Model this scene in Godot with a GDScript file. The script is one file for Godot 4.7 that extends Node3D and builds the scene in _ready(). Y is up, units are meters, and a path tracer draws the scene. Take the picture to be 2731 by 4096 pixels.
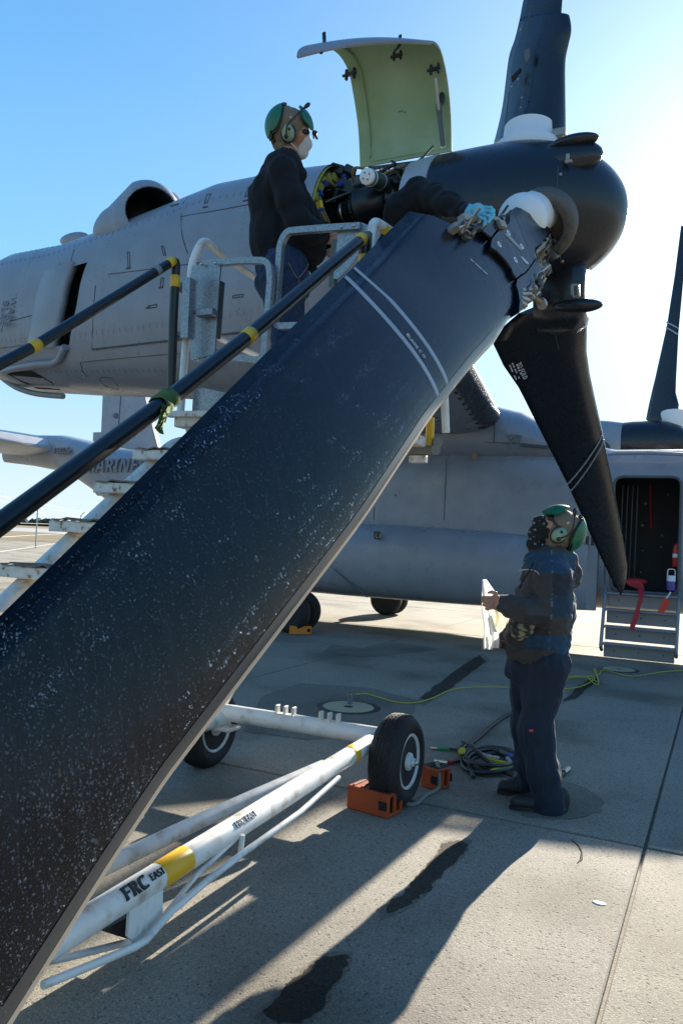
extends Node3D
# An airfield apron in low back-light: a grey tiltrotor aircraft, its rotor within reach of a wheeled
# maintenance stand with two mechanics on it, a third mechanic on the ground.

const TURN := deg_to_rad(-26.0)   # heading of the aircraft, the stand and the slabs
const EXPOSURE := 3.4
const SUN_ROUND := deg_to_rad(29.0)   # to the right of the view
const SUN_UP := deg_to_rad(20.6)
var mats := {}
var names := {}
var rng := RandomNumberGenerator.new()

# ---------------------------------------------------------------- naming
func numbered(called: String, parent: Node) -> String:
	var key := str(parent.get_instance_id()) + called
	var k: int = names.get(key, 0)
	names[key] = k + 1
	return called if k == 0 else "%s_%03d" % [called, k]

func thing(called: String, label: String, category: String, at := Vector3.ZERO, turn := 0.0, group := "") -> Node3D:
	var o := Node3D.new()
	o.name = numbered(called, self)
	add_child(o, true)
	o.position = at
	o.rotation.y = turn
	o.set_meta("label", label)
	o.set_meta("category", category)
	if group:
		o.set_meta("group", group)
	return o

func tag(o: Node, label: String, category: String, group := "") -> void:
	o.set_meta("label", label)
	o.set_meta("category", category)
	if group:
		o.set_meta("group", group)

func part(called: String, s, m: Material, parent: Node, label := "") -> MeshInstance3D:
	var o := MeshInstance3D.new()
	o.name = numbered(called, parent)
	o.mesh = s.commit() if s is SurfaceTool else s
	o.material_override = m
	parent.add_child(o, true)
	if label:
		o.set_meta("label", label)
	return o

# ---------------------------------------------------------------- mesh helpers
func sth() -> SurfaceTool:
	var s := SurfaceTool.new()
	s.begin(Mesh.PRIMITIVE_TRIANGLES)
	return s

func done(s: SurfaceTool) -> ArrayMesh:
	s.generate_normals()
	return s.commit()

# adds triangles, turned so that they face away from their middle
func emit(s: SurfaceTool, t: PackedVector3Array, group := 0, about = null) -> void:
	var mid := Vector3.ZERO
	if about == null:
		for v in t:
			mid += v
		mid /= maxf(1.0, t.size())
	else:
		mid = about
	var vol := 0.0
	for i in range(0, t.size(), 3):
		vol += (t[i] - mid).dot((t[i + 1] - mid).cross(t[i + 2] - mid))
	s.set_smooth_group(group)
	for i in range(0, t.size(), 3):
		s.add_vertex(t[i])
		s.add_vertex(t[i + 2] if vol > 0 else t[i + 1])
		s.add_vertex(t[i + 1] if vol > 0 else t[i + 2])

func q4(t: PackedVector3Array, a: Vector3, b: Vector3, c: Vector3, d: Vector3) -> void:
	t.append_array(PackedVector3Array([a, b, c, a, c, d]))

func box(s: SurfaceTool, at: Vector3, size: Vector3, bev := 0.0, b := Basis.IDENTITY) -> void:
	var h := size * 0.5
	bev = minf(bev, minf(h.x, minf(h.y, h.z)) * 0.9)
	var c := func(x: float, y: float, z: float) -> Vector3: return at + b * Vector3(x, y, z)
	for ax in 3:
		for sg in [-1.0, 1.0]:
			var t := PackedVector3Array()
			var p := []
			for k in [[-1, -1], [1, -1], [1, 1], [-1, 1]]:
				var v := Vector3.ZERO
				v[ax] = sg * h[ax]
				v[(ax + 1) % 3] = k[0] * (h[(ax + 1) % 3] - bev)
				v[(ax + 2) % 3] = k[1] * (h[(ax + 2) % 3] - bev)
				p.append(at + b * v)
			q4(t, p[0], p[1], p[2], p[3])
			emit(s, t, -1, at)
	if bev > 0.0:
		for ax in 3:
			for s1 in [-1.0, 1.0]:
				for s2 in [-1.0, 1.0]:
					var i1 := (ax + 1) % 3
					var i2 := (ax + 2) % 3
					var p := []
					for e in [-1.0, 1.0]:
						var v := Vector3.ZERO
						v[ax] = e * (h[ax] - bev)
						v[i1] = s1 * h[i1]
						v[i2] = s2 * (h[i2] - bev)
						p.append(at + b * v)
						v[i1] = s1 * (h[i1] - bev)
						v[i2] = s2 * h[i2]
						p.append(at + b * v)
					var t := PackedVector3Array()
					q4(t, p[0], p[1], p[3], p[2])
					emit(s, t, -1, at)
		for sx in [-1.0, 1.0]:
			for sy in [-1.0, 1.0]:
				for sz in [-1.0, 1.0]:
					var m := Vector3(sx, sy, sz)
					var i := h - Vector3.ONE * bev
					var t := PackedVector3Array()
					for k in 3:
						var v := i
						v[k] = h[k]
						t.append(at + b * (v * m))
					emit(s, t, -1, at)

func frames(pts: Array) -> Array:
	var out := []
	var n := pts.size()
	var up := Vector3.UP
	var d0: Vector3 = (pts[1] - pts[0]).normalized()
	if absf(d0.dot(up)) > 0.95:
		up = Vector3.RIGHT
	var x := d0.cross(up).normalized()
	for i in n:
		var d: Vector3 = (pts[mini(i + 1, n - 1)] - pts[maxi(i - 1, 0)]).normalized()
		x = (x - d * x.dot(d)).normalized()
		out.append([x, x.cross(d).normalized(), d])
	return out

# a tube along points; r a number or one per point; ry: oval; square: four flat sides
func tube(s: SurfaceTool, pts: Array, r, sides := 10, ry := 1.0, square := false) -> void:
	var fr := frames(pts)
	var rings := []
	for i in pts.size():
		var rr: float = r[i] if r is Array else r
		var ring := PackedVector3Array()
		for k in sides:
			var a := TAU * (k + (0.5 if square else 0.0)) / sides
			ring.append(pts[i] + fr[i][0] * cos(a) * rr + fr[i][1] * sin(a) * rr * ry)
		rings.append(ring)
	loft(s, rings, true, true, true, -1 if square else 0)

func fan(s: SurfaceTool, ring: PackedVector3Array, about: Vector3) -> void:
	var mid := Vector3.ZERO
	for v in ring:
		mid += v
	mid /= ring.size()
	var t := PackedVector3Array()
	for k in ring.size():
		t.append_array(PackedVector3Array([mid, ring[k], ring[(k + 1) % ring.size()]]))
	emit(s, t, -1, about)

func loft(s: SurfaceTool, rings: Array, closed := true, cap0 := true, cap1 := true, group := 0) -> void:
	var t := PackedVector3Array()
	var n: int = rings[0].size()
	for i in rings.size() - 1:
		for k in (n if closed else n - 1):
			var k2 := (k + 1) % n
			q4(t, rings[i][k], rings[i + 1][k], rings[i + 1][k2], rings[i][k2])
	emit(s, t, group)
	var mid := Vector3.ZERO
	for v in t:
		mid += v
	mid /= t.size()
	if cap0:
		fan(s, rings[0], mid)
	if cap1:
		fan(s, rings[-1], mid)

# profile of (radius, height), turned about the y axis of the frame
func lathe(s: SurfaceTool, xf: Transform3D, profile: Array, sides := 24, group := 0) -> void:
	var rings := []
	for p in profile:
		var ring := PackedVector3Array()
		for k in sides:
			var a := TAU * k / sides
			ring.append(xf * Vector3(cos(a) * p.x, p.y, sin(a) * p.x))
		rings.append(ring)
	loft(s, rings, true, profile[0].x > 0.001, profile[-1].x > 0.001, group)

# a frame whose y axis runs along d
func along(at: Vector3, d: Vector3, hint := Vector3.UP) -> Transform3D:
	var y := d.normalized()
	if absf(y.dot(hint)) > 0.95:
		hint = Vector3.RIGHT
	var x := y.cross(hint).normalized()
	return Transform3D(Basis(x, y, x.cross(y)), at)

func disc(s: SurfaceTool, at: Vector3, d: Vector3, r: float, h: float, sides := 16) -> void:
	var e := minf(h, r) * 0.2
	lathe(s, along(at, d), [Vector2(r - e, 0), Vector2(r, e), Vector2(r, h - e), Vector2(r - e, h)], sides, -1)

func ball(s: SurfaceTool, at: Vector3, size: Vector3, b := Basis.IDENTITY, n := 12) -> void:
	var pr := []
	for i in n + 1:
		var a := PI * i / n - PI / 2
		pr.append(Vector2(maxf(cos(a), 0.0) * 1.0, sin(a)))
	lathe(s, Transform3D(b * Basis.from_scale(size), at), pr, n * 2)

# flat outline in a plane (points in 3D), given thickness along n
func slab(s: SurfaceTool, outline: Array, n: Vector3, thick: float) -> void:
	var o: Vector3 = outline[0]
	var x: Vector3 = (outline[1] - o).normalized()
	x = (x - n * x.dot(n)).normalized()
	var y := n.cross(x)
	var flat := PackedVector2Array()
	for p in outline:
		flat.append(Vector2((p - o).dot(x), (p - o).dot(y)))
	var ids := Geometry2D.triangulate_polygon(flat)
	var mid := Vector3.ZERO
	for p in outline:
		mid += p
	mid /= outline.size()
	for sg in [-0.5, 0.5]:
		var t := PackedVector3Array()
		for i in ids:
			t.append(outline[i] + n * thick * sg)
		emit(s, t, -1, mid)
	var side := PackedVector3Array()
	for i in outline.size():
		var a: Vector3 = outline[i]
		var b: Vector3 = outline[(i + 1) % outline.size()]
		q4(side, a - n * thick * 0.5, b - n * thick * 0.5, b + n * thick * 0.5, a + n * thick * 0.5)
	emit(s, side, -1)

# rounds the corners of a polyline
func rounded(pts: Array, rad: float, n := 5, closed := false) -> Array:
	var out := []
	for i in pts.size():
		if not closed and (i == 0 or i == pts.size() - 1):
			out.append(pts[i])
			continue
		var p: Vector3 = pts[i]
		var a: Vector3 = pts[i - 1] - p
		var b: Vector3 = pts[(i + 1) % pts.size()] - p
		var l := minf(rad, minf(a.length(), b.length()) * 0.45)
		for k in n + 1:
			var t := float(k) / n
			out.append((p + a.normalized() * l).lerp(p, t).lerp(p.lerp(p + b.normalized() * l, t), t))
	if closed:
		out.append(out[0])
	return out

# smooth curve through points
func spline(pts: Array, per := 6) -> Array:
	var out := []
	for i in pts.size() - 1:
		var p0: Vector3 = pts[maxi(i - 1, 0)]
		var p3: Vector3 = pts[mini(i + 2, pts.size() - 1)]
		for k in per:
			out.append(pts[i].cubic_interpolate(pts[i + 1], p0, p3, float(k) / per))
	out.append(pts[-1])
	return out

func words(called: String, text: String, size: float, depth: float, m: Material, parent: Node, xf: Transform3D, font := "Droid Sans", bold := false) -> MeshInstance3D:
	var tm := TextMesh.new()
	var f := SystemFont.new()
	f.font_names = PackedStringArray([font])
	f.font_weight = 700 if bold else 400
	tm.font = f
	tm.text = text
	tm.font_size = 64
	tm.pixel_size = size / 46.0
	tm.depth = depth
	var o := part(called, tm, m, parent)
	o.transform = xf
	return o

# ---------------------------------------------------------------- bodies: distance field of tapered capsules, joined smoothly, meshed as surface nets
# a piece: [a, b, radius at a, radius at b, flat direction (or ZERO), flat factor, cut?]
func field(pieces: Array, cell: float, k: float, wrinkle := 0.0, wr_freq := 6.0, wr_stretch := Vector3.ONE, colour = null, seed_ := 1) -> ArrayMesh:
	var lo := Vector3.ONE * 1e9
	var hi := -lo
	for p in pieces:
		if p.size() > 6 and p[6]:
			continue
		var r: float = maxf(p[2], p[3]) + k + cell * 3
		lo = lo.min(p[0] - Vector3.ONE * r).min(p[1] - Vector3.ONE * r)
		hi = hi.max(p[0] + Vector3.ONE * r).max(p[1] + Vector3.ONE * r)
	var nx := int((hi.x - lo.x) / cell) + 2
	var ny := int((hi.y - lo.y) / cell) + 2
	var nz := int((hi.z - lo.z) / cell) + 2
	var g := PackedFloat32Array()
	g.resize(nx * ny * nz)
	g.fill(1.0)
	for p in pieces:
		var a: Vector3 = p[0]
		var ab: Vector3 = p[1] - a
		var ra: float = p[2]
		var rb: float = p[3]
		var fd: Vector3 = p[4] if p.size() > 4 else Vector3.ZERO
		var ff: float = p[5] if p.size() > 5 else 1.0
		var cut: bool = p[6] if p.size() > 6 else false
		var r := maxf(ra, rb) + k + cell * 2
		var l := ((a.min(p[1]) - Vector3.ONE * r - lo) / cell).floor()
		var h := ((a.max(p[1]) + Vector3.ONE * r - lo) / cell).ceil()
		var ll := maxf(ab.length_squared(), 1e-9)
		var squash := fd != Vector3.ZERO
		var x0 := maxi(int(l.x), 0)
		var x1 := mini(int(h.x), nx - 1)
		for z in range(maxi(int(l.z), 0), mini(int(h.z), nz - 1) + 1):
			for y in range(maxi(int(l.y), 0), mini(int(h.y), ny - 1) + 1):
				var row := (z * ny + y) * nx
				var q := Vector3(lo.x + x0 * cell, lo.y + y * cell, lo.z + z * cell) - a
				for x in range(x0, x1 + 1):
					var w := q
					q.x += cell
					if squash:
						w += fd * (w.dot(fd) * (1.0 / ff - 1.0))
					var t := clampf(w.dot(ab) / ll, 0.0, 1.0)
					var d := (w - ab * t).length() - (ra + (rb - ra) * t)
					var o := g[row + x]
					if cut:
						d = -d
						var e := maxf(k * 0.3 - absf(d - o), 0.0)
						g[row + x] = maxf(d, o) + e * e / (k * 1.2)
					elif d < o + k:
						var e := maxf(k - absf(d - o), 0.0)
						g[row + x] = minf(d, o) - e * e / (k * 4.0)
	if wrinkle > 0.0:
		var fn := FastNoiseLite.new()
		fn.seed = seed_
		fn.noise_type = FastNoiseLite.TYPE_SIMPLEX
		fn.fractal_octaves = 2
		fn.frequency = wr_freq
		var i := 0
		for z in nz:
			for y in ny:
				for x in nx:
					if absf(g[i]) < cell * 2.5 + wrinkle:
						var wv := fn.get_noise_3dv((lo + Vector3(x, y, z) * cell) * wr_stretch)
						g[i] += (1.0 - absf(wv) * 3.0) * wrinkle
					i += 1
	# surface nets
	var id := {}
	var vs := PackedVector3Array()
	var ix := PackedInt32Array()
	var off := [0, 1, nx, nx + 1, nx * ny, nx * ny + 1, nx * ny + nx, nx * ny + nx + 1]
	var corner := [Vector3(0, 0, 0), Vector3(1, 0, 0), Vector3(0, 1, 0), Vector3(1, 1, 0), Vector3(0, 0, 1), Vector3(1, 0, 1), Vector3(0, 1, 1), Vector3(1, 1, 1)]
	var edges := [[0, 1], [2, 3], [4, 5], [6, 7], [0, 2], [1, 3], [4, 6], [5, 7], [0, 4], [1, 5], [2, 6], [3, 7]]
	for z in nz - 1:
		for y in ny - 1:
			var row := (z * ny + y) * nx
			for x in nx - 1:
				var c := row + x
				var g0 := g[c]
				if g0 > cell * 5.0 or g0 < -cell * 5.0:
					continue
				var inside := 0
				for o in off:
					if g[c + o] < 0.0:
						inside += 1
				if inside == 0 or inside == 8:
					continue
				var sum := Vector3.ZERO
				var n := 0
				for e in edges:
					var d0 := g[c + off[e[0]]]
					var d1 := g[c + off[e[1]]]
					if (d0 < 0.0) != (d1 < 0.0):
						sum += corner[e[0]].lerp(corner[e[1]], d0 / (d0 - d1))
						n += 1
				id[c] = vs.size()
				vs.append(lo + (Vector3(x, y, z) + sum / n) * cell)
	for c in id:
		for ax in 3:
			var st: int = [1, nx, nx * ny][ax]
			var u: int = [nx, nx * ny, 1][ax]
			var v: int = [nx * ny, 1, nx][ax]
			var in0: bool = g[c] < 0.0
			if in0 == (g[c + st] < 0.0):
				continue
			if not (id.has(c - u) and id.has(c - v) and id.has(c - u - v)):
				continue
			var qa: int = id[c]
			var qb: int = id[c - u]
			var qc: int = id[c - u - v]
			var qd: int = id[c - v]
			if in0:
				ix.append_array(PackedInt32Array([qa, qc, qb, qa, qd, qc]))
			else:
				ix.append_array(PackedInt32Array([qa, qb, qc, qa, qc, qd]))
	var nr := PackedVector3Array()
	nr.resize(vs.size())
	for i in range(0, ix.size(), 3):
		var fnm := (vs[ix[i + 2]] - vs[ix[i]]).cross(vs[ix[i + 1]] - vs[ix[i]])
		for j in 3:
			nr[ix[i + j]] += fnm
	for i in nr.size():
		nr[i] = nr[i].normalized()
	var arr := []
	arr.resize(Mesh.ARRAY_MAX)
	arr[Mesh.ARRAY_VERTEX] = vs
	arr[Mesh.ARRAY_NORMAL] = nr
	arr[Mesh.ARRAY_INDEX] = ix
	if colour != null:
		var cs := PackedColorArray()
		for i in vs.size():
			cs.append(colour.call(vs[i], nr[i]))
		arr[Mesh.ARRAY_COLOR] = cs
	var m := ArrayMesh.new()
	m.add_surface_from_arrays(Mesh.PRIMITIVE_TRIANGLES, arr)
	return m

# ---------------------------------------------------------------- materials
func lin(r: float, g: float, b: float) -> Color:
	return Color(r, g, b).linear_to_srgb()

func noise_tex(freq: float, oct: int, lo_: Color, hi_: Color, size := 512, kind := FastNoiseLite.TYPE_SIMPLEX_SMOOTH, seed_ := 1, mid = null, as_normal := false) -> NoiseTexture2D:
	var n := FastNoiseLite.new()
	n.noise_type = kind
	n.seed = seed_
	n.frequency = freq
	n.fractal_octaves = oct
	if kind == FastNoiseLite.TYPE_CELLULAR:
		n.cellular_return_type = FastNoiseLite.RETURN_DISTANCE
	var t := NoiseTexture2D.new()
	t.noise = n
	t.width = size
	t.height = size
	t.seamless = true
	t.as_normal_map = as_normal
	if not as_normal:
		var gr := Gradient.new()
		gr.set_color(0, lo_)
		gr.set_color(1, hi_)
		if mid != null:
			gr.add_point(mid[0], mid[1])
		t.color_ramp = gr
	return t

func mat(key: String, c: Color, rough := 0.6, metal := 0.0) -> StandardMaterial3D:
	if mats.has(key):
		return mats[key]
	var m := StandardMaterial3D.new()
	m.resource_name = key
	m.albedo_color = c
	m.roughness = rough
	m.metallic = metal
	m.cull_mode = BaseMaterial3D.CULL_DISABLED
	mats[key] = m
	return m

# adds mottling: a colour texture, maybe a rougher/smoother map, maybe relief, all triplanar
func wear(m: StandardMaterial3D, albedo: Texture2D, scale: float, rough: Texture2D = null, relief: Texture2D = null, depth := 0.1, world := false) -> StandardMaterial3D:
	m.uv1_triplanar = true
	m.uv1_world_triplanar = world
	m.uv1_scale = Vector3.ONE * scale
	m.albedo_texture = albedo
	if rough:
		m.roughness_texture = rough
	if relief:
		m.heightmap_enabled = true
		m.heightmap_texture = relief
		m.heightmap_scale = depth
	return m

# ================================================================ the scene
func _ready() -> void:
	rng.seed = 20
	# ---- camera: a standing photographer, 18 mm on a small sensor, held a little askew
	var cam := Camera3D.new()
	cam.name = "camera"
	cam.position = Vector3(0, 1.58, 0)
	cam.rotation = Vector3(deg_to_rad(1.71), 0, deg_to_rad(2.5))
	cam.fov = 66.0
	cam.near = 0.05
	cam.far = 4000.0
	add_child(cam)
	# ---- sky and sun
	var sky := PanoramaSkyMaterial.new()
	sky.panorama = clear_sky()
	var env := Environment.new()
	env.background_mode = Environment.BG_SKY
	env.sky = Sky.new()
	env.sky.sky_material = sky
	env.tonemap_mode = Environment.TONE_MAPPER_LINEAR
	env.tonemap_exposure = EXPOSURE
	env.sdfgi_enabled = true
	env.ssao_enabled = true
	env.ssil_enabled = true
	var we := WorldEnvironment.new()
	we.name = "environment"
	we.environment = env
	add_child(we)
	var sun := DirectionalLight3D.new()
	sun.name = "sun"
	sun.light_color = Color(1.0, 0.955, 0.88)
	sun.light_energy = 1.6
	sun.light_angular_distance = 0.5
	sun.shadow_enabled = true
	add_child(sun)
	var az := SUN_ROUND
	var el := SUN_UP
	sun.look_at_from_position(Vector3.ZERO, -Vector3(sin(az) * cos(el), sin(el), -cos(az) * cos(el)), Vector3.UP)

	materials()
	apron()
	airfield()
	aircraft()
	stand()
	people()
	small_things()

# ---------------------------------------------------------------- surfaces
func towards_sun() -> Vector3:
	return Vector3(sin(SUN_ROUND) * cos(SUN_UP), sin(SUN_UP), -cos(SUN_ROUND) * cos(SUN_UP))

# clear winter air: deep blue overhead, paler low down, whitening towards the sun
func clear_sky() -> ImageTexture:
	var w := 512
	var h := 256
	var im := Image.create(w, h, false, Image.FORMAT_RGBF)
	var at := [0.0, 0.06, 0.16, 0.30, 0.50, 0.75, 1.0]
	var cs := [Color(0.82, 0.96, 1.0), Color(0.70, 0.91, 1.0), Color(0.47, 0.80, 1.0), Color(0.29, 0.67, 1.0), Color(0.165, 0.49, 0.96), Color(0.085, 0.30, 0.72), Color(0.055, 0.22, 0.58)]
	var sd := towards_sun()
	for y in h:
		var el := PI * (0.5 - (y + 0.5) / h)
		var sy := maxf(sin(el), 0.0)
		var k := 0
		while k < at.size() - 2 and sy > at[k + 1]:
			k += 1
		var base: Color = cs[k].lerp(cs[k + 1], clampf((sy - at[k]) / (at[k + 1] - at[k]), 0, 1))
		for x in w:
			var a := TAU * (x + 0.5) / w
			var d := Vector3(sin(a) * cos(el), sin(el), -cos(a) * cos(el))
			var off := rad_to_deg(d.angle_to(sd))
			var g := 1.7 * exp(-off / 12.0)
			var c := base + Color(g, g * 0.97, g * 0.92)
			im.set_pixel(x, y, Color(c.r / EXPOSURE, c.g / EXPOSURE, c.b / EXPOSURE))
	return ImageTexture.create_from_image(im)

func concrete_images() -> Array:
	# fine grain and pits of broom-worn concrete, 2 mm to the pixel
	var r := RandomNumberGenerator.new()
	r.seed = 5
	var n := 1024
	var col := Image.create(n, n, false, Image.FORMAT_RGB8)
	var hgt := Image.create(n, n, false, Image.FORMAT_L8)
	var a := PackedFloat32Array()
	a.resize(n * n)
	for i in n * n:
		a[i] = r.randf()
	var px := PackedByteArray()
	px.resize(n * n * 3)
	var hx := PackedByteArray()
	hx.resize(n * n)
	var pit := PackedFloat32Array()
	pit.resize(n * n)
	for i in 6000:
		var x := r.randi() % n
		var y := r.randi() % n
		var rad := r.randi_range(1, 3)
		var dk := r.randf_range(0.1, 0.4) * (1.0 if r.randf() < 0.72 else -0.6)
		for dy in range(-rad, rad + 1):
			for dx in range(-rad, rad + 1):
				if dx * dx + dy * dy <= rad * rad + 0.5:
					pit[((y + dy + n) % n) * n + (x + dx + n) % n] = dk
	for y in n:
		for x in n:
			var i := y * n + x
			var s := (a[i] + a[y * n + (x + 1) % n] + a[((y + 1) % n) * n + x] + a[((y + 1) % n) * n + (x + 1) % n]) * 0.25
			var v := clampf(0.80 + (s - 0.5) * 0.55 - pit[i] * 0.6, 0.0, 1.0)
			px[i * 3] = int(v * 255)
			px[i * 3 + 1] = int(v * 252)
			px[i * 3 + 2] = int(v * 244)
			hx[i] = int(clampf(0.6 + (s - 0.5) * 0.5 - maxf(pit[i], 0.0) * 0.8, 0, 1) * 255)
	col.set_data(n, n, false, Image.FORMAT_RGB8, px)
	hgt.set_data(n, n, false, Image.FORMAT_L8, hx)
	return [ImageTexture.create_from_image(col), ImageTexture.create_from_image(hgt)]

func materials() -> void:
	var white := Color.WHITE
	var mottle := noise_tex(0.012, 5, Color(0.88, 0.88, 0.885), white, 512, FastNoiseLite.TYPE_SIMPLEX_SMOOTH, 3)
	var smudge := noise_tex(0.02, 4, Color(0.55, 0.55, 0.55), white, 512, FastNoiseLite.TYPE_SIMPLEX_SMOOTH, 9)
	var grime := noise_tex(0.01, 6, Color(0.68, 0.63, 0.56), white, 512, FastNoiseLite.TYPE_SIMPLEX_SMOOTH, 4, [0.36, Color(0.95, 0.945, 0.93)])
	var cloth := noise_tex(0.35, 2, Color(0.7, 0.7, 0.7), white, 256, FastNoiseLite.TYPE_SIMPLEX, 8)
	# concrete
	var ci := concrete_images()
	var c := mat("concrete", lin(0.42, 0.395, 0.345), 0.9)
	wear(c, ci[0], 0.5, null, ci[1], 0.35, true)
	c.detail_enabled = true
	c.detail_blend_mode = BaseMaterial3D.BLEND_MODE_MUL
	c.detail_uv_layer = BaseMaterial3D.DETAIL_UV_2
	c.uv2_triplanar = true
	c.uv2_world_triplanar = true
	c.uv2_scale = Vector3.ONE * 0.13
	c.detail_albedo = noise_tex(0.008, 6, Color(0.66, 0.64, 0.62), white, 512, FastNoiseLite.TYPE_SIMPLEX_SMOOTH, 12, [0.5, Color(0.92, 0.92, 0.92)])
	for k in 3:
		var tone: StandardMaterial3D = c.duplicate()
		tone.resource_name = "concrete_tone"
		tone.albedo_color = [lin(0.40, 0.375, 0.325), lin(0.44, 0.41, 0.355), lin(0.41, 0.39, 0.35)][k]
		mats["concrete_%d" % k] = tone
	var wet: StandardMaterial3D = c.duplicate()
	wet.resource_name = "stained_concrete"
	wet.albedo_color = lin(0.10, 0.092, 0.08)
	wet.heightmap_enabled = false
	wet.metallic_specular = 0.25
	mats["stain"] = wet
	var damp: StandardMaterial3D = c.duplicate()
	damp.resource_name = "damp_concrete"
	damp.albedo_color = lin(0.29, 0.27, 0.235)
	damp.heightmap_enabled = false
	mats["damp"] = damp
	mat("joint", lin(0.012, 0.012, 0.012), 0.95)
	# aircraft
	var g := mat("grey_paint", lin(0.265, 0.29, 0.33), 0.40)
	wear(g, mottle, 0.35, smudge)
	g = mat("light_grey_paint", lin(0.37, 0.38, 0.40), 0.45)
	wear(g, mottle, 0.35, smudge)
	g = mat("dark_grey_paint", lin(0.10, 0.105, 0.115), 0.5)
	wear(g, mottle, 0.5)
	g = mat("seam", lin(0.075, 0.08, 0.09), 0.8)
	g = mat("marking_grey", lin(0.17, 0.18, 0.20), 0.6)
	g = mat("rotor_black", lin(0.013, 0.015, 0.020), 0.36)
	wear(g, mottle, 0.6, smudge)
	g = mat("blade_black", lin(0.006, 0.010, 0.018), 0.34)
	wear(g, noise_tex(0.012, 4, Color(0.35, 0.4, 0.45), white, 512, FastNoiseLite.TYPE_SIMPLEX_SMOOTH, 22), 1.0, noise_tex(0.012, 4, Color(0.35, 0.35, 0.35), white, 512, FastNoiseLite.TYPE_SIMPLEX_SMOOTH, 21))
	g.uv1_scale = Vector3(3.2, 0.22, 3.2)   # wet runs down the blade
	g.metallic_specular = 0.36
	g = mat("erosion_strip", lin(0.36, 0.33, 0.29), 0.42, 0.5)
	g = mat("strip_edge", lin(0.055, 0.058, 0.062), 0.3, 0.3)
	g = mat("blade_stripe", lin(0.30, 0.35, 0.41), 0.5)
	g = mat("blade_print", lin(0.62, 0.66, 0.7), 0.6)
	g = mat("green_primer", lin(0.31, 0.42, 0.27), 0.5)
	wear(g, noise_tex(0.006, 5, Color(0.82, 0.84, 0.74), white, 512, FastNoiseLite.TYPE_SIMPLEX_SMOOTH, 31), 0.6)
	mat("yellow_primer", lin(0.34, 0.33, 0.06), 0.55)
	mat("engine_black", lin(0.012, 0.013, 0.014), 0.4)
	mat("engine_grey", lin(0.09, 0.10, 0.10), 0.45, 0.3)
	mat("steel", lin(0.45, 0.45, 0.44), 0.3, 0.9)
	mat("bracket", lin(0.30, 0.285, 0.25), 0.45, 0.3)
	mat("tan_hose", lin(0.22, 0.16, 0.08), 0.6)
	mat("blue_clamp", lin(0.02, 0.06, 0.32), 0.45)
	mat("yellow_band", lin(0.62, 0.40, 0.02), 0.5)
	mat("white_plastic", lin(0.72, 0.73, 0.74), 0.45)
	mat("green_can", lin(0.06, 0.085, 0.06), 0.4)
	mat("void", lin(0.008, 0.008, 0.009), 0.9)
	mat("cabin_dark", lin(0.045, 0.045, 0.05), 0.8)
	# stand
	g = mat("white_tube", lin(0.76, 0.77, 0.77), 0.4)
	wear(g, grime, 1.1, smudge)
	g = mat("rusty_white", lin(0.76, 0.74, 0.70), 0.55)
	wear(g, noise_tex(0.02, 5, Color(0.45, 0.22, 0.07), white, 512, FastNoiseLite.TYPE_SIMPLEX_SMOOTH, 17, [0.30, Color(0.93, 0.91, 0.87)]), 1.4)
	g = mat("galvanised", lin(0.36, 0.38, 0.40), 0.42, 0.55)
	wear(g, noise_tex(0.03, 3, Color(0.74, 0.76, 0.78), white, 512, FastNoiseLite.TYPE_SIMPLEX_SMOOTH, 6), 3.0, smudge)
	mat("black_foam", lin(0.006, 0.008, 0.009), 0.36)
	mat("yellow_tape", lin(0.75, 0.42, 0.008), 0.4)
	mat("grey_tape", lin(0.2, 0.22, 0.21), 0.5)
	mat("grip_tape", lin(0.20, 0.15, 0.10), 0.95)
	g = mat("tyre", lin(0.02, 0.02, 0.021), 0.75)
	wear(g, smudge, 4.0)
	g = mat("rim_white", lin(0.6, 0.62, 0.64), 0.45)
	wear(g, grime, 2.0)
	mat("black_paint", lin(0.012, 0.012, 0.012), 0.5)
	g = mat("chock_orange", lin(0.38, 0.055, 0.007), 0.5)
	wear(g, grime, 2.5)
	g = mat("chock_amber", lin(0.60, 0.20, 0.01), 0.5)
	mat("rope_grey", lin(0.20, 0.20, 0.19), 0.9)
	mat("rubber_hose", lin(0.02, 0.022, 0.024), 0.42)
	mat("tape_lime", lin(0.42, 0.40, 0.02), 0.5)
	mat("wire_yellow", lin(0.45, 0.42, 0.03), 0.5)
	g = mat("green_rag", lin(0.10, 0.17, 0.05), 0.8)
	wear(g, grime, 6.0)
	g.backlight_enabled = true
	g.backlight = Color(0.3, 0.45, 0.12)
	mat("red_web", lin(0.42, 0.018, 0.022), 0.7)
	mat("red_flag", lin(0.75, 0.05, 0.02), 0.6)
	mat("red_bottle", lin(0.5, 0.03, 0.02), 0.35)
	mat("violet_can", lin(0.11, 0.08, 0.32), 0.4)
	mat("door_step", lin(0.24, 0.25, 0.27), 0.45, 0.5)
	g = mat("scoop_paint", Color.WHITE, 0.42)
	g.vertex_color_use_as_albedo = true
	mat("hoodie_rib", lin(0.045, 0.040, 0.041), 0.95)
	mat("seal_grey", lin(0.10, 0.088, 0.075), 0.6)
	mat("plate_cream", lin(0.36, 0.33, 0.2), 0.6)
	mat("blue_grey", lin(0.15, 0.19, 0.25), 0.4, 0.4)
	mat("hose_green", lin(0.02, 0.25, 0.08), 0.5)
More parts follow.
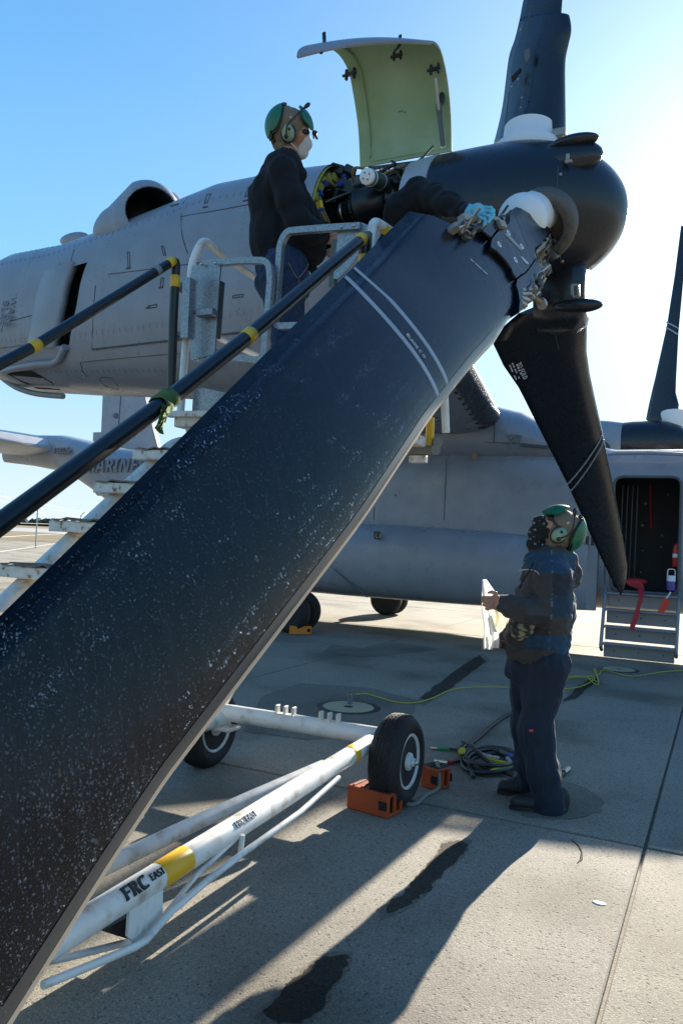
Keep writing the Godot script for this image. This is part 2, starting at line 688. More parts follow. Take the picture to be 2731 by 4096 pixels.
	# people
	for d in [["navy_fleece", lin(0.0045, 0.0055, 0.009), 0.95], ["black_jacket", lin(0.005, 0.005, 0.006), 0.92], ["work_trousers", lin(0.007, 0.018, 0.040), 0.85], ["shoe", lin(0.015, 0.016, 0.018), 0.6], ["khaki", lin(0.26, 0.20, 0.13), 0.85], ["white_cotton", lin(0.78, 0.77, 0.74), 0.9]]:
		g = mat(d[0], d[1], d[2])
		wear(g, cloth, 8.0, null, cloth, 0.08)
		g.rim_enabled = true
		g.rim = 0.30 if d[0] in ["khaki", "white_cotton", "work_trousers"] else 0.12
		g.rim_tint = 0.6
	g = mat("jeans", lin(0.035, 0.07, 0.16), 0.85)
	wear(g, noise_tex(0.03, 4, Color(0.42, 0.44, 0.5), white, 512, FastNoiseLite.TYPE_SIMPLEX_SMOOTH, 41), 2.5, null, cloth, 0.06)
	g = mat("patterned_cloth", Color.WHITE, 0.92)
	g.vertex_color_use_as_albedo = true
	g.rim_enabled = true
	g.rim = 0.18
	g.rim_tint = 0.5
	g = mat("skin", lin(0.40, 0.20, 0.13), 0.5)
	g.subsurf_scatter_enabled = true
	g.subsurf_scatter_strength = 0.15
	mat("hair", lin(0.03, 0.02, 0.012), 0.7)
	mat("helmet_green", lin(0.008, 0.13, 0.065), 0.42)
	mat("earcup_sage", lin(0.24, 0.33, 0.22), 0.4)
	mat("gasket", lin(0.012, 0.012, 0.013), 0.5)
	mat("lens", lin(0.01, 0.01, 0.012), 0.12)
	mat("glove_blue", lin(0.16, 0.48, 0.58), 0.65)
	mat("stitch", lin(0.6, 0.6, 0.6), 0.8)
	g = mat("rag_white", lin(0.8, 0.8, 0.78), 0.9)
	g.backlight_enabled = true
	g.backlight = Color(0.9, 0.9, 0.88)
	g = mat("rag_cream", lin(0.78, 0.77, 0.68), 0.8)
	g.backlight_enabled = true
	g.backlight = Color(0.7, 0.69, 0.58)
	# far things
	g = mat("dry_grass", lin(0.20, 0.145, 0.07), 1.0)
	wear(g, noise_tex(0.01, 6, Color(0.6, 0.62, 0.5), white, 512, FastNoiseLite.TYPE_SIMPLEX_SMOOTH, 51), 0.03, null, null, 0.1, true)
	mat("runway", lin(0.28, 0.28, 0.28), 0.9)
	mat("woods", lin(0.05, 0.06, 0.04), 1.0)
	mat("fence_steel", lin(0.4, 0.42, 0.42), 0.5, 0.4)
	# water
	g = mat("water_drop", Color(0.9, 0.95, 1.0, 0.05), 0.03)
	g.refraction_enabled = true
	g.refraction_scale = 0.033
	g.metallic_specular = 1.0
	g.transparency = BaseMaterial3D.TRANSPARENCY_ALPHA

# ---------------------------------------------------------------- ground
func structure(called: String, at := Vector3.ZERO) -> Node3D:
	var o := Node3D.new()
	o.name = numbered(called, self)
	add_child(o, true)
	o.position = at
	o.set_meta("kind", "structure")
	return o

func sheet(called: String, m: Material, parent: Node, y: float, x0: float, x1: float, z0: float, z1: float) -> MeshInstance3D:
	var s := sth()
	box(s, Vector3((x0 + x1) / 2, y - 0.05, (z0 + z1) / 2), Vector3(x1 - x0, 0.1, z1 - z0))
	var o := part(called, done(s), m, parent)
	if parent == self:
		o.set_meta("kind", "structure")
	return o

func apron() -> void:
	var ap := structure("apron", Vector3(1.507, 0, -4.257))
	ap.rotation.y = TURN
	var w := 4.22
	for i in range(-5, 5):
		for j in range(-7, 2):
			var s := sth()
			var lift := 0.0
			box(s, Vector3(0.17 + (i + 0.5) * w, -0.1 + lift, -0.05 + (j + 0.5) * w), Vector3(w - 0.016, 0.2, w - 0.026), 0.006)
			var o := part("concrete_slab", done(s), mats["concrete_%d" % (rng.randi() % 3)], ap)
	var s := sth()
	box(s, Vector3(0.17, -0.16, -0.05 - 2.5 * w), Vector3(10 * w, 0.2, 9 * w))
	part("joint_filler", done(s), mats.joint, ap)
	# spots where water and oil have soaked in
	var stains := [
		["stain", [Vector3(-0.6505, 0, 0.4263), Vector3(-0.6374, 0, 0.5823), Vector3(-0.6568, 0, 0.8622), Vector3(-0.6468, 0, 1.043), Vector3(-0.6791, 0, 1.256), Vector3(-0.7211, 0, 1.349), Vector3(-0.7593, 0, 1.282), Vector3(-0.7316, 0, 1.095), Vector3(-0.7456, 0, 0.9172), Vector3(-0.7503, 0, 0.6215), Vector3(-0.7681, 0, 0.5008), Vector3(-0.7178, -2.22e-16, 0.3999)]],
		["stain", [Vector3(-0.7232, 0, 1.729), Vector3(-0.6922, 0, 1.831), Vector3(-0.6838, 0, 1.953), Vector3(-0.6585, 0, 2.084), Vector3(-0.6789, 0, 2.182), Vector3(-0.7396, 0, 2.217), Vector3(-0.8146, -2.22e-16, 2.202), Vector3(-0.8148, 0, 2.09), Vector3(-0.815, 0, 1.903), Vector3(-0.8011, 0, 1.793)]],
		["damp", [Vector3(-0.4036, 0, -1), Vector3(-0.2658, 0, -0.9292), Vector3(-0.1286, 2.22e-16, -0.7181), Vector3(-0.1121, 0, -0.4999), Vector3(-0.2075, 0, -0.3095), Vector3(-0.3154, 0, -0.2231), Vector3(-0.5019, 0, -0.1604), Vector3(-0.5875, 0, -0.4157), Vector3(-0.5706, 0, -0.8325)]],
		["stain", [Vector3(-2.287, -2.22e-16, -5.781), Vector3(-2.202, -2.22e-16, -4.805), Vector3(-2.071, -2.22e-16, -3.574), Vector3(-2.053, 0, -2.909), Vector3(-2.16, 0, -2.954), Vector3(-2.267, 2.22e-16, -3.719), Vector3(-2.374, 0, -4.66), Vector3(-2.474, 0, -5.616), Vector3(-2.525, 0, -6.301)]],
		["damp", [Vector3(-2.141, 0, -2.841), Vector3(-1.804, 0, -1.628), Vector3(-2.346, 0, -0.9071), Vector3(-2.867, 2.22e-16, -0.8564), Vector3(-3.456, 0, -2.07), Vector3(-3.479, 2.22e-16, -2.891), Vector3(-2.788, -2.22e-16, -3.148)]],
		["damp", [Vector3(-4.578, 0, -5.794), Vector3(-4.006, 2.22e-16, -5.752), Vector3(-3.966, 0, -6.626), Vector3(-3.173, 0, -6.525), Vector3(-3.367, 0, -5.798), Vector3(-3.722, 2.22e-16, -4.979), Vector3(-4.288, 0, -4.959)]],
		["stain", [Vector3(-0.93, 0, -4.797), Vector3(-0.8475, 0, -5.559), Vector3(-0.8024, 0, -5.066), Vector3(-0.8421, 0, -3.98), Vector3(-0.9285, 0, -3.728)]],
	]
	for d in stains:
		var mid := Vector3.ZERO
		for p in d[1]:
			mid += p
		mid /= d[1].size()
		for grown in ([1.14, 1.0] if d[0] == "stain" else [1.0]):
			var pl := []
			for k in d[1].size():
				var a: Vector3 = d[1][k]
				var b: Vector3 = d[1][(k + 1) % d[1].size()]
				for n in 6:
					var p := a.lerp(b, n / 6.0) + Vector3(rng.randf_range(-1, 1), 0, rng.randf_range(-1, 1)) * minf(a.distance_to(b) * 0.07, 0.012)
					p = mid + (p - mid) * grown
					p.y = 0.0030 if grown == 1.0 else 0.0015
					pl.append(p)
			var ss := sth()
			slab(ss, pl, Vector3.UP, 0.001)
			part("damp_patch", done(ss), mats[d[0]] if grown == 1.0 else mats.damp, ap)
	# the crack in the near slab and the white chip beside it
	var cr := []
	for p in [Vector3(-0.1924, -2.22e-16, 0.06597), Vector3(-0.146, 0, 0.1411), Vector3(-0.1055, 0, 0.2157), Vector3(-0.09761, 0, 0.3068), Vector3(-0.1078, 0, 0.3749)]:
		cr.append(p + Vector3(rng.randf_range(-0.01, 0.01), 0.001, rng.randf_range(-0.01, 0.01)))
	s = sth()
	tube(s, cr, [0.003, 0.007, 0.005, 0.008, 0.002], 5, 0.4)
	part("crack", done(s), mats.joint, ap)
	s = sth()
	ball(s, Vector3(0.04995, 0, 0.7656) + Vector3(0, 0.001, 0), Vector3(0.032, 0.003, 0.022), Basis.IDENTITY, 5)
	part("paint_chip", done(s), mats.white_tube, ap)

func airfield() -> void:
	# the rest of the apron and what lies beyond it, one sheet over another
	sheet("ground", mats.dry_grass, self, -0.34, -2500, 2500, -2500, 300)
	var o := sheet("far_apron", mats.concrete, self, -0.030, -160, 160, -64, 40)
	sheet("runway", mats.runway, self, -0.31, -900, 900, -245, -150)
	# low woods along the horizon
	var s := sth()
	ball(s, Vector3.ZERO, Vector3.ONE, Basis.IDENTITY, 4)
	var mm := MultiMesh.new()
	mm.transform_format = MultiMesh.TRANSFORM_3D
	mm.mesh = done(s)
	var n := 2600
	mm.instance_count = n
	for i in n:
		var x := lerpf(-520, 520, float(i) / n) + rng.randf_range(-2, 2)
		var h := rng.randf_range(0.5, 1.4) * (1.0 + 0.35 * sin(x * 0.03) + 0.2 * sin(x * 0.11))
		mm.set_instance_transform(i, Transform3D(Basis.from_scale(Vector3(h * rng.randf_range(0.7, 1.5), h, h)), Vector3(x, rng.randf_range(0.2, 2.1), -410 + rng.randf_range(-8, 8))))
	var w := MultiMeshInstance3D.new()
	w.name = "woods"
	w.multimesh = mm
	w.material_override = mats.woods
	w.set_meta("kind", "stuff")
	w.set_meta("label", "low dark woods along the horizon beyond the airfield")
	w.set_meta("category", "woods")
	add_child(w)
	# perimeter fence
	var f := thing("perimeter_fence", "thin wire fence on steel posts at the far edge of the apron", "fence", Vector3(-18.54, 0, -48.2))
	var step := Vector3(-5.621, 0, -25.12)
	for k in range(-2, 6):
		var b := step * k
		s = sth()
		tube(s, [b, b + Vector3(0, 2.35, 0), b + Vector3(0.35, 2.75, 0)], 0.045, 8)
		part("post", done(s), mats.fence_steel, f)
	for h in [0.1, 0.8, 1.5, 2.2, 2.5, 2.7]:
		s = sth()
		var dx := 0.0 if h < 2.4 else (0.15 if h < 2.6 else 0.32)
		tube(s, [step * -2.0 + Vector3(dx, h, 0), step * 5.0 + Vector3(dx, h, 0)], 0.008, 4)
		part("wire", done(s), mats.fence_steel, f)

# ================================================================ the aircraft
# its own axes: x forward, y up, z to starboard (towards the photographer); origin on the ground under the rotor line
var nac_st := [[-6.05, 3.69, 0.53, 0.56, 2.6], [-5.4, 3.67, 0.7, 0.62, 2.7], [-4.7, 3.64, 0.725, 0.67, 2.8], [-4.2, 3.66, 0.775, 0.7, 2.8], [-3.5, 3.7, 0.87, 0.72, 2.7], [-2.9, 3.748, 0.953, 0.72, 2.6], [-2.2, 3.77, 0.95, 0.7, 2.5], [-1.6, 3.855, 0.845, 0.67, 2.3], [-1.12, 4.08, 0.553, 0.553, 2]]
var hub := Vector3(0, 4.15, 7.1)

func spow(v: float, e: float) -> float:
	return signf(v) * pow(absf(v), e)

func nac(f: float, t: float, off := 0.0, side := 7.1) -> Vector3:
	var k := 0
	while k < nac_st.size() - 2 and f > nac_st[k + 1][0]:
		k += 1
	var u := clampf((f - nac_st[k][0]) / (nac_st[k + 1][0] - nac_st[k][0]), 0, 1)
	var yc := lerpf(nac_st[k][1], nac_st[k + 1][1], u)
	var hh := lerpf(nac_st[k][2], nac_st[k + 1][2], u) + off
	var hw := lerpf(nac_st[k][3], nac_st[k + 1][3], u) + off
	var n := lerpf(nac_st[k][4], nac_st[k + 1][4], u)
	return Vector3(f, yc + hh * spow(sin(t), 2.0 / n), side + hw * spow(cos(t), 2.0 / n))

func seam(pts: Array, parent: Node, r := 0.0032, called := "panel_seam") -> void:
	var s := sth()
	tube(s, pts, r, 5)
	part(called, done(s), mats.seam, parent)

# a blade from sections of 13 points, leading edge first
func blade_rows(secs: Array, thick: Array, n: Vector3, off := 0.0, x0 := 0.0, x1 := 1.0, u0 := 0.0, u1 := -1.0, steps := 0) -> Array:
	var xs := [0, 0.008, 0.025, 0.06, 0.12, 0.2, 0.3, 0.42, 0.55, 0.68, 0.8, 0.9, 1]
	var rings := []
	if u1 < 0.0:
		u1 = secs.size() - 1
	var us := []
	if steps == 0:
		for i in secs.size():
			us.append(float(i))
			if i < secs.size() - 1:
				us.append(i + 0.33)
				us.append(i + 0.67)
	else:
		for i in steps + 1:
			us.append(lerpf(u0, u1, float(i) / steps))
	for u in us:
		var ring := PackedVector3Array()
		var m := 14
		for side in [1.0, -1.0]:
			for j in range(0, m + 1):
				var q := float(j) / m
				var x: float = lerpf(x0, x1, q * q) if x0 < 0.001 else lerpf(x0, x1, q)
				if side < 0.0:
					x = lerpf(x0, x1, (1 - q) * (1 - q)) if x0 < 0.001 else lerpf(x0, x1, 1 - q)
					if x0 < 0.001 and (j == 0 or j == m):
						continue
				ring.append(blade_at(secs, thick, n, u, x, side, off, xs))
		rings.append(ring)
	return rings

func blade_at(secs: Array, thick: Array, n: Vector3, u: float, x: float, side: float, off: float, xs: Array) -> Vector3:
	var i := clampi(int(u), 0, secs.size() - 2)
	var w := u - i
	var k := 0
	while k < xs.size() - 2 and x > xs[k + 1]:
		k += 1
	var v: float = clampf((x - xs[k]) / (xs[k + 1] - xs[k]), 0, 1)
	var p: Vector3 = secs[i][k].lerp(secs[i][k + 1], v).lerp(secs[i + 1][k].lerp(secs[i + 1][k + 1], v), w)
	var c: float = lerpf((secs[i][0] - secs[i][-1]).length(), (secs[i + 1][0] - secs[i + 1][-1]).length(), w)
	var th: float = lerpf(thick[0], thick[1], u / (secs.size() - 1))
	var y := 5.0 * th * (0.2969 * sqrt(x) - 0.126 * x - 0.3516 * x * x + 0.2843 * x * x * x - 0.1036 * x * x * x * x) * c
	return p + n * (y + off) * side

func oval_loft(rows: Array, sides := 40, z0 := 0.0) -> Array:
	# rows: [f, bottom, top, half width, power]
	var rings := []
	for r in rows:
		var ring := PackedVector3Array()
		for k in sides:
			var a := TAU * k / sides
			ring.append(Vector3(r[0], (r[1] + r[2]) / 2 + (r[2] - r[1]) / 2 * spow(sin(a), 2.0 / r[4]), z0 + r[3] * spow(cos(a), 2.0 / r[4])))
		rings.append(ring)
	return rings

func aircraft() -> void:
	var ac := thing("tiltrotor_aircraft", "grey military tiltrotor aircraft with black rotors and an open nacelle door", "aircraft", Vector3(4.682, 0, -12.3), TURN)
	nacelle(ac)
	rotor(ac)
	fuselage(ac)

func nacelle(ac: Node3D) -> void:
	# ---- skin with two openings
	var fs := []
	for i in 20:
		fs.append(lerpf(-6.05, -4.62, i / 20.0))
	for i in 16:
		fs.append(lerpf(-4.62, -4.0, i / 16.0))
	for i in 50:
		fs.append(lerpf(-4.0, -1.82, i / 50.0))
	for i in 15:
		fs.append(lerpf(-1.82, -1.12, i / 14.0))
	var n := 150
	var slant := func(f: float, t: float) -> float:
		var w := clampf(1.0 - maxf(-4.75 - f, f + 3.9) / 0.6, 0.0, 1.0) if t > -1.3 and t < 1.3 else 0.0
		return f + w * 0.30 * clampf(t - 0.26, -0.8, 0.25)
	var t3 := PackedVector3Array()
	for i in fs.size() - 1:
		for k in n:
			var a0 := TAU * k / n - PI
			var a1 := TAU * (k + 1) / n - PI
			var am := (a0 + a1) / 2
			var fm: float = (fs[i] + fs[i + 1]) / 2
			if fm > -1.82 and am > -0.10 and am < 1.72:
				continue
			if fm > -4.26 and fm < -4.09 and am > -0.44 and am < 0.27:
				continue
			q4(t3, nac(slant.call(fs[i], a0), a0), nac(slant.call(fs[i + 1], a0), a0), nac(slant.call(fs[i + 1], a1), a1), nac(slant.call(fs[i], a1), a1))
	var s := sth()
	emit(s, t3)
	var sk := part("nacelle", done(s), mats.grey_paint, ac)
	# dark room behind the slot and the inlet
	s = sth()
	var rings := []
	for f in [-5.0, -4.6, -4.2, -3.8, -3.4]:
		var ring := PackedVector3Array()
		for k in 40:
			ring.append(nac(f, TAU * k / 40, -0.16))
		rings.append(ring)
	loft(s, rings)
	part("duct_lining", done(s), mats.void, sk)
	# raised lip behind the slot
	s = sth()
	rings = []
	for i in 15:
		var t := lerpf(-0.46, 0.29, i / 14.0)
		var f: float = slant.call(-4.26, t)
		rings.append(PackedVector3Array([nac(f + 0.006, t, -0.05), nac(f + 0.006, t, 0.022), nac(f - 0.03, t, 0.03), nac(f - 0.38, t, 0.012), nac(f - 0.42, t, -0.01)]))
	loft(s, rings, true)
	part("slot_lip", done(s), mats.grey_paint, sk)
	# ---- seams, placed where they run
	for pl in [
		[Vector3(-3.131, 4.494, 7.604), Vector3(-3.117, 4.408, 7.679), Vector3(-3.07, 4.243, 7.762), Vector3(-3.023, 4.084, 7.802), Vector3(-2.979, 3.978, 7.816), Vector3(-2.934, 3.889, 7.821)],
		[Vector3(-3.077, 4.247, 7.761), Vector3(-2.828, 4.244, 7.767), Vector3(-2.608, 4.249, 7.76), Vector3(-2.383, 4.257, 7.752)],
		[Vector3(-3.804, 3.809, 7.813), Vector3(-3.435, 3.801, 7.822), Vector3(-3.09, 3.798, 7.823), Vector3(-2.796, 3.798, 7.82), Vector3(-2.322, 3.798, 7.807)],
		[Vector3(-3.949, 3.724, 7.81), Vector3(-3.96, 3.51, 7.807), Vector3(-3.978, 3.329, 7.785), Vector3(-4.026, 3.171, 7.732)],
		[Vector3(-4.224, 3.076, 7.666), Vector3(-3.795, 3.077, 7.686), Vector3(-3.351, 3.079, 7.698), Vector3(-2.958, 3.08, 7.697), Vector3(-2.624, 3.088, 7.686), Vector3(-2.367, 3.095, 7.675)],
		[Vector3(-4.224, 3.076, 7.666), Vector3(-4.237, 3.043, 7.635), Vector3(-4.256, 3.001, 7.587), Vector3(-4.258, 2.967, 7.535)],
		[Vector3(-4.389, 4.253, 7.629), Vector3(-4.313, 4.114, 7.731), Vector3(-4.303, 3.995, 7.77)],
		[Vector3(-4.446, 3.997, 7.758), Vector3(-4.467, 3.815, 7.783), Vector3(-4.529, 3.626, 7.783), Vector3(-4.58, 3.482, 7.776), Vector3(-4.649, 3.33, 7.753)],
		[Vector3(-5.395, 3.073, 7.525), Vector3(-5.101, 3.092, 7.589), Vector3(-4.662, 3.088, 7.642), Vector3(-4.436, 3.093, 7.663)],
		[Vector3(-5.274, 3.272, 7.681), Vector3(-4.91, 3.271, 7.715), Vector3(-4.612, 3.275, 7.741)],
		[Vector3(-4.713, 3.319, 7.746), Vector3(-4.63, 3.487, 7.774), Vector3(-4.647, 3.526, 7.775), Vector3(-4.792, 3.533, 7.765), Vector3(-5.092, 3.51, 7.742)],
		[Vector3(-4.131, 2.944, 7.507), Vector3(-4.073, 2.957, 7.539), Vector3(-3.963, 2.946, 7.532), Vector3(-3.982, 2.901, 7.422), Vector3(-4.083, 2.883, 7.296), Vector3(-4.163, 2.906, 7.395), Vector3(-4.131, 2.944, 7.507)],
	]:
		seam(pl, sk)
	seam([Vector3(-4.019, 3.168, 7.731), Vector3(-3.677, 3.172, 7.743), Vector3(-3.421, 3.177, 7.749), Vector3(-3.138, 3.183, 7.748), Vector3(-2.751, 3.193, 7.743), Vector3(-2.339, 3.209, 7.729)], sk, 0.009, "hinge_gap")
	# small doors and latches
	for pl in [
		[Vector3(-3.604, 3.989, 7.805), Vector3(-3.581, 3.985, 7.806), Vector3(-3.551, 3.833, 7.82), Vector3(-3.573, 3.836, 7.819)],
		[Vector3(-3.225, 3.992, 7.812), Vector3(-3.202, 3.989, 7.813), Vector3(-3.167, 3.901, 7.82), Vector3(-3.189, 3.904, 7.819)],
		[Vector3(-3.332, 3.483, 7.816), Vector3(-3.238, 3.488, 7.816), Vector3(-3.241, 3.466, 7.814), Vector3(-3.336, 3.462, 7.814)],
		[Vector3(-3.2, 3.709, 7.823), Vector3(-3.173, 3.711, 7.823), Vector3(-3.181, 3.627, 7.822), Vector3(-3.207, 3.625, 7.822)],
		[Vector3(-2.472, 3.495, 7.8), Vector3(-2.376, 3.498, 7.797), Vector3(-2.379, 3.478, 7.795), Vector3(-2.476, 3.475, 7.798)],
		[Vector3(-3.281, 4.413, 7.655), Vector3(-3.181, 4.413, 7.668), Vector3(-3.174, 4.398, 7.679), Vector3(-3.252, 4.395, 7.673)],
		[Vector3(-2.873, 4.441, 7.679), Vector3(-2.831, 4.444, 7.676), Vector3(-2.828, 4.345, 7.73), Vector3(-2.855, 4.339, 7.733)],
		[Vector3(-2.466, 4.444, 7.669), Vector3(-2.447, 4.445, 7.668), Vector3(-2.432, 4.343, 7.721), Vector3(-2.455, 4.339, 7.724)],
	]:
		seam(pl + [pl[0]], sk, 0.0035, "latch_outline")
	for p in [Vector3(-2.831, 4.298, 7.749), Vector3(-2.437, 4.301, 7.738), Vector3(-3.332, 3.467, 7.814), Vector3(-3.199, 3.628, 7.822), Vector3(-3.571, 3.836, 7.819)]:
		s = sth()
		box(s, p, Vector3(0.05, 0.012, 0.012), 0.003)
		part("latch_slot", done(s), mats.seam, sk)
	# rivets, too small to tell apart
	s = sth()
	for pr in [[Vector3(-3.057, 4.217, 7.769), Vector3(-2.378, 4.231, 7.756)], [Vector3(-3.972, 3.158, 7.724), Vector3(-3.143, 3.174, 7.741)], [Vector3(-4.208, 3.06, 7.651), Vector3(-2.983, 3.066, 7.685)], [Vector3(-3.785, 3.779, 7.811), Vector3(-2.829, 3.784, 7.818)], [Vector3(-3.046, 4.209, 7.771), Vector3(-2.967, 3.978, 7.813)], [Vector3(-4.015, 3.776, 7.804), Vector3(-4.17, 3.115, 7.694)], [Vector3(-5.362, 4.295, 7.48), Vector3(-4.454, 4.221, 7.647)], [Vector3(-4.29, 2.899, 7.3), Vector3(-3.856, 2.86, 7.206)]]:
		var m := int(pr[0].distance_to(pr[1]) / 0.09)
		for k in m + 1:
			ball(s, pr[0].lerp(pr[1], float(k) / m), Vector3.ONE * 0.005, Basis.IDENTITY, 3)
	for row in range(-1, 2):
		for t in [0.62, -0.35, -0.9]:
			for k in 60:
				ball(s, nac(lerpf(-5.9, -1.9, k / 59.0), t + row * 0.02 * (1 if k % 2 else -1), 0.001), Vector3.ONE * 0.0034, Basis.IDENTITY, 3)
	for f in [-5.62, -4.92, -3.86, -2.42]:
		for k in 44:
			ball(s, nac(f, lerpf(-1.1, 1.15, k / 43.0), 0.001), Vector3.ONE * 0.0034, Basis.IDENTITY, 3)
	var rv := part("rivets", done(s), mats.seam, sk)
	rv.set_meta("kind", "stuff")
	# ---- inlet scoop, its mouth facing forwards
	var ca: Vector3 = Vector3(-3.738, 4.468, 7.46)
	var cb: Vector3 = Vector3(-3.041, 4.348, 7.8)
	var pc := [
		[Vector3(-4, 4.353, 7.5), Vector3(-3.742, 4.484, 7.4), 0.21, 0.315, Vector3(0, 0, 1), 0.95],
		[Vector3(-4.106, 4.303, 7.55), Vector3(-3.893, 4.324, 7.5), 0.10, 0.22],
		[Vector3(-4.06, 4.637, 7.1), Vector3(-3.786, 4.646, 7.1), 0.27, 0.20],
		[ca, cb, 0.195, 0.29, Vector3.ZERO, 1.0, true],
	]
	var dark_in := func(p: Vector3, _n: Vector3) -> Color:
		var t := clampf((p - ca).dot(cb - ca) / (cb - ca).length_squared(), 0, 1)
		var off := p.distance_to(ca.lerp(cb, t)) - lerpf(0.195, 0.29, t)
		return Color(0.01, 0.01, 0.011) if off < 0.012 else Color(0.25, 0.275, 0.315)
	part("inlet_scoop", field(pc, 0.014, 0.09, 0.0, 6.0, Vector3.ONE, dark_in), mats.scoop_paint, sk)
	s = sth()
	ball(s, Vector3(-4.955, 4.528, 7.1), Vector3(0.20, 0.07, 0.06))
	part("beacon_fairing", done(s), mats.grey_paint, sk)
	# ---- jet pipe at the tail of the nacelle
	s = sth()
	rings = []
	for r in [[-6.05, 0.0], [-6.02, -0.05], [-5.7, -0.12], [-5.3, -0.16]]:
		var ring := PackedVector3Array()
		for k in 40:
			ring.append(nac(r[0], TAU * k / 40, r[1]))
		rings.append(ring)
	loft(s, rings, true, false, true)
	part("jet_pipe", done(s), mats.void, sk)
	# scarfed cooling outlet under the tail
	s = sth()
	slab(s, [Vector3(-5.341, 3.06, 7.522), Vector3(-4.942, 3.051, 7.574), Vector3(-4.863, 3.007, 7.525), Vector3(-4.814, 2.958, 7.426), Vector3(-4.918, 2.933, 7.218), Vector3(-5.232, 2.958, 7.217), Vector3(-5.252, 2.993, 7.407)], Vector3(0, -0.45, 0.9).normalized(), 0.012)
	part("cooling_outlet", done(s), mats.void, sk)
	s = sth()
	tube(s, spline([Vector3(-5.424, 3.074, 7.529), Vector3(-5.159, 3.086, 7.595), Vector3(-4.775, 3.092, 7.653), Vector3(-4.571, 3.087, 7.67), Vector3(-4.451, 3.116, 7.7), Vector3(-4.376, 3.174, 7.738), Vector3(-4.327, 3.207, 7.755)], 5), [0.02] + range(0, 30).map(func(_k): return 0.035), 8)
	part("outlet_rim", done(s), mats.grey_paint, sk)
	s = sth()
	tube(s, spline([Vector3(-5.751, 3.106, 7.25), Vector3(-5.615, 3.028, 7.25), Vector3(-5.447, 2.957, 7.25), Vector3(-5.192, 2.897, 7.25), Vector3(-4.837, 2.859, 7.25)], 5), 0.03, 8)
	part("outlet_rim", done(s), mats.grey_paint, sk)
	# ---- stencils
	for w in [["BEWARE", Vector3(-5.052, 3.659, 7.753)], ["OF BLAST", Vector3(-5.16, 3.655, 7.745)]]:
		words("stencil", w[0], 0.085, 0.006, mats.marking_grey, sk, Transform3D(Basis(Vector3(-0.14, -0.985, 0.1).normalized(), Vector3(0.98, -0.14, 0.1).normalized(), Vector3(-0.08, 0.1, 0.99).normalized()), w[1]))
	engine_bay(ac)
	bay_door(ac)

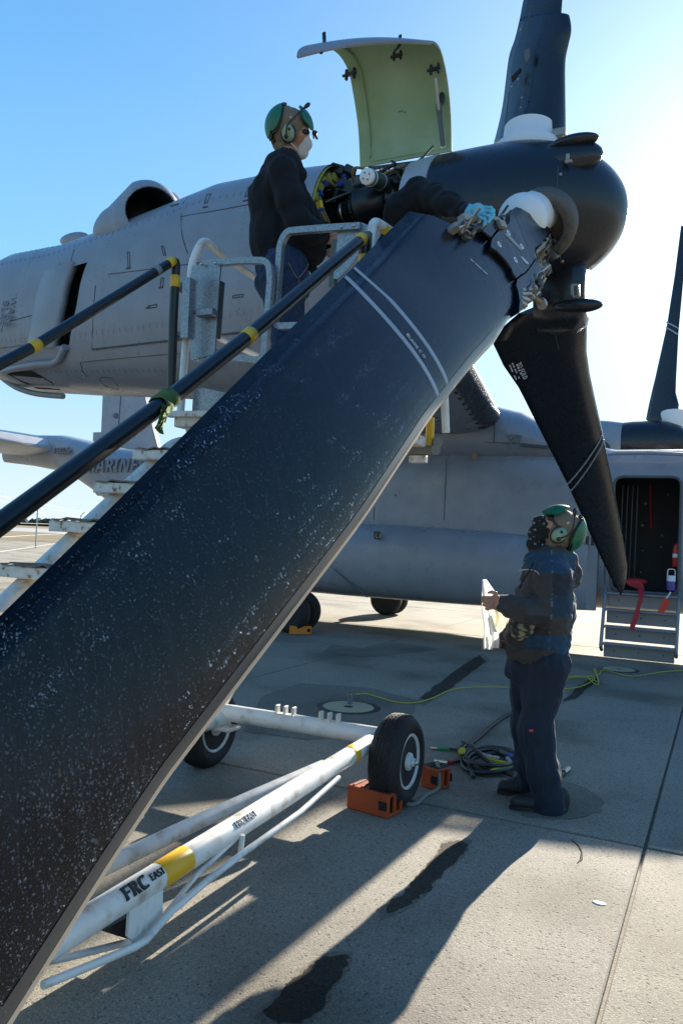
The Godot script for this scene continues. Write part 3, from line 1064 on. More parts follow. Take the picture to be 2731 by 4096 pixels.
func engine_bay(ac: Node3D) -> void:
	# what the open door lays bare
	var s := sth()
	var rings := []
	for f in [-2.05, -1.5, -1.1]:
		var ring := PackedVector3Array()
		for k in 25:
			ring.append(nac(f, lerpf(1.55, 4.2, k / 24.0), -0.03))
		rings.append(ring)
	loft(s, rings, false, false, false)
	var bay := part("engine_bay", done(s), mats.yellow_primer, ac)
	s = sth()
	rings = []
	for f in [-2.02, -2.0]:
		var ring := PackedVector3Array()
		for k in 40:
			ring.append(nac(f, TAU * k / 40, -0.04))
		rings.append(ring)
	loft(s, rings)
	part("bulkhead", done(s), mats.engine_black, bay)
	s = sth()
	for k in 12:
		var t := lerpf(0.25, 2.1, k / 11.0)
		var p := nac(-1.9, t, -0.10)
		box(s, p, Vector3(0.14, 0.07, 0.07), 0.01, Basis(Vector3.RIGHT, t - PI / 2))
	part("rib_frame", done(s), mats.yellow_primer, bay)
	s = sth()
	rings = []
	for f in [-1.98, -1.80]:
		var ring := PackedVector3Array()
		for k in 30:
			ring.append(nac(f, lerpf(-0.1, 1.9, k / 29.0), -0.012))
		rings.append(ring)
	loft(s, rings, false, false, false)
	part("rib_frame", done(s), mats.yellow_primer, bay)
	# a dark floor of ducts below and behind
	s = sth()
	ball(s, Vector3(-1.55, 3.72, 7.05), Vector3(0.5, 0.42, 0.42))
	ball(s, Vector3(-1.25, 4.0, 6.85), Vector3(0.35, 0.5, 0.35))
	part("duct", done(s), mats.engine_black, bay)
	# gearbox drum with its flanges
	var c: Vector3 = Vector3(-1.503, 4.329, 7.25)
	var ax := Vector3(1, 0.06, 0.12).normalized()
	s = sth()
	var xf := along(c - ax * 0.13, ax)
	lathe(s, xf, [Vector2(0.03, -0.302), Vector2(0.072, -0.302), Vector2(0.078, -0.259), Vector2(0.084, -0.0864), Vector2(0.102, -0.072), Vector2(0.102, -0.0432), Vector2(0.093, -0.036), Vector2(0.12, -0.0144), Vector2(0.159, 0), Vector2(0.162, 0.0216), Vector2(0.147, 0.0288), Vector2(0.15, 0.115), Vector2(0.126, 0.158), Vector2(0.096, 0.216), Vector2(0.06, 0.245)], 32)
	part("gearbox", done(s), mats.engine_black, bay)
	s = sth()
	for k in 22:
		var a := TAU * k / 22
		disc(s, xf * Vector3(cos(a) * 0.152, -0.008, sin(a) * 0.152), -ax, 0.007, 0.012, 6)
		disc(s, xf * Vector3(cos(a) * 0.09, -0.09, sin(a) * 0.09), -ax, 0.006, 0.012, 6)
	var bo := part("bolts", done(s), mats.engine_grey, bay)
	bo.set_meta("kind", "stuff")
	s = sth()
	lathe(s, along(c - ax * 0.30, ax), [Vector2(0.086, 0), Vector2(0.092, 0.008), Vector2(0.092, 0.022), Vector2(0.086, 0.03)], 28)
	part("clamp_ring", done(s), mats.steel, bay)
	# white-capped canister
	var a0: Vector3 = Vector3(-1.411, 4.395, 7.6)
	var d0: Vector3 = (Vector3(-1.391, 4.465, 7.3) - a0).normalized()
	s = sth()
	lathe(s, along(a0 + d0 * 0.02, d0), [Vector2(0.062, 0), Vector2(0.064, 0.01), Vector2(0.064, 0.26), Vector2(0.055, 0.29)], 28)
	part("canister", done(s), mats.green_can, bay)
	s = sth()
	lathe(s, along(a0, d0), [Vector2(0.0, -0.006), Vector2(0.056, -0.006), Vector2(0.064, 0.0), Vector2(0.065, 0.022)], 28)
	part("canister_cap", done(s), mats.white_plastic, bay)
	s = sth()
	for k in 4:
		var o := Vector3(cos(k * TAU / 4 + 0.4) * 0.03, -0.009, sin(k * TAU / 4 + 0.4) * 0.03)
		disc(s, along(a0, d0) * o, -d0, 0.006, 0.006, 8)
	part("screws", done(s), mats.engine_black, bay).set_meta("kind", "stuff")
	for k: float in [0.05, 0.065, 0.22]:
		s = sth()
		lathe(s, along(a0 + d0 * k, d0), [Vector2(0.064, 0), Vector2(0.066, 0.001), Vector2(0.066, 0.006), Vector2(0.064, 0.007)], 24)
		part("canister_band", done(s), mats.white_plastic, bay)
	# door actuator
	s = sth()
	tube(s, [Vector3(-1.527, 4.615, 7.05), Vector3(-1.332, 4.638, 7)], 0.036, 14)
	part("actuator", done(s), mats.engine_grey, bay)
	s = sth()
	tube(s, [Vector3(-1.332, 4.636, 7), Vector3(-1.139, 4.648, 6.95)], 0.014, 10)
	part("actuator_rod", done(s), mats.steel, bay)
	# hoses and their clamps
	var hs := [
		[[Vector3(-1.778, 4.108, 7.55), Vector3(-1.797, 4.177, 7.62), Vector3(-1.823, 4.262, 7.6), Vector3(-1.848, 4.349, 7.55), Vector3(-1.838, 4.442, 7.5), Vector3(-1.851, 4.519, 7.4), Vector3(-1.834, 4.499, 7.35)], 0.016, "tan_hose"],
		[[Vector3(-1.78, 4.117, 7.5), Vector3(-1.785, 4.183, 7.6), Vector3(-1.805, 4.238, 7.6), Vector3(-1.836, 4.303, 7.58), Vector3(-1.912, 4.39, 7.5)], 0.016, "tan_hose"],
		[[Vector3(-1.821, 4.487, 7.35), Vector3(-1.774, 4.498, 7.35), Vector3(-1.759, 4.541, 7.3), Vector3(-1.771, 4.608, 7.25), Vector3(-1.808, 4.686, 7.2), Vector3(-1.822, 4.743, 7.1), Vector3(-1.809, 4.763, 7)], 0.015, "tan_hose"],
		[[Vector3(-1.907, 4.421, 7.5), Vector3(-1.919, 4.573, 7.4), Vector3(-1.878, 4.653, 7.3), Vector3(-1.859, 4.739, 7.15)], 0.012, "engine_grey"],
		[[Vector3(-1.845, 4.315, 7.45), Vector3(-1.767, 4.366, 7.4), Vector3(-1.701, 4.435, 7.3)], 0.012, "engine_grey"],
		[[Vector3(-1.354, 4.398, 7.3), Vector3(-1.343, 4.48, 7.2), Vector3(-1.316, 4.508, 7.1), Vector3(-1.313, 4.593, 7)], 0.02, "engine_black"],
		[[Vector3(-1.555, 4.666, 7.1), Vector3(-1.54, 4.696, 7), Vector3(-1.501, 4.695, 6.95), Vector3(-1.5, 4.733, 6.9)], 0.018, "engine_black"],
		[[Vector3(-1.291, 4.461, 7.1), Vector3(-1.302, 4.538, 7.05), Vector3(-1.301, 4.591, 7)], 0.018, "engine_grey"],
	]
	for h in hs:
		s = sth()
		tube(s, spline(h[0], 5), h[1], 8)
		part("hose", done(s), mats[h[2]], bay)
	for p in [Vector3(-1.831, 4.328, 7.58), Vector3(-1.835, 4.444, 7.5), Vector3(-1.76, 4.494, 7.36), Vector3(-1.768, 4.597, 7.27), Vector3(-1.803, 4.68, 7.21), Vector3(-1.798, 4.186, 7.62), Vector3(-1.799, 4.737, 7.05)]:
		s = sth()
		tube(s, [p - Vector3(0.02, 0.006, 0), p + Vector3(0.02, 0.006, 0)], 0.027, 10)
		part("hose_clamp", done(s), mats.blue_clamp, bay)
	for p in [Vector3(-1.816, 4.205, 7.63), Vector3(-1.79, 4.212, 7.63), Vector3(-1.863, 4.172, 7.6)]:
		s = sth()
		tube(s, [p - Vector3(-0.006, 0.03, 0), p + Vector3(-0.006, 0.03, 0)], 0.02, 8)
		part("hose_band", done(s), mats.yellow_band, bay)
	# small boxes and fittings in the dark
	var bx := [[c5b(300, 160), 0.09], [c5b(400, 165), 0.08], [c5b(240, 150), 0.06], [c5b(440, 260), 0.09], [c5b(380, 300), 0.12], [c5b(760, 240), 0.06], [c5b(640, 390), 0.07], [c5b(120, 260), 0.07], [c5b(700, 350), 0.09]]
	for b in bx:
		s = sth()
		box(s, b[0], Vector3(b[1] * 1.3, b[1], b[1]), 0.012, Basis.from_euler(Vector3(0, rng.randf(), rng.randf_range(-0.3, 0.3))))
		part("fitting", done(s), mats.engine_grey if rng.randf() < 0.5 else mats.engine_black, bay)
	for k in 22:
		var p := c5b(rng.randf_range(130, 900), rng.randf_range(170, 470))
		var pts := [p]
		for m in 3:
			pts.append(pts[-1] + Vector3(rng.randf_range(-0.13, 0.16), rng.randf_range(-0.09, 0.09), rng.randf_range(-0.12, 0.10)))
		s = sth()
		tube(s, spline(pts, 4), rng.randf_range(0.006, 0.018), 7)
		part("pipe", done(s), [mats.engine_black, mats.engine_grey, mats.engine_black, mats.tan_hose][rng.randi() % 4], bay)
	# yellow sill under the hinge, with its row of studs
	s = sth()
	slab(s, [Vector3(-1.704, 4.775, 6.88), Vector3(-1.534, 4.776, 6.88), Vector3(-1.169, 4.776, 6.88), Vector3(-1.166, 4.687, 6.88), Vector3(-1.376, 4.711, 6.88), Vector3(-1.604, 4.719, 6.88), Vector3(-1.665, 4.733, 6.88)], Vector3(0, 0.2, 1).normalized(), 0.02)
	part("hinge_sill", done(s), mats.yellow_primer, bay)
	s = sth()
	for k in 12:
		var p: Vector3 = Vector3(-1.658, 4.773, 6.9).lerp(Vector3(-1.167, 4.753, 6.9), k / 11.0)
		box(s, p, Vector3(0.02, 0.035, 0.025), 0.004)
	part("studs", done(s), mats.engine_black, bay).set_meta("kind", "stuff")

func c5b(x: float, y: float) -> Vector3:
	# a spot in the bay, by its place along (x) and up (y) the opening
	return Vector3(-2.197, 4.885, 7.3) + (Vector3(-1.064, 4.73, 7.2) - Vector3(-2.197, 4.885, 7.3)) * x / 1000.0 + (Vector3(-2.168, 4.324, 7.3) - Vector3(-2.197, 4.885, 7.3)) * y / 500.0

func bay_door(ac: Node3D) -> void:
	var left := [Vector2(7.0, 4.79), Vector2(7.03, 4.95), Vector2(7.07, 5.1), Vector2(7.13, 5.23), Vector2(7.21, 5.36), Vector2(7.31, 5.48), Vector2(7.42, 5.57), Vector2(7.5, 5.61), Vector2(7.57, 5.59), Vector2(7.62, 5.53), Vector2(7.645, 5.46)]
	var right := [Vector2(7.0, 4.79), Vector2(7.02, 4.92), Vector2(7.05, 5.04), Vector2(7.09, 5.15), Vector2(7.15, 5.26), Vector2(7.23, 5.35), Vector2(7.32, 5.41), Vector2(7.4, 5.43), Vector2(7.46, 5.425), Vector2(7.5, 5.41), Vector2(7.52, 5.39)]
	var rows := []
	var n := 24
	for j in n + 1:
		var v := float(j) / n
		var ring := PackedVector3Array()
		for i in left.size():
			var f0 := -1.76 - 0.30 * smoothstep(5.0, 9.0, i)
			var f1 := -0.93 - 0.03 * smoothstep(6.0, 10.0, i)
			var bulge := 0.05 * sin(v * PI) * smoothstep(3.0, 8.0, i)
			var p: Vector2 = left[i].lerp(right[i], v)
			ring.append(Vector3(lerpf(f0, f1, v), p.y + bulge, p.x))
		rows.append(spline(Array(ring), 4))
	var mk := func(off: float) -> Array:
		var out := []
		for j in rows.size():
			var ring := PackedVector3Array()
			for i in rows[j].size():
				var d: Vector3 = (rows[j][mini(i + 1, rows[j].size() - 1)] - rows[j][maxi(i - 1, 0)]).normalized()
				ring.append(rows[j][i] + Vector3(0, d.z, -d.y) * off)
			out.append(ring)
		return out
	var outer: Array = mk.call(0.016)
	var inner: Array = mk.call(-0.004)
	var s := sth()
	loft(s, outer, false, false, false)
	var door := part("nacelle_door", done(s), mats.grey_paint, ac, "raised grey nacelle door with pale green inside")
	s = sth()
	loft(s, inner, false, false, false)
	part("inner_skin", done(s), mats.green_primer, door)
	s = sth()
	var strips := []
	strips.append([Array(outer[0]), Array(inner[0])])
	strips.append([Array(outer[-1]), Array(inner[-1])])
	var fe := [[], []]
	for j in outer.size():
		fe[0].append(outer[j][-1])
		fe[1].append(inner[j][-1])
	strips.append(fe)
	for st in strips:
		var t := PackedVector3Array()
		for i in st[0].size() - 1:
			q4(t, st[0][i], st[0][i + 1], st[1][i + 1], st[1][i])
		emit(s, t, -1)
	part("door_edge", done(s), mats.light_grey_paint, door)
	# stiffening fold along the rear edge and a doubler along the hinge
	s = sth()
	var fold := []
	for i in range(2, inner[3].size() - 12):
		fold.append(inner[3][i] + Vector3(0, -0.004, 0.004))
	tube(s, fold, 0.02, 6, 0.5)
	part("edge_fold", done(s), mats.green_primer, door)
	s = sth()
	loft(s, [PackedVector3Array([inner[3][1], inner[3][4]]), PackedVector3Array([inner[12][1], inner[12][4]]), PackedVector3Array([inner[23][1], inner[23][4]])].map(func(r): return PackedVector3Array([r[0] + Vector3(0, 0, 0.006), r[1] + Vector3(0, 0, 0.006)])), false, false, false)
	part("doubler", done(s), mats.green_primer, door)
	# piano hinge
	s = sth()
	for k in 30:
		var p: Vector3 = Vector3(-1.656, 4.761, 7).lerp(Vector3(-1.099, 4.737, 7), k / 29.0)
		box(s, p, Vector3(0.012, 0.03, 0.02), 0.002)
	part("hinge", done(s), mats.engine_grey, door)
	s = sth()
	tube(s, [Vector3(-1.684, 4.775, 6.985), Vector3(-1.105, 4.749, 6.985)], 0.016, 6)
	part("hinge_pin", done(s), mats.engine_black, door)
	# hold-open strut
	s = sth()
	tube(s, [Vector3(-0.9941, 5.044, 7.16), Vector3(-0.9702, 4.783, 7.1)], 0.019, 10)
	var st2 := part("strut", done(s), mats.engine_grey, door)
	s = sth()
	tube(s, [Vector3(-0.9848, 5.251, 7.3), Vector3(-0.9941, 5.044, 7.16)], 0.012, 10)
	part("strut_rod", done(s), mats.steel, door)
	s = sth()
	tube(s, [Vector3(-0.9981, 5.109, 7.17), Vector3(-0.994, 5.047, 7.155)], 0.024, 10)
	part("strut_collar", done(s), mats.engine_grey, door)
	# latches inside, and the two hooks that stand up from the lip
	for q in [[Vector3(-1.725, 5.424, 7.34), 0.05], [Vector3(-0.9954, 5.326, 7.3), 0.045], [Vector3(-1.272, 5.43, 7.42), 0.04]]:
		s = sth()
		for dx in [-1, 1]:
			box(s, q[0] + Vector3(dx * q[1] * 0.7, 0, 0), Vector3(q[1] * 0.5, q[1] * 1.9, 0.03), 0.008)
		box(s, q[0], Vector3(q[1] * 2, q[1] * 0.6, 0.035), 0.008)
		tube(s, [q[0] + Vector3(-q[1] * 1.3, -0.01, 0.01), q[0] + Vector3(q[1] * 1.2, 0.0, 0.01)], 0.012, 8)
		part("latch", done(s), mats.engine_black, door)
	s = sth()
	ball(s, Vector3(-0.9888, 5.174, 7.13), Vector3(0.026, 0.06, 0.008))
	part("grip_hole", done(s), mats.engine_black, door)
	for q in [[Vector3(-1.854, 5.468, 7.62), Vector3(-1.852, 5.56, 7.58), Vector3(-1.876, 5.631, 7.54), Vector3(-1.883, 5.696, 7.54)], [Vector3(-1.233, 5.38, 7.56), Vector3(-1.214, 5.437, 7.52), Vector3(-1.229, 5.493, 7.48), Vector3(-1.234, 5.556, 7.47)]]:
		s = sth()
		tube(s, rounded(q, 0.02, 3), 0.017, 6, 0.5)
		part("door_hook", done(s), mats.engine_black, door)
	s = sth()
	for p in [Vector3(-1.321, 5.089, 7.2), Vector3(-1.296, 5.091, 7.2), Vector3(-1.271, 5.077, 7.2)]:
		box(s, p + Vector3(0, 0, 0.012), Vector3(0.025, 0.008, 0.002))
	part("stencil", done(s), mats.seam, door)

# ---------------------------------------------------------------- rotors
var sec3 := [[Vector3(0.04211, 2.817, 8.794), Vector3(0.04216, 2.824, 8.785), Vector3(0.04225, 2.838, 8.765), Vector3(0.04245, 2.867, 8.724), Vector3(0.02908, 2.936, 8.674), Vector3(-0.001893, 3.037, 8.638), Vector3(-0.04159, 3.153, 8.612), Vector3(-0.1129, 3.227, 8.747), Vector3(-0.1581, 3.313, 8.781), Vector3(-0.1948, 3.278, 8.95), Vector3(-0.2483, 3.29, 9.113), Vector3(-0.2892, 3.29, 9.25), Vector3(-0.3182, 3.26, 9.387)], [Vector3(0.04745, 2.629, 9.048), Vector3(0.0444, 2.631, 9.054), Vector3(0.03794, 2.638, 9.065), Vector3(0.02462, 2.65, 9.089), Vector3(0.001797, 2.672, 9.129), Vector3(-0.02864, 2.7, 9.183), Vector3(-0.06668, 2.736, 9.25), Vector3(-0.1123, 2.78, 9.331), Vector3(-0.1618, 2.826, 9.418), Vector3(-0.2112, 2.873, 9.506), Vector3(-0.2569, 2.916, 9.587), Vector3(-0.2949, 2.952, 9.654), Vector3(-0.333, 2.988, 9.721)], [Vector3(0.03018, 2.458, 9.328), Vector3(0.02751, 2.46, 9.335), Vector3(0.02182, 2.464, 9.348), Vector3(0.01012, 2.471, 9.376), Vector3(-0.00994, 2.485, 9.425), Vector3(-0.03669, 2.503, 9.489), Vector3(-0.07012, 2.526, 9.569), Vector3(-0.1102, 2.553, 9.666), Vector3(-0.1537, 2.583, 9.771), Vector3(-0.1972, 2.612, 9.875), Vector3(-0.2373, 2.639, 9.972), Vector3(-0.2707, 2.662, 10.05), Vector3(-0.3042, 2.685, 10.13)], [Vector3(0.01111, 2.102, 9.876), Vector3(0.008901, 2.104, 9.882), Vector3(0.0042, 2.107, 9.896), Vector3(-0.005478, 2.114, 9.924), Vector3(-0.02207, 2.125, 9.972), Vector3(-0.04419, 2.139, 10.04), Vector3(-0.07184, 2.158, 10.12), Vector3(-0.105, 2.18, 10.21), Vector3(-0.141, 2.204, 10.32), Vector3(-0.1769, 2.228, 10.42), Vector3(-0.2101, 2.25, 10.52), Vector3(-0.2377, 2.268, 10.6), Vector3(-0.2654, 2.287, 10.68)], [Vector3(0.007805, 1.63, 10.53), Vector3(0.006073, 1.632, 10.54), Vector3(0.002393, 1.636, 10.55), Vector3(-0.005183, 1.644, 10.57), Vector3(-0.01817, 1.658, 10.62), Vector3(-0.03549, 1.676, 10.68), Vector3(-0.05713, 1.699, 10.76), Vector3(-0.08311, 1.727, 10.85), Vector3(-0.1113, 1.757, 10.94), Vector3(-0.1394, 1.786, 11.04), Vector3(-0.1654, 1.814, 11.13), Vector3(-0.187, 1.837, 11.21), Vector3(-0.2087, 1.86, 11.28)], [Vector3(-0.003771, 1.253, 11.11), Vector3(-0.005058, 1.256, 11.12), Vector3(-0.007792, 1.261, 11.13), Vector3(-0.01342, 1.273, 11.15), Vector3(-0.02307, 1.292, 11.18), Vector3(-0.03594, 1.319, 11.23), Vector3(-0.05202, 1.351, 11.28), Vector3(-0.07132, 1.391, 11.35), Vector3(-0.09223, 1.433, 11.43), Vector3(-0.1131, 1.476, 11.5), Vector3(-0.1324, 1.515, 11.57), Vector3(-0.1485, 1.548, 11.62), Vector3(-0.1646, 1.58, 11.68)], [Vector3(-0.01048, 0.9707, 11.56), Vector3(-0.01145, 0.974, 11.56), Vector3(-0.01352, 0.981, 11.57), Vector3(-0.01777, 0.9954, 11.58), Vector3(-0.02507, 1.02, 11.61), Vector3(-0.03479, 1.053, 11.64), Vector3(-0.04694, 1.094, 11.68), Vector3(-0.06153, 1.144, 11.73), Vector3(-0.07733, 1.197, 11.78), Vector3(-0.09313, 1.251, 11.84), Vector3(-0.1077, 1.3, 11.88), Vector3(-0.1199, 1.341, 11.93), Vector3(-0.132, 1.383, 11.97)], [Vector3(-0.007995, 0.8211, 11.76), Vector3(-0.008813, 0.8245, 11.76), Vector3(-0.01055, 0.8318, 11.77), Vector3(-0.01413, 0.8469, 11.78), Vector3(-0.02027, 0.8726, 11.81), Vector3(-0.02846, 0.907, 11.84), Vector3(-0.03869, 0.9499, 11.88), Vector3(-0.05097, 1.001, 11.93), Vector3(-0.06427, 1.057, 11.98), Vector3(-0.07757, 1.113, 12.03), Vector3(-0.08985, 1.165, 12.08), Vector3(-0.1001, 1.208, 12.12), Vector3(-0.1103, 1.251, 12.16)], [Vector3(-0.005028, 0.6338, 11.99), Vector3(-0.005777, 0.6376, 12), Vector3(-0.007368, 0.6456, 12), Vector3(-0.01065, 0.662, 12.02), Vector3(-0.01626, 0.6902, 12.04), Vector3(-0.02375, 0.7278, 12.07), Vector3(-0.03312, 0.7747, 12.1), Vector3(-0.04435, 0.8311, 12.14), Vector3(-0.05652, 0.8921, 12.19), Vector3(-0.06869, 0.9532, 12.24), Vector3(-0.07993, 1.01, 12.28), Vector3(-0.08929, 1.057, 12.32), Vector3(-0.09865, 1.103, 12.35)], [Vector3(-0.002938, 0.462, 12.21), Vector3(-0.003691, 0.4658, 12.21), Vector3(-0.005292, 0.474, 12.22), Vector3(-0.008586, 0.4908, 12.23), Vector3(-0.01423, 0.5197, 12.25), Vector3(-0.02177, 0.5581, 12.28), Vector3(-0.03118, 0.6062, 12.31), Vector3(-0.04248, 0.6639, 12.35), Vector3(-0.05471, 0.7264, 12.4), Vector3(-0.06695, 0.7889, 12.45), Vector3(-0.07825, 0.8466, 12.49), Vector3(-0.08766, 0.8947, 12.52), Vector3(-0.09708, 0.9428, 12.56)]]
var n3 := Vector3(0.891, 0.3673, 0.2668)
var th3 := [0.17, 0.10]

func rotor(ac: Node3D) -> void:
	var s := sth()
	var xf := along(Vector3(0, 4.08, 7.1), Vector3.RIGHT)
	lathe(s, xf, [Vector2(0.574, -0.9), Vector2(0.58, -0.6), Vector2(0.58, -0.4), Vector2(0.5789, -0.3447), Vector2(0.5754, -0.2897), Vector2(0.5697, -0.2351), Vector2(0.5618, -0.1812), Vector2(0.5516, -0.1281), Vector2(0.5393, -0.07605), Vector2(0.5248, -0.02531), Vector2(0.5083, 0.02394), Vector2(0.4897, 0.07153), Vector2(0.4692, 0.1173), Vector2(0.4469, 0.1609), Vector2(0.4228, 0.2024), Vector2(0.397, 0.2415), Vector2(0.3697, 0.2781), Vector2(0.3409, 0.3119), Vector2(0.3108, 0.343), Vector2(0.2794, 0.3711), Vector2(0.247, 0.3962), Vector2(0.2135, 0.4182), Vector2(0.1792, 0.4369), Vector2(0.1442, 0.4524), Vector2(0.1087, 0.4644), Vector2(0.07269, 0.4731), Vector2(0.03642, 0.4783), Vector2(0, 0.48)], 72)
	var sp := part("spinner", done(s), mats.rotor_black, ac)
	s = sth()
	lathe(s, xf, [Vector2(0.46, -1.13), Vector2(0.54, -1.13), Vector2(0.560, -1.115), Vector2(0.579, -0.92), Vector2(0.573, -0.905), Vector2(0.46, -0.905)], 72)
	part("spinner_ring", done(s), mats.light_grey_paint, sp)
	# seam and screws of the nose cap
	var pl := [Vector3(0.05734, 4.244, 7.57), Vector3(0.06038, 4.127, 7.595), Vector3(0.05716, 4.034, 7.597), Vector3(0.05934, 3.905, 7.566), Vector3(0.06483, 3.788, 7.501), Vector3(0.05912, 3.708, 7.43), Vector3(0.05214, 3.635, 7.328)]
	seam(pl, sp)
	for p in [Vector3(0.07775, 4.175, 7.582), Vector3(0.0744, 4.017, 7.589), Vector3(0.07094, 3.9, 7.561), Vector3(0.06501, 3.698, 7.416), Vector3(0.06488, 3.644, 7.335)]:
		s = sth()
		ball(s, p, Vector3.ONE * 0.012, Basis.IDENTITY, 5)
		part("screw", done(s), mats.bracket, sp)
	# blade-damper pods: one over the top, one below
	for q in [[Vector3(0.1391, 4.444, 7.472), Vector3(0.175, 0.05, 0.08), 0.06], [Vector3(0.1968, 3.279, 7.42), Vector3(0.175, 0.05, 0.06), -0.03]]:
		s = sth()
		ball(s, q[0], q[1], Basis(Vector3.BACK, q[2]), 14)
		part("damper_pod", done(s), mats.rotor_black, sp)
	# raised housing under the upper pod
	s = sth()
	ball(s, Vector3(0.06853, 4.357, 7.421), Vector3(0.27, 0.15, 0.115), Basis(Vector3.RIGHT, -0.6), 14)
	part("damper_housing", done(s), mats.rotor_black, sp)
	s = sth()
	box(s, Vector3(0.1195, 4.291, 7.56), Vector3(0.025, 0.06, 0.03), 0.004)
	box(s, Vector3(0.1292, 4.261, 7.571), Vector3(0.05, 0.02, 0.03), 0.004)
	part("damper_bracket", done(s), mats.bracket, sp)
	s = sth()
	tube(s, [Vector3(0.154, 3.433, 7.42), Vector3(0.1974, 3.429, 7.42), Vector3(0.2023, 3.352, 7.42), Vector3(0.1719, 3.343, 7.42), Vector3(0.1574, 3.368, 7.42), Vector3(0.154, 3.433, 7.42)], 0.012, 6)
	part("damper_bracket", done(s), mats.bracket, sp)
	# lower blade housing
	s = sth()
	var low := oval_loft([[-0.16, 3.22, 3.75, 0.20, 2.6], [-0.05, 3.2, 3.75, 0.23, 2.8], [0.12, 3.2, 3.75, 0.23, 2.8], [0.19, 3.24, 3.72, 0.21, 2.6], [0.21, 3.3, 3.65, 0.16, 2.4]], 28, 7.05)
	loft(s, low)
	part("blade_housing", done(s), mats.rotor_black, sp)
	# ---- blades
	upper_blade(ac)
	inboard_blade(ac)
	near_blade(ac)

func skin_loft(s: SurfaceTool, secs: Array, thick: Array, n: Vector3) -> void:
	loft(s, blade_rows(secs, thick, n), true, true, true)

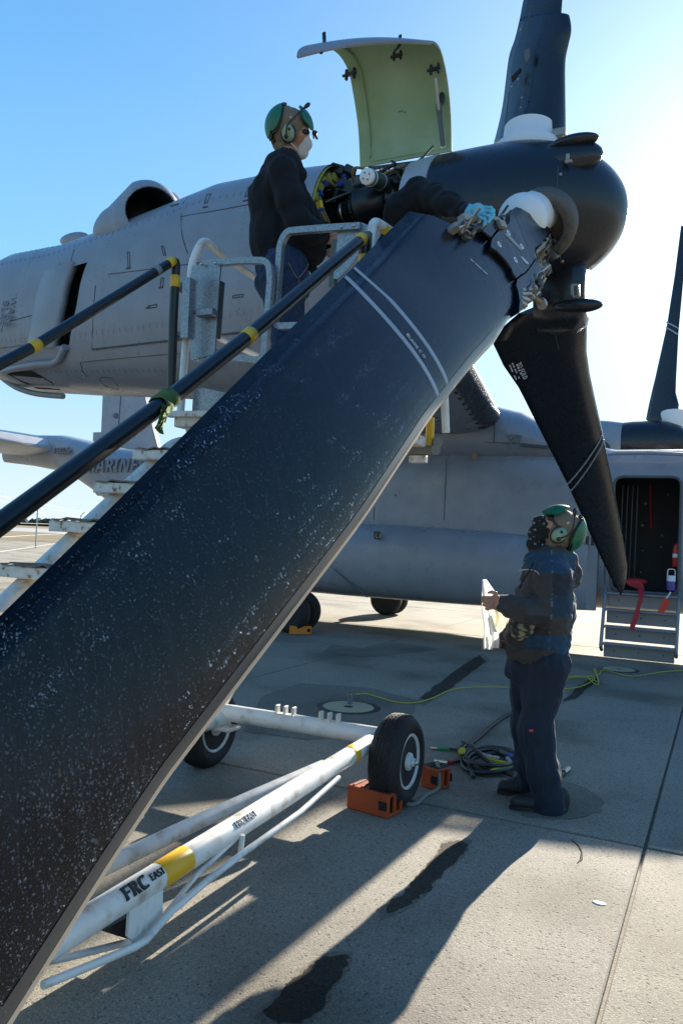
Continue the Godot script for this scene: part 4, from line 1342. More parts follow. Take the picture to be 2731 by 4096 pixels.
func upper_blade(ac: Node3D) -> void:
	var sec := [[Vector3(-0.02486, 4.711, 7.057), Vector3(-0.02998, 4.713, 7.055), Vector3(-0.04085, 4.717, 7.049), Vector3(-0.06323, 4.725, 7.036), Vector3(-0.1016, 4.739, 7.015), Vector3(-0.1528, 4.757, 6.987), Vector3(-0.2167, 4.78, 6.952), Vector3(-0.2934, 4.808, 6.909), Vector3(-0.3766, 4.838, 6.863), Vector3(-0.4597, 4.868, 6.818), Vector3(-0.5364, 4.896, 6.775), Vector3(-0.6004, 4.919, 6.74), Vector3(-0.6643, 4.942, 6.705)], [Vector3(-0.02559, 4.757, 7.055), Vector3(-0.03064, 4.759, 7.052), Vector3(-0.04135, 4.763, 7.046), Vector3(-0.0634, 4.77, 7.034), Vector3(-0.1012, 4.783, 7.013), Vector3(-0.1516, 4.8, 6.985), Vector3(-0.2146, 4.822, 6.951), Vector3(-0.2903, 4.847, 6.909), Vector3(-0.3722, 4.875, 6.864), Vector3(-0.4541, 4.903, 6.819), Vector3(-0.5297, 4.929, 6.777), Vector3(-0.5927, 4.95, 6.742), Vector3(-0.6557, 4.972, 6.708)], [Vector3(-0.02669, 4.824, 7.05), Vector3(-0.03162, 4.825, 7.048), Vector3(-0.04211, 4.828, 7.042), Vector3(-0.06369, 4.835, 7.03), Vector3(-0.1007, 4.846, 7.01), Vector3(-0.15, 4.862, 6.983), Vector3(-0.2117, 4.881, 6.949), Vector3(-0.2857, 4.904, 6.908), Vector3(-0.3659, 4.929, 6.864), Vector3(-0.4461, 4.953, 6.82), Vector3(-0.5201, 4.976, 6.78), Vector3(-0.5818, 4.995, 6.746), Vector3(-0.6435, 5.015, 6.712)], [Vector3(-0.02814, 4.891, 7.046), Vector3(-0.03296, 4.892, 7.044), Vector3(-0.0432, 4.895, 7.038), Vector3(-0.06429, 4.901, 7.026), Vector3(-0.1004, 4.912, 7.007), Vector3(-0.1486, 4.925, 6.98), Vector3(-0.2089, 4.943, 6.947), Vector3(-0.2812, 4.964, 6.908), Vector3(-0.3595, 4.986, 6.865), Vector3(-0.4379, 5.009, 6.822), Vector3(-0.5102, 5.03, 6.782), Vector3(-0.5704, 5.047, 6.749), Vector3(-0.6307, 5.064, 6.716)], [Vector3(-0.02992, 4.95, 7.042), Vector3(-0.03463, 4.952, 7.04), Vector3(-0.04463, 4.955, 7.034), Vector3(-0.06521, 4.96, 7.023), Vector3(-0.1005, 4.97, 7.003), Vector3(-0.1476, 4.983, 6.978), Vector3(-0.2064, 5, 6.946), Vector3(-0.277, 5.02, 6.907), Vector3(-0.3534, 5.041, 6.865), Vector3(-0.4299, 5.063, 6.823), Vector3(-0.5005, 5.083, 6.785), Vector3(-0.5593, 5.099, 6.752), Vector3(-0.6181, 5.116, 6.72)], [Vector3(-0.03206, 5.011, 7.038), Vector3(-0.03665, 5.012, 7.035), Vector3(-0.04639, 5.015, 7.03), Vector3(-0.06644, 5.021, 7.019), Vector3(-0.1008, 5.031, 7), Vector3(-0.1467, 5.044, 6.975), Vector3(-0.204, 5.06, 6.944), Vector3(-0.2727, 5.079, 6.906), Vector3(-0.3472, 5.101, 6.865), Vector3(-0.4217, 5.122, 6.825), Vector3(-0.4904, 5.141, 6.787), Vector3(-0.5477, 5.158, 6.756), Vector3(-0.605, 5.174, 6.724)], [Vector3(-0.03458, 5.08, 7.033), Vector3(-0.03905, 5.081, 7.03), Vector3(-0.04854, 5.084, 7.025), Vector3(-0.06808, 5.09, 7.014), Vector3(-0.1016, 5.1, 6.996), Vector3(-0.1463, 5.113, 6.972), Vector3(-0.2021, 5.13, 6.941), Vector3(-0.2691, 5.151, 6.904), Vector3(-0.3417, 5.173, 6.864), Vector3(-0.4143, 5.194, 6.825), Vector3(-0.4813, 5.215, 6.788), Vector3(-0.5371, 5.232, 6.757), Vector3(-0.593, 5.248, 6.727)], [Vector3(-0.03869, 5.166, 7.026), Vector3(-0.04304, 5.168, 7.024), Vector3(-0.05228, 5.171, 7.019), Vector3(-0.07131, 5.178, 7.008), Vector3(-0.1039, 5.189, 6.99), Vector3(-0.1474, 5.204, 6.966), Vector3(-0.2018, 5.223, 6.936), Vector3(-0.267, 5.246, 6.9), Vector3(-0.3377, 5.271, 6.861), Vector3(-0.4084, 5.296, 6.823), Vector3(-0.4736, 5.319, 6.787), Vector3(-0.5279, 5.338, 6.757), Vector3(-0.5823, 5.357, 6.727)], [Vector3(-0.04318, 5.261, 7.019), Vector3(-0.04742, 5.263, 7.016), Vector3(-0.05642, 5.266, 7.011), Vector3(-0.07495, 5.274, 7.001), Vector3(-0.1067, 5.287, 6.984), Vector3(-0.1491, 5.305, 6.96), Vector3(-0.202, 5.327, 6.931), Vector3(-0.2656, 5.353, 6.896), Vector3(-0.3344, 5.382, 6.857), Vector3(-0.4032, 5.411, 6.819), Vector3(-0.4668, 5.437, 6.784), Vector3(-0.5197, 5.459, 6.755), Vector3(-0.5727, 5.481, 6.725)], [Vector3(-0.04441, 5.339, 7.014), Vector3(-0.04857, 5.341, 7.012), Vector3(-0.0574, 5.345, 7.007), Vector3(-0.0756, 5.353, 6.997), Vector3(-0.1068, 5.368, 6.979), Vector3(-0.1484, 5.387, 6.956), Vector3(-0.2003, 5.411, 6.927), Vector3(-0.2627, 5.44, 6.892), Vector3(-0.3303, 5.472, 6.855), Vector3(-0.3979, 5.503, 6.817), Vector3(-0.4602, 5.532, 6.783), Vector3(-0.5122, 5.556, 6.754), Vector3(-0.5642, 5.581, 6.725)], [Vector3(-0.04036, 5.386, 7.014), Vector3(-0.04451, 5.388, 7.011), Vector3(-0.05331, 5.392, 7.007), Vector3(-0.07144, 5.401, 6.996), Vector3(-0.1025, 5.416, 6.979), Vector3(-0.144, 5.435, 6.956), Vector3(-0.1958, 5.46, 6.927), Vector3(-0.2579, 5.49, 6.892), Vector3(-0.3252, 5.522, 6.855), Vector3(-0.3926, 5.554, 6.817), Vector3(-0.4547, 5.584, 6.783), Vector3(-0.5065, 5.608, 6.754), Vector3(-0.5583, 5.633, 6.725)], [Vector3(-0.03306, 5.417, 7.016), Vector3(-0.03722, 5.419, 7.014), Vector3(-0.04607, 5.423, 7.009), Vector3(-0.06429, 5.431, 6.999), Vector3(-0.09553, 5.446, 6.981), Vector3(-0.1372, 5.465, 6.958), Vector3(-0.1892, 5.49, 6.929), Vector3(-0.2517, 5.519, 6.894), Vector3(-0.3194, 5.551, 6.857), Vector3(-0.3871, 5.582, 6.819), Vector3(-0.4496, 5.611, 6.784), Vector3(-0.5016, 5.636, 6.755), Vector3(-0.5537, 5.66, 6.726)], [Vector3(-0.02489, 5.448, 7.019), Vector3(-0.02907, 5.45, 7.016), Vector3(-0.03793, 5.454, 7.011), Vector3(-0.05618, 5.463, 7.001), Vector3(-0.08747, 5.477, 6.984), Vector3(-0.1292, 5.496, 6.961), Vector3(-0.1813, 5.52, 6.932), Vector3(-0.2439, 5.548, 6.897), Vector3(-0.3117, 5.579, 6.859), Vector3(-0.3795, 5.61, 6.821), Vector3(-0.4421, 5.639, 6.787), Vector3(-0.4942, 5.663, 6.758), Vector3(-0.5463, 5.687, 6.729)], [Vector3(-0.01464, 5.487, 7.022), Vector3(-0.01879, 5.489, 7.02), Vector3(-0.02762, 5.493, 7.015), Vector3(-0.04578, 5.501, 7.005), Vector3(-0.07693, 5.515, 6.988), Vector3(-0.1185, 5.533, 6.964), Vector3(-0.1704, 5.556, 6.936), Vector3(-0.2327, 5.584, 6.901), Vector3(-0.3001, 5.614, 6.863), Vector3(-0.3676, 5.645, 6.826), Vector3(-0.4299, 5.672, 6.791), Vector3(-0.4818, 5.696, 6.762), Vector3(-0.5337, 5.719, 6.734)], [Vector3(-0.003524, 5.526, 7.026), Vector3(-0.007643, 5.528, 7.024), Vector3(-0.0164, 5.532, 7.019), Vector3(-0.03442, 5.539, 7.009), Vector3(-0.06532, 5.553, 6.992), Vector3(-0.1065, 5.571, 6.969), Vector3(-0.158, 5.593, 6.94), Vector3(-0.2198, 5.62, 6.906), Vector3(-0.2867, 5.649, 6.869), Vector3(-0.3537, 5.679, 6.832), Vector3(-0.4155, 5.706, 6.797), Vector3(-0.467, 5.728, 6.769), Vector3(-0.5185, 5.75, 6.74)], [Vector3(0.00234, 5.567, 7.027), Vector3(-0.001714, 5.569, 7.025), Vector3(-0.01033, 5.572, 7.02), Vector3(-0.02806, 5.58, 7.01), Vector3(-0.05846, 5.593, 6.993), Vector3(-0.09899, 5.611, 6.971), Vector3(-0.1497, 5.632, 6.943), Vector3(-0.2105, 5.659, 6.909), Vector3(-0.2763, 5.687, 6.872), Vector3(-0.3422, 5.716, 6.836), Vector3(-0.403, 5.742, 6.802), Vector3(-0.4537, 5.764, 6.774), Vector3(-0.5043, 5.786, 6.746)], [Vector3(0.0007948, 5.608, 7.024), Vector3(-0.003153, 5.61, 7.022), Vector3(-0.01154, 5.614, 7.017), Vector3(-0.02881, 5.622, 7.008), Vector3(-0.05842, 5.635, 6.991), Vector3(-0.0979, 5.652, 6.969), Vector3(-0.1472, 5.674, 6.942), Vector3(-0.2065, 5.7, 6.909), Vector3(-0.2706, 5.729, 6.873), Vector3(-0.3348, 5.757, 6.838), Vector3(-0.394, 5.784, 6.805), Vector3(-0.4433, 5.806, 6.777), Vector3(-0.4927, 5.828, 6.75)], [Vector3(-0.006, 5.652, 7.018), Vector3(-0.00981, 5.653, 7.016), Vector3(-0.0179, 5.657, 7.011), Vector3(-0.03457, 5.665, 7.002), Vector3(-0.06314, 5.678, 6.986), Vector3(-0.1012, 5.696, 6.965), Vector3(-0.1488, 5.718, 6.939), Vector3(-0.206, 5.745, 6.907), Vector3(-0.2679, 5.774, 6.872), Vector3(-0.3298, 5.802, 6.838), Vector3(-0.3869, 5.829, 6.806), Vector3(-0.4345, 5.851, 6.779), Vector3(-0.4821, 5.873, 6.753)], [Vector3(-0.01768, 5.7, 7.009), Vector3(-0.02132, 5.701, 7.007), Vector3(-0.02905, 5.705, 7.003), Vector3(-0.04497, 5.713, 6.994), Vector3(-0.07226, 5.726, 6.979), Vector3(-0.1086, 5.743, 6.959), Vector3(-0.1541, 5.765, 6.933), Vector3(-0.2087, 5.792, 6.903), Vector3(-0.2678, 5.82, 6.87), Vector3(-0.3269, 5.848, 6.837), Vector3(-0.3815, 5.875, 6.806), Vector3(-0.427, 5.897, 6.781), Vector3(-0.4725, 5.919, 6.756)], [Vector3(-0.04997, 5.707, 6.992), Vector3(-0.05334, 5.708, 6.99), Vector3(-0.06049, 5.712, 6.986), Vector3(-0.07522, 5.72, 6.978), Vector3(-0.1005, 5.732, 6.964), Vector3(-0.1341, 5.749, 6.945), Vector3(-0.1762, 5.77, 6.921), Vector3(-0.2267, 5.796, 6.893), Vector3(-0.2814, 5.823, 6.862), Vector3(-0.3361, 5.851, 6.832), Vector3(-0.3866, 5.877, 6.804), Vector3(-0.4287, 5.898, 6.78), Vector3(-0.4708, 5.919, 6.757)], [Vector3(-0.08715, 5.719, 6.971), Vector3(-0.09021, 5.72, 6.97), Vector3(-0.09672, 5.724, 6.966), Vector3(-0.1101, 5.731, 6.959), Vector3(-0.1331, 5.743, 6.946), Vector3(-0.1637, 5.759, 6.929), Vector3(-0.202, 5.779, 6.907), Vector3(-0.2479, 5.803, 6.881), Vector3(-0.2977, 5.829, 6.854), Vector3(-0.3475, 5.855, 6.826), Vector3(-0.3934, 5.879, 6.8), Vector3(-0.4317, 5.899, 6.778), Vector3(-0.47, 5.919, 6.757)], [Vector3(-0.08166, 5.875, 6.966), Vector3(-0.08459, 5.876, 6.964), Vector3(-0.09083, 5.879, 6.961), Vector3(-0.1037, 5.885, 6.954), Vector3(-0.1257, 5.896, 6.942), Vector3(-0.155, 5.91, 6.925), Vector3(-0.1917, 5.927, 6.905), Vector3(-0.2357, 5.948, 6.88), Vector3(-0.2834, 5.97, 6.854), Vector3(-0.3311, 5.993, 6.827), Vector3(-0.3751, 6.013, 6.803), Vector3(-0.4118, 6.031, 6.782), Vector3(-0.4485, 6.048, 6.762)], [Vector3(0.008108, 6.227, 6.995), Vector3(0.00497, 6.228, 6.994), Vector3(-0.001698, 6.23, 6.99), Vector3(-0.01543, 6.234, 6.983), Vector3(-0.03896, 6.241, 6.97), Vector3(-0.07034, 6.25, 6.952), Vector3(-0.1096, 6.262, 6.931), Vector3(-0.1566, 6.275, 6.905), Vector3(-0.2076, 6.29, 6.877), Vector3(-0.2586, 6.305, 6.849), Vector3(-0.3057, 6.319, 6.824), Vector3(-0.3449, 6.33, 6.802), Vector3(-0.3841, 6.342, 6.781)], [Vector3(0.1405, 6.724, 7.04), Vector3(0.137, 6.725, 7.038), Vector3(0.1296, 6.725, 7.034), Vector3(0.1142, 6.727, 7.026), Vector3(0.08779, 6.729, 7.012), Vector3(0.05261, 6.732, 6.993), Vector3(0.00865, 6.736, 6.969), Vector3(-0.04411, 6.741, 6.941), Vector3(-0.1013, 6.746, 6.91), Vector3(-0.1584, 6.752, 6.879), Vector3(-0.2112, 6.756, 6.851), Vector3(-0.2551, 6.761, 6.827), Vector3(-0.2991, 6.765, 6.804)], [Vector3(0.2384, 7.352, 7.059), Vector3(0.2346, 7.352, 7.057), Vector3(0.2265, 7.352, 7.053), Vector3(0.2098, 7.351, 7.044), Vector3(0.1812, 7.351, 7.029), Vector3(0.143, 7.35, 7.008), Vector3(0.09536, 7.348, 6.983), Vector3(0.03814, 7.347, 6.953), Vector3(-0.02384, 7.345, 6.92), Vector3(-0.08582, 7.343, 6.887), Vector3(-0.143, 7.342, 6.857), Vector3(-0.1907, 7.34, 6.831), Vector3(-0.2384, 7.339, 6.806)], [Vector3(0.2647, 8.249, 7.026), Vector3(0.2608, 8.249, 7.024), Vector3(0.2525, 8.248, 7.02), Vector3(0.2353, 8.247, 7.011), Vector3(0.2059, 8.246, 6.995), Vector3(0.1667, 8.243, 6.974), Vector3(0.1177, 8.241, 6.948), Vector3(0.05885, 8.237, 6.917), Vector3(-0.004874, 8.234, 6.883), Vector3(-0.0686, 8.23, 6.85), Vector3(-0.1274, 8.227, 6.818), Vector3(-0.1764, 8.224, 6.793), Vector3(-0.2255, 8.222, 6.767)], [Vector3(0.2565, 9.276, 6.968), Vector3(0.2525, 9.276, 6.966), Vector3(0.2441, 9.276, 6.961), Vector3(0.2269, 9.275, 6.952), Vector3(0.1973, 9.274, 6.936), Vector3(0.1578, 9.272, 6.916), Vector3(0.1085, 9.27, 6.889), Vector3(0.04928, 9.268, 6.858), Vector3(-0.01485, 9.265, 6.824), Vector3(-0.07898, 9.262, 6.79), Vector3(-0.1382, 9.26, 6.759), Vector3(-0.1875, 9.258, 6.732), Vector3(-0.2368, 9.256, 6.706)], [Vector3(0.2472, 10.01, 6.925), Vector3(0.2433, 10.01, 6.922), Vector3(0.2349, 10.01, 6.918), Vector3(0.2176, 10.01, 6.909), Vector3(0.1879, 10.01, 6.893), Vector3(0.1483, 10.01, 6.872), Vector3(0.09889, 10, 6.846), Vector3(0.03956, 10, 6.814), Vector3(-0.02472, 10, 6.78), Vector3(-0.089, 9.999, 6.746), Vector3(-0.1483, 9.998, 6.715), Vector3(-0.1978, 9.996, 6.688), Vector3(-0.2472, 9.995, 6.662)]]
	var n: Vector3 = Vector3(-0.4695, 0.04621, 0.8817)
	var s := sth()
	skin_loft(s, sec, [0.42, 0.08], n)
	var b := part("rotor_blade", done(s), mats.rotor_black, ac)
	s = sth()
	var d: Vector3 = Vector3(0, 0.9986, -0.05234)
	lathe(s, along(hub + Vector3(-0.28, 0, 0), d), [Vector2(0.2, 0.3), Vector2(0.26, 0.46), Vector2(0.25, 0.52), Vector2(0.20, 0.56), Vector2(0.19, 0.68)], 32)
	part("blade_grip", done(s), mats.white_plastic, b)
	s = sth()
	box(s, Vector3(-0.02958, 4.699, 7.124), Vector3(0.10, 0.07, 0.1), 0.01)
	part("root_fitting", done(s), mats.bracket, b)
	for q in [[Vector3(-0.3547, 5.449, 7.015), Vector3(-0.3375, 5.139, 7.041), Vector3(-0.351, 4.983, 7.042), Vector3(-0.3767, 4.778, 7.039)], [Vector3(-0.4924, 5.238, 6.917), Vector3(-0.5014, 5.047, 6.922), Vector3(-0.5168, 4.86, 6.924)], [Vector3(-0.31, 5.849, 7.018), Vector3(-0.3389, 5.701, 7.011), Vector3(-0.3563, 5.56, 7.009), Vector3(-0.3508, 5.46, 7.017)]]:
		seam(q, b, 0.004)
	s = sth()
	slab(s, [Vector3(-0.3531, 5.49, 7.012), Vector3(-0.3055, 5.484, 7.038), Vector3(-0.2983, 5.405, 7.046), Vector3(-0.3188, 5.378, 7.036), Vector3(-0.3452, 5.401, 7.021)], n, 0.008)
	part("access_plate", done(s), mats.dark_grey_paint, b)
	s = sth()
	slab(s, [Vector3(-0.4673, 5.341, 6.942), Vector3(-0.3855, 5.374, 6.984), Vector3(-0.381, 5.348, 6.987), Vector3(-0.4569, 5.294, 6.95)], n, 0.012)
	part("root_slot", done(s), mats.void, b)
	for p in [Vector3(-0.3982, 5.697, 6.975), Vector3(-0.3987, 5.279, 6.996), Vector3(-0.4546, 5.247, 6.968), Vector3(-0.3544, 5.103, 7.029), Vector3(-0.3589, 5.023, 7.031), Vector3(-0.3638, 4.951, 7.032), Vector3(-0.3669, 4.874, 7.035)]:
		s = sth()
		ball(s, p, Vector3.ONE * 0.010, Basis.IDENTITY, 5)
		part("screw", done(s), mats.bracket, b)
	s = sth()
	slab(s, [Vector3(-0.2782, 4.914, 7.084), Vector3(-0.2377, 4.912, 7.106), Vector3(-0.2338, 4.892, 7.109), Vector3(-0.2649, 4.883, 7.093)], n, 0.003)
	part("scuff", done(s), mats.blade_stripe, b)

func inboard_blade(ac: Node3D) -> void:
	var sec := [[Vector3(0.08375, 3.665, 6.264), Vector3(0.07964, 3.664, 6.267), Vector3(0.07089, 3.661, 6.272), Vector3(0.05288, 3.656, 6.283), Vector3(0.02201, 3.646, 6.301), Vector3(-0.01916, 3.634, 6.326), Vector3(-0.07061, 3.619, 6.357), Vector3(-0.1324, 3.6, 6.394), Vector3(-0.1992, 3.581, 6.434), Vector3(-0.2661, 3.561, 6.475), Vector3(-0.3279, 3.542, 6.512), Vector3(-0.3793, 3.527, 6.543), Vector3(-0.4308, 3.512, 6.574)], [Vector3(0.04868, 3.529, 6.092), Vector3(0.04386, 3.528, 6.096), Vector3(0.03361, 3.526, 6.103), Vector3(0.01251, 3.522, 6.12), Vector3(-0.02367, 3.516, 6.148), Vector3(-0.0719, 3.507, 6.185), Vector3(-0.1322, 3.496, 6.232), Vector3(-0.2045, 3.483, 6.288), Vector3(-0.2829, 3.469, 6.348), Vector3(-0.3613, 3.454, 6.409), Vector3(-0.4337, 3.441, 6.465), Vector3(-0.4939, 3.43, 6.511), Vector3(-0.5542, 3.42, 6.558)], [Vector3(0.01423, 3.354, 5.86), Vector3(0.008811, 3.354, 5.865), Vector3(-0.002711, 3.353, 5.875), Vector3(-0.02643, 3.351, 5.897), Vector3(-0.0671, 3.347, 5.934), Vector3(-0.1213, 3.342, 5.984), Vector3(-0.1891, 3.335, 6.046), Vector3(-0.2704, 3.328, 6.121), Vector3(-0.3585, 3.32, 6.201), Vector3(-0.4467, 3.311, 6.282), Vector3(-0.528, 3.304, 6.357), Vector3(-0.5958, 3.297, 6.419), Vector3(-0.6635, 3.291, 6.481)], [Vector3(0.0111, 3.199, 5.623), Vector3(0.005996, 3.199, 5.628), Vector3(-0.004841, 3.198, 5.639), Vector3(-0.02715, 3.196, 5.661), Vector3(-0.0654, 3.193, 5.699), Vector3(-0.1164, 3.189, 5.749), Vector3(-0.1801, 3.184, 5.813), Vector3(-0.2566, 3.178, 5.888), Vector3(-0.3395, 3.171, 5.97), Vector3(-0.4224, 3.165, 6.052), Vector3(-0.4989, 3.159, 6.128), Vector3(-0.5626, 3.153, 6.191), Vector3(-0.6264, 3.148, 6.254)], [Vector3(0.01916, 3.049, 5.382), Vector3(0.0146, 3.049, 5.386), Vector3(0.004916, 3.048, 5.397), Vector3(-0.01502, 3.046, 5.418), Vector3(-0.0492, 3.043, 5.454), Vector3(-0.09477, 3.039, 5.503), Vector3(-0.1517, 3.035, 5.563), Vector3(-0.2201, 3.029, 5.636), Vector3(-0.2941, 3.023, 5.715), Vector3(-0.3682, 3.016, 5.793), Vector3(-0.4365, 3.01, 5.866), Vector3(-0.4935, 3.006, 5.926), Vector3(-0.5505, 3.001, 5.987)], [Vector3(0.0285, 2.916, 5.164), Vector3(0.02416, 2.916, 5.169), Vector3(0.01493, 2.916, 5.18), Vector3(-0.004055, 2.915, 5.202), Vector3(-0.03661, 2.913, 5.241), Vector3(-0.08001, 2.91, 5.292), Vector3(-0.1343, 2.907, 5.356), Vector3(-0.1994, 2.904, 5.433), Vector3(-0.2699, 2.9, 5.516), Vector3(-0.3404, 2.896, 5.599), Vector3(-0.4055, 2.892, 5.676), Vector3(-0.4598, 2.889, 5.74), Vector3(-0.5141, 2.886, 5.803)], [Vector3(0.03923, 2.78, 4.938), Vector3(0.03513, 2.779, 4.943), Vector3(0.02641, 2.779, 4.953), Vector3(0.008459, 2.777, 4.975), Vector3(-0.02231, 2.775, 5.013), Vector3(-0.06334, 2.772, 5.063), Vector3(-0.1146, 2.768, 5.126), Vector3(-0.1762, 2.764, 5.201), Vector3(-0.2428, 2.759, 5.282), Vector3(-0.3095, 2.754, 5.364), Vector3(-0.3711, 2.75, 5.439), Vector3(-0.4223, 2.746, 5.502), Vector3(-0.4736, 2.742, 5.564)], [Vector3(0.04714, 2.623, 4.683), Vector3(0.04354, 2.622, 4.686), Vector3(0.03589, 2.62, 4.694), Vector3(0.02015, 2.616, 4.709), Vector3(-0.006839, 2.608, 4.735), Vector3(-0.04282, 2.598, 4.77), Vector3(-0.0878, 2.585, 4.814), Vector3(-0.1418, 2.57, 4.866), Vector3(-0.2002, 2.553, 4.923), Vector3(-0.2587, 2.537, 4.979), Vector3(-0.3127, 2.522, 5.032), Vector3(-0.3577, 2.509, 5.075), Vector3(-0.4027, 2.496, 5.119)], [Vector3(0.05529, 2.441, 4.387), Vector3(0.05222, 2.44, 4.389), Vector3(0.0457, 2.436, 4.393), Vector3(0.03227, 2.428, 4.401), Vector3(0.00925, 2.415, 4.415), Vector3(-0.02144, 2.398, 4.434), Vector3(-0.05981, 2.376, 4.458), Vector3(-0.1059, 2.35, 4.486), Vector3(-0.1557, 2.322, 4.517), Vector3(-0.2056, 2.294, 4.548), Vector3(-0.2516, 2.268, 4.576), Vector3(-0.29, 2.246, 4.6), Vector3(-0.3284, 2.225, 4.623)], [Vector3(0.06664, 2.222, 4.026), Vector3(0.06391, 2.22, 4.027), Vector3(0.05809, 2.216, 4.03), Vector3(0.04612, 2.208, 4.037), Vector3(0.02559, 2.195, 4.048), Vector3(-0.001774, 2.176, 4.064), Vector3(-0.03598, 2.154, 4.083), Vector3(-0.07703, 2.127, 4.106), Vector3(-0.1215, 2.097, 4.13), Vector3(-0.166, 2.068, 4.155), Vector3(-0.207, 2.041, 4.178), Vector3(-0.2412, 2.018, 4.197), Vector3(-0.2754, 1.996, 4.216)], [Vector3(0.07735, 1.968, 3.612), Vector3(0.07493, 1.966, 3.613), Vector3(0.06979, 1.963, 3.616), Vector3(0.0592, 1.955, 3.623), Vector3(0.04105, 1.943, 3.634), Vector3(0.01685, 1.927, 3.649), Vector3(-0.0134, 1.906, 3.667), Vector3(-0.0497, 1.882, 3.689), Vector3(-0.08902, 1.855, 3.713), Vector3(-0.1283, 1.828, 3.737), Vector3(-0.1646, 1.804, 3.759), Vector3(-0.1949, 1.783, 3.777), Vector3(-0.2252, 1.763, 3.796)], [Vector3(0.08798, 1.648, 3.096), Vector3(0.08598, 1.647, 3.097), Vector3(0.08174, 1.644, 3.1), Vector3(0.073, 1.638, 3.106), Vector3(0.05803, 1.627, 3.115), Vector3(0.03807, 1.613, 3.128), Vector3(0.01311, 1.596, 3.144), Vector3(-0.01684, 1.575, 3.163), Vector3(-0.04928, 1.552, 3.184), Vector3(-0.08172, 1.529, 3.205), Vector3(-0.1117, 1.508, 3.224), Vector3(-0.1366, 1.491, 3.24), Vector3(-0.1616, 1.474, 3.256)], [Vector3(0.08831, 1.355, 2.64), Vector3(0.08679, 1.354, 2.641), Vector3(0.08357, 1.352, 2.643), Vector3(0.07694, 1.347, 2.647), Vector3(0.06557, 1.338, 2.654), Vector3(0.05041, 1.326, 2.663), Vector3(0.03146, 1.312, 2.674), Vector3(0.008714, 1.295, 2.687), Vector3(-0.01592, 1.276, 2.702), Vector3(-0.04056, 1.257, 2.717), Vector3(-0.0633, 1.239, 2.73), Vector3(-0.08225, 1.225, 2.742), Vector3(-0.1012, 1.211, 2.753)], [Vector3(0.05887, 1.187, 2.431), Vector3(0.05796, 1.186, 2.431), Vector3(0.05603, 1.183, 2.431), Vector3(0.05206, 1.179, 2.431), Vector3(0.04525, 1.17, 2.431), Vector3(0.03617, 1.159, 2.43), Vector3(0.02482, 1.146, 2.429), Vector3(0.0112, 1.129, 2.428), Vector3(-0.003555, 1.111, 2.427), Vector3(-0.01831, 1.093, 2.427), Vector3(-0.03193, 1.077, 2.426), Vector3(-0.04328, 1.063, 2.425), Vector3(-0.05463, 1.049, 2.424)], [Vector3(0.02806, 1.095, 2.344), Vector3(0.02765, 1.094, 2.343), Vector3(0.02677, 1.092, 2.341), Vector3(0.02497, 1.087, 2.337), Vector3(0.02187, 1.078, 2.33), Vector3(0.01774, 1.067, 2.32), Vector3(0.01258, 1.053, 2.309), Vector3(0.006385, 1.037, 2.294), Vector3(-0.0003255, 1.019, 2.279), Vector3(-0.007036, 1.001, 2.264), Vector3(-0.01323, 0.9842, 2.249), Vector3(-0.01839, 0.9704, 2.238), Vector3(-0.02355, 0.9566, 2.226)]]
	var n: Vector3 = Vector3(0.5, -0.7263, 0.4717)
	var s := sth()
	skin_loft(s, sec, [0.30, 0.10], n)
	var b := part("rotor_blade", done(s), mats.rotor_black, ac)
	var xs := [0, 0.008, 0.025, 0.06, 0.12, 0.2, 0.3, 0.42, 0.55, 0.68, 0.8, 0.9, 1]
	# two thin stripes, drawn across the chord where they run
	for q in [[Vector3(0.01899, 2.733, 4.893), Vector3(-0.343, 2.249, 4.63)], [Vector3(0.03193, 2.698, 4.821), Vector3(-0.3274, 2.187, 4.513)]]:
		s = sth()
		var row := []
		for k in 13:
			row.append(q[0].lerp(q[1], k / 12.0) + n * (0.020 + 0.060 * sqrt(maxf(sin(PI * pow((k + 0.3) / 12.8, 0.7)), 0.0))))
		tube(s, row, 0.008, 5)
		part("stripe", done(s), mats.blade_stripe, b)
	var right: Vector3 = (Vector3(-0.4924, 3.088, 5.987) - Vector3(-0.5126, 3.178, 6.147)).normalized()
	var up2: Vector3 = n.cross(right)
	words("blade_marking", "TO FOLD", 0.040, 0.004, mats.blade_print, b, Transform3D(Basis(right, up2, n), Vector3(-0.466, 3.1, 6.221)))
	s = sth()
	for i in 3:
		for j in 6:
			if (i * 7 + j * 3) % 5 == 4:
				continue
			var p: Vector3 = Vector3(-0.5514, 3.129, 6.324) + right * (j * 0.036 + rng.randf_range(-0.005, 0.005)) + up2 * (i * 0.028)
			box(s, p, Vector3(0.022, 0.012, 0.004), 0.0, Basis(right, up2, n))
	part("small_print", done(s), mats.blade_print, b).set_meta("kind", "stuff")
	seam([Vector3(-0.1675, 3.611, 6.702), Vector3(-0.1698, 3.534, 6.586), Vector3(-0.1709, 3.437, 6.437), Vector3(-0.17, 3.345, 6.295), Vector3(-0.1628, 3.28, 6.187)], b)
	seam([Vector3(0.01078, 3.521, 6.374), Vector3(0.04263, 3.467, 6.258), Vector3(0.05221, 3.432, 6.193), Vector3(0.03126, 3.392, 6.154)], b)

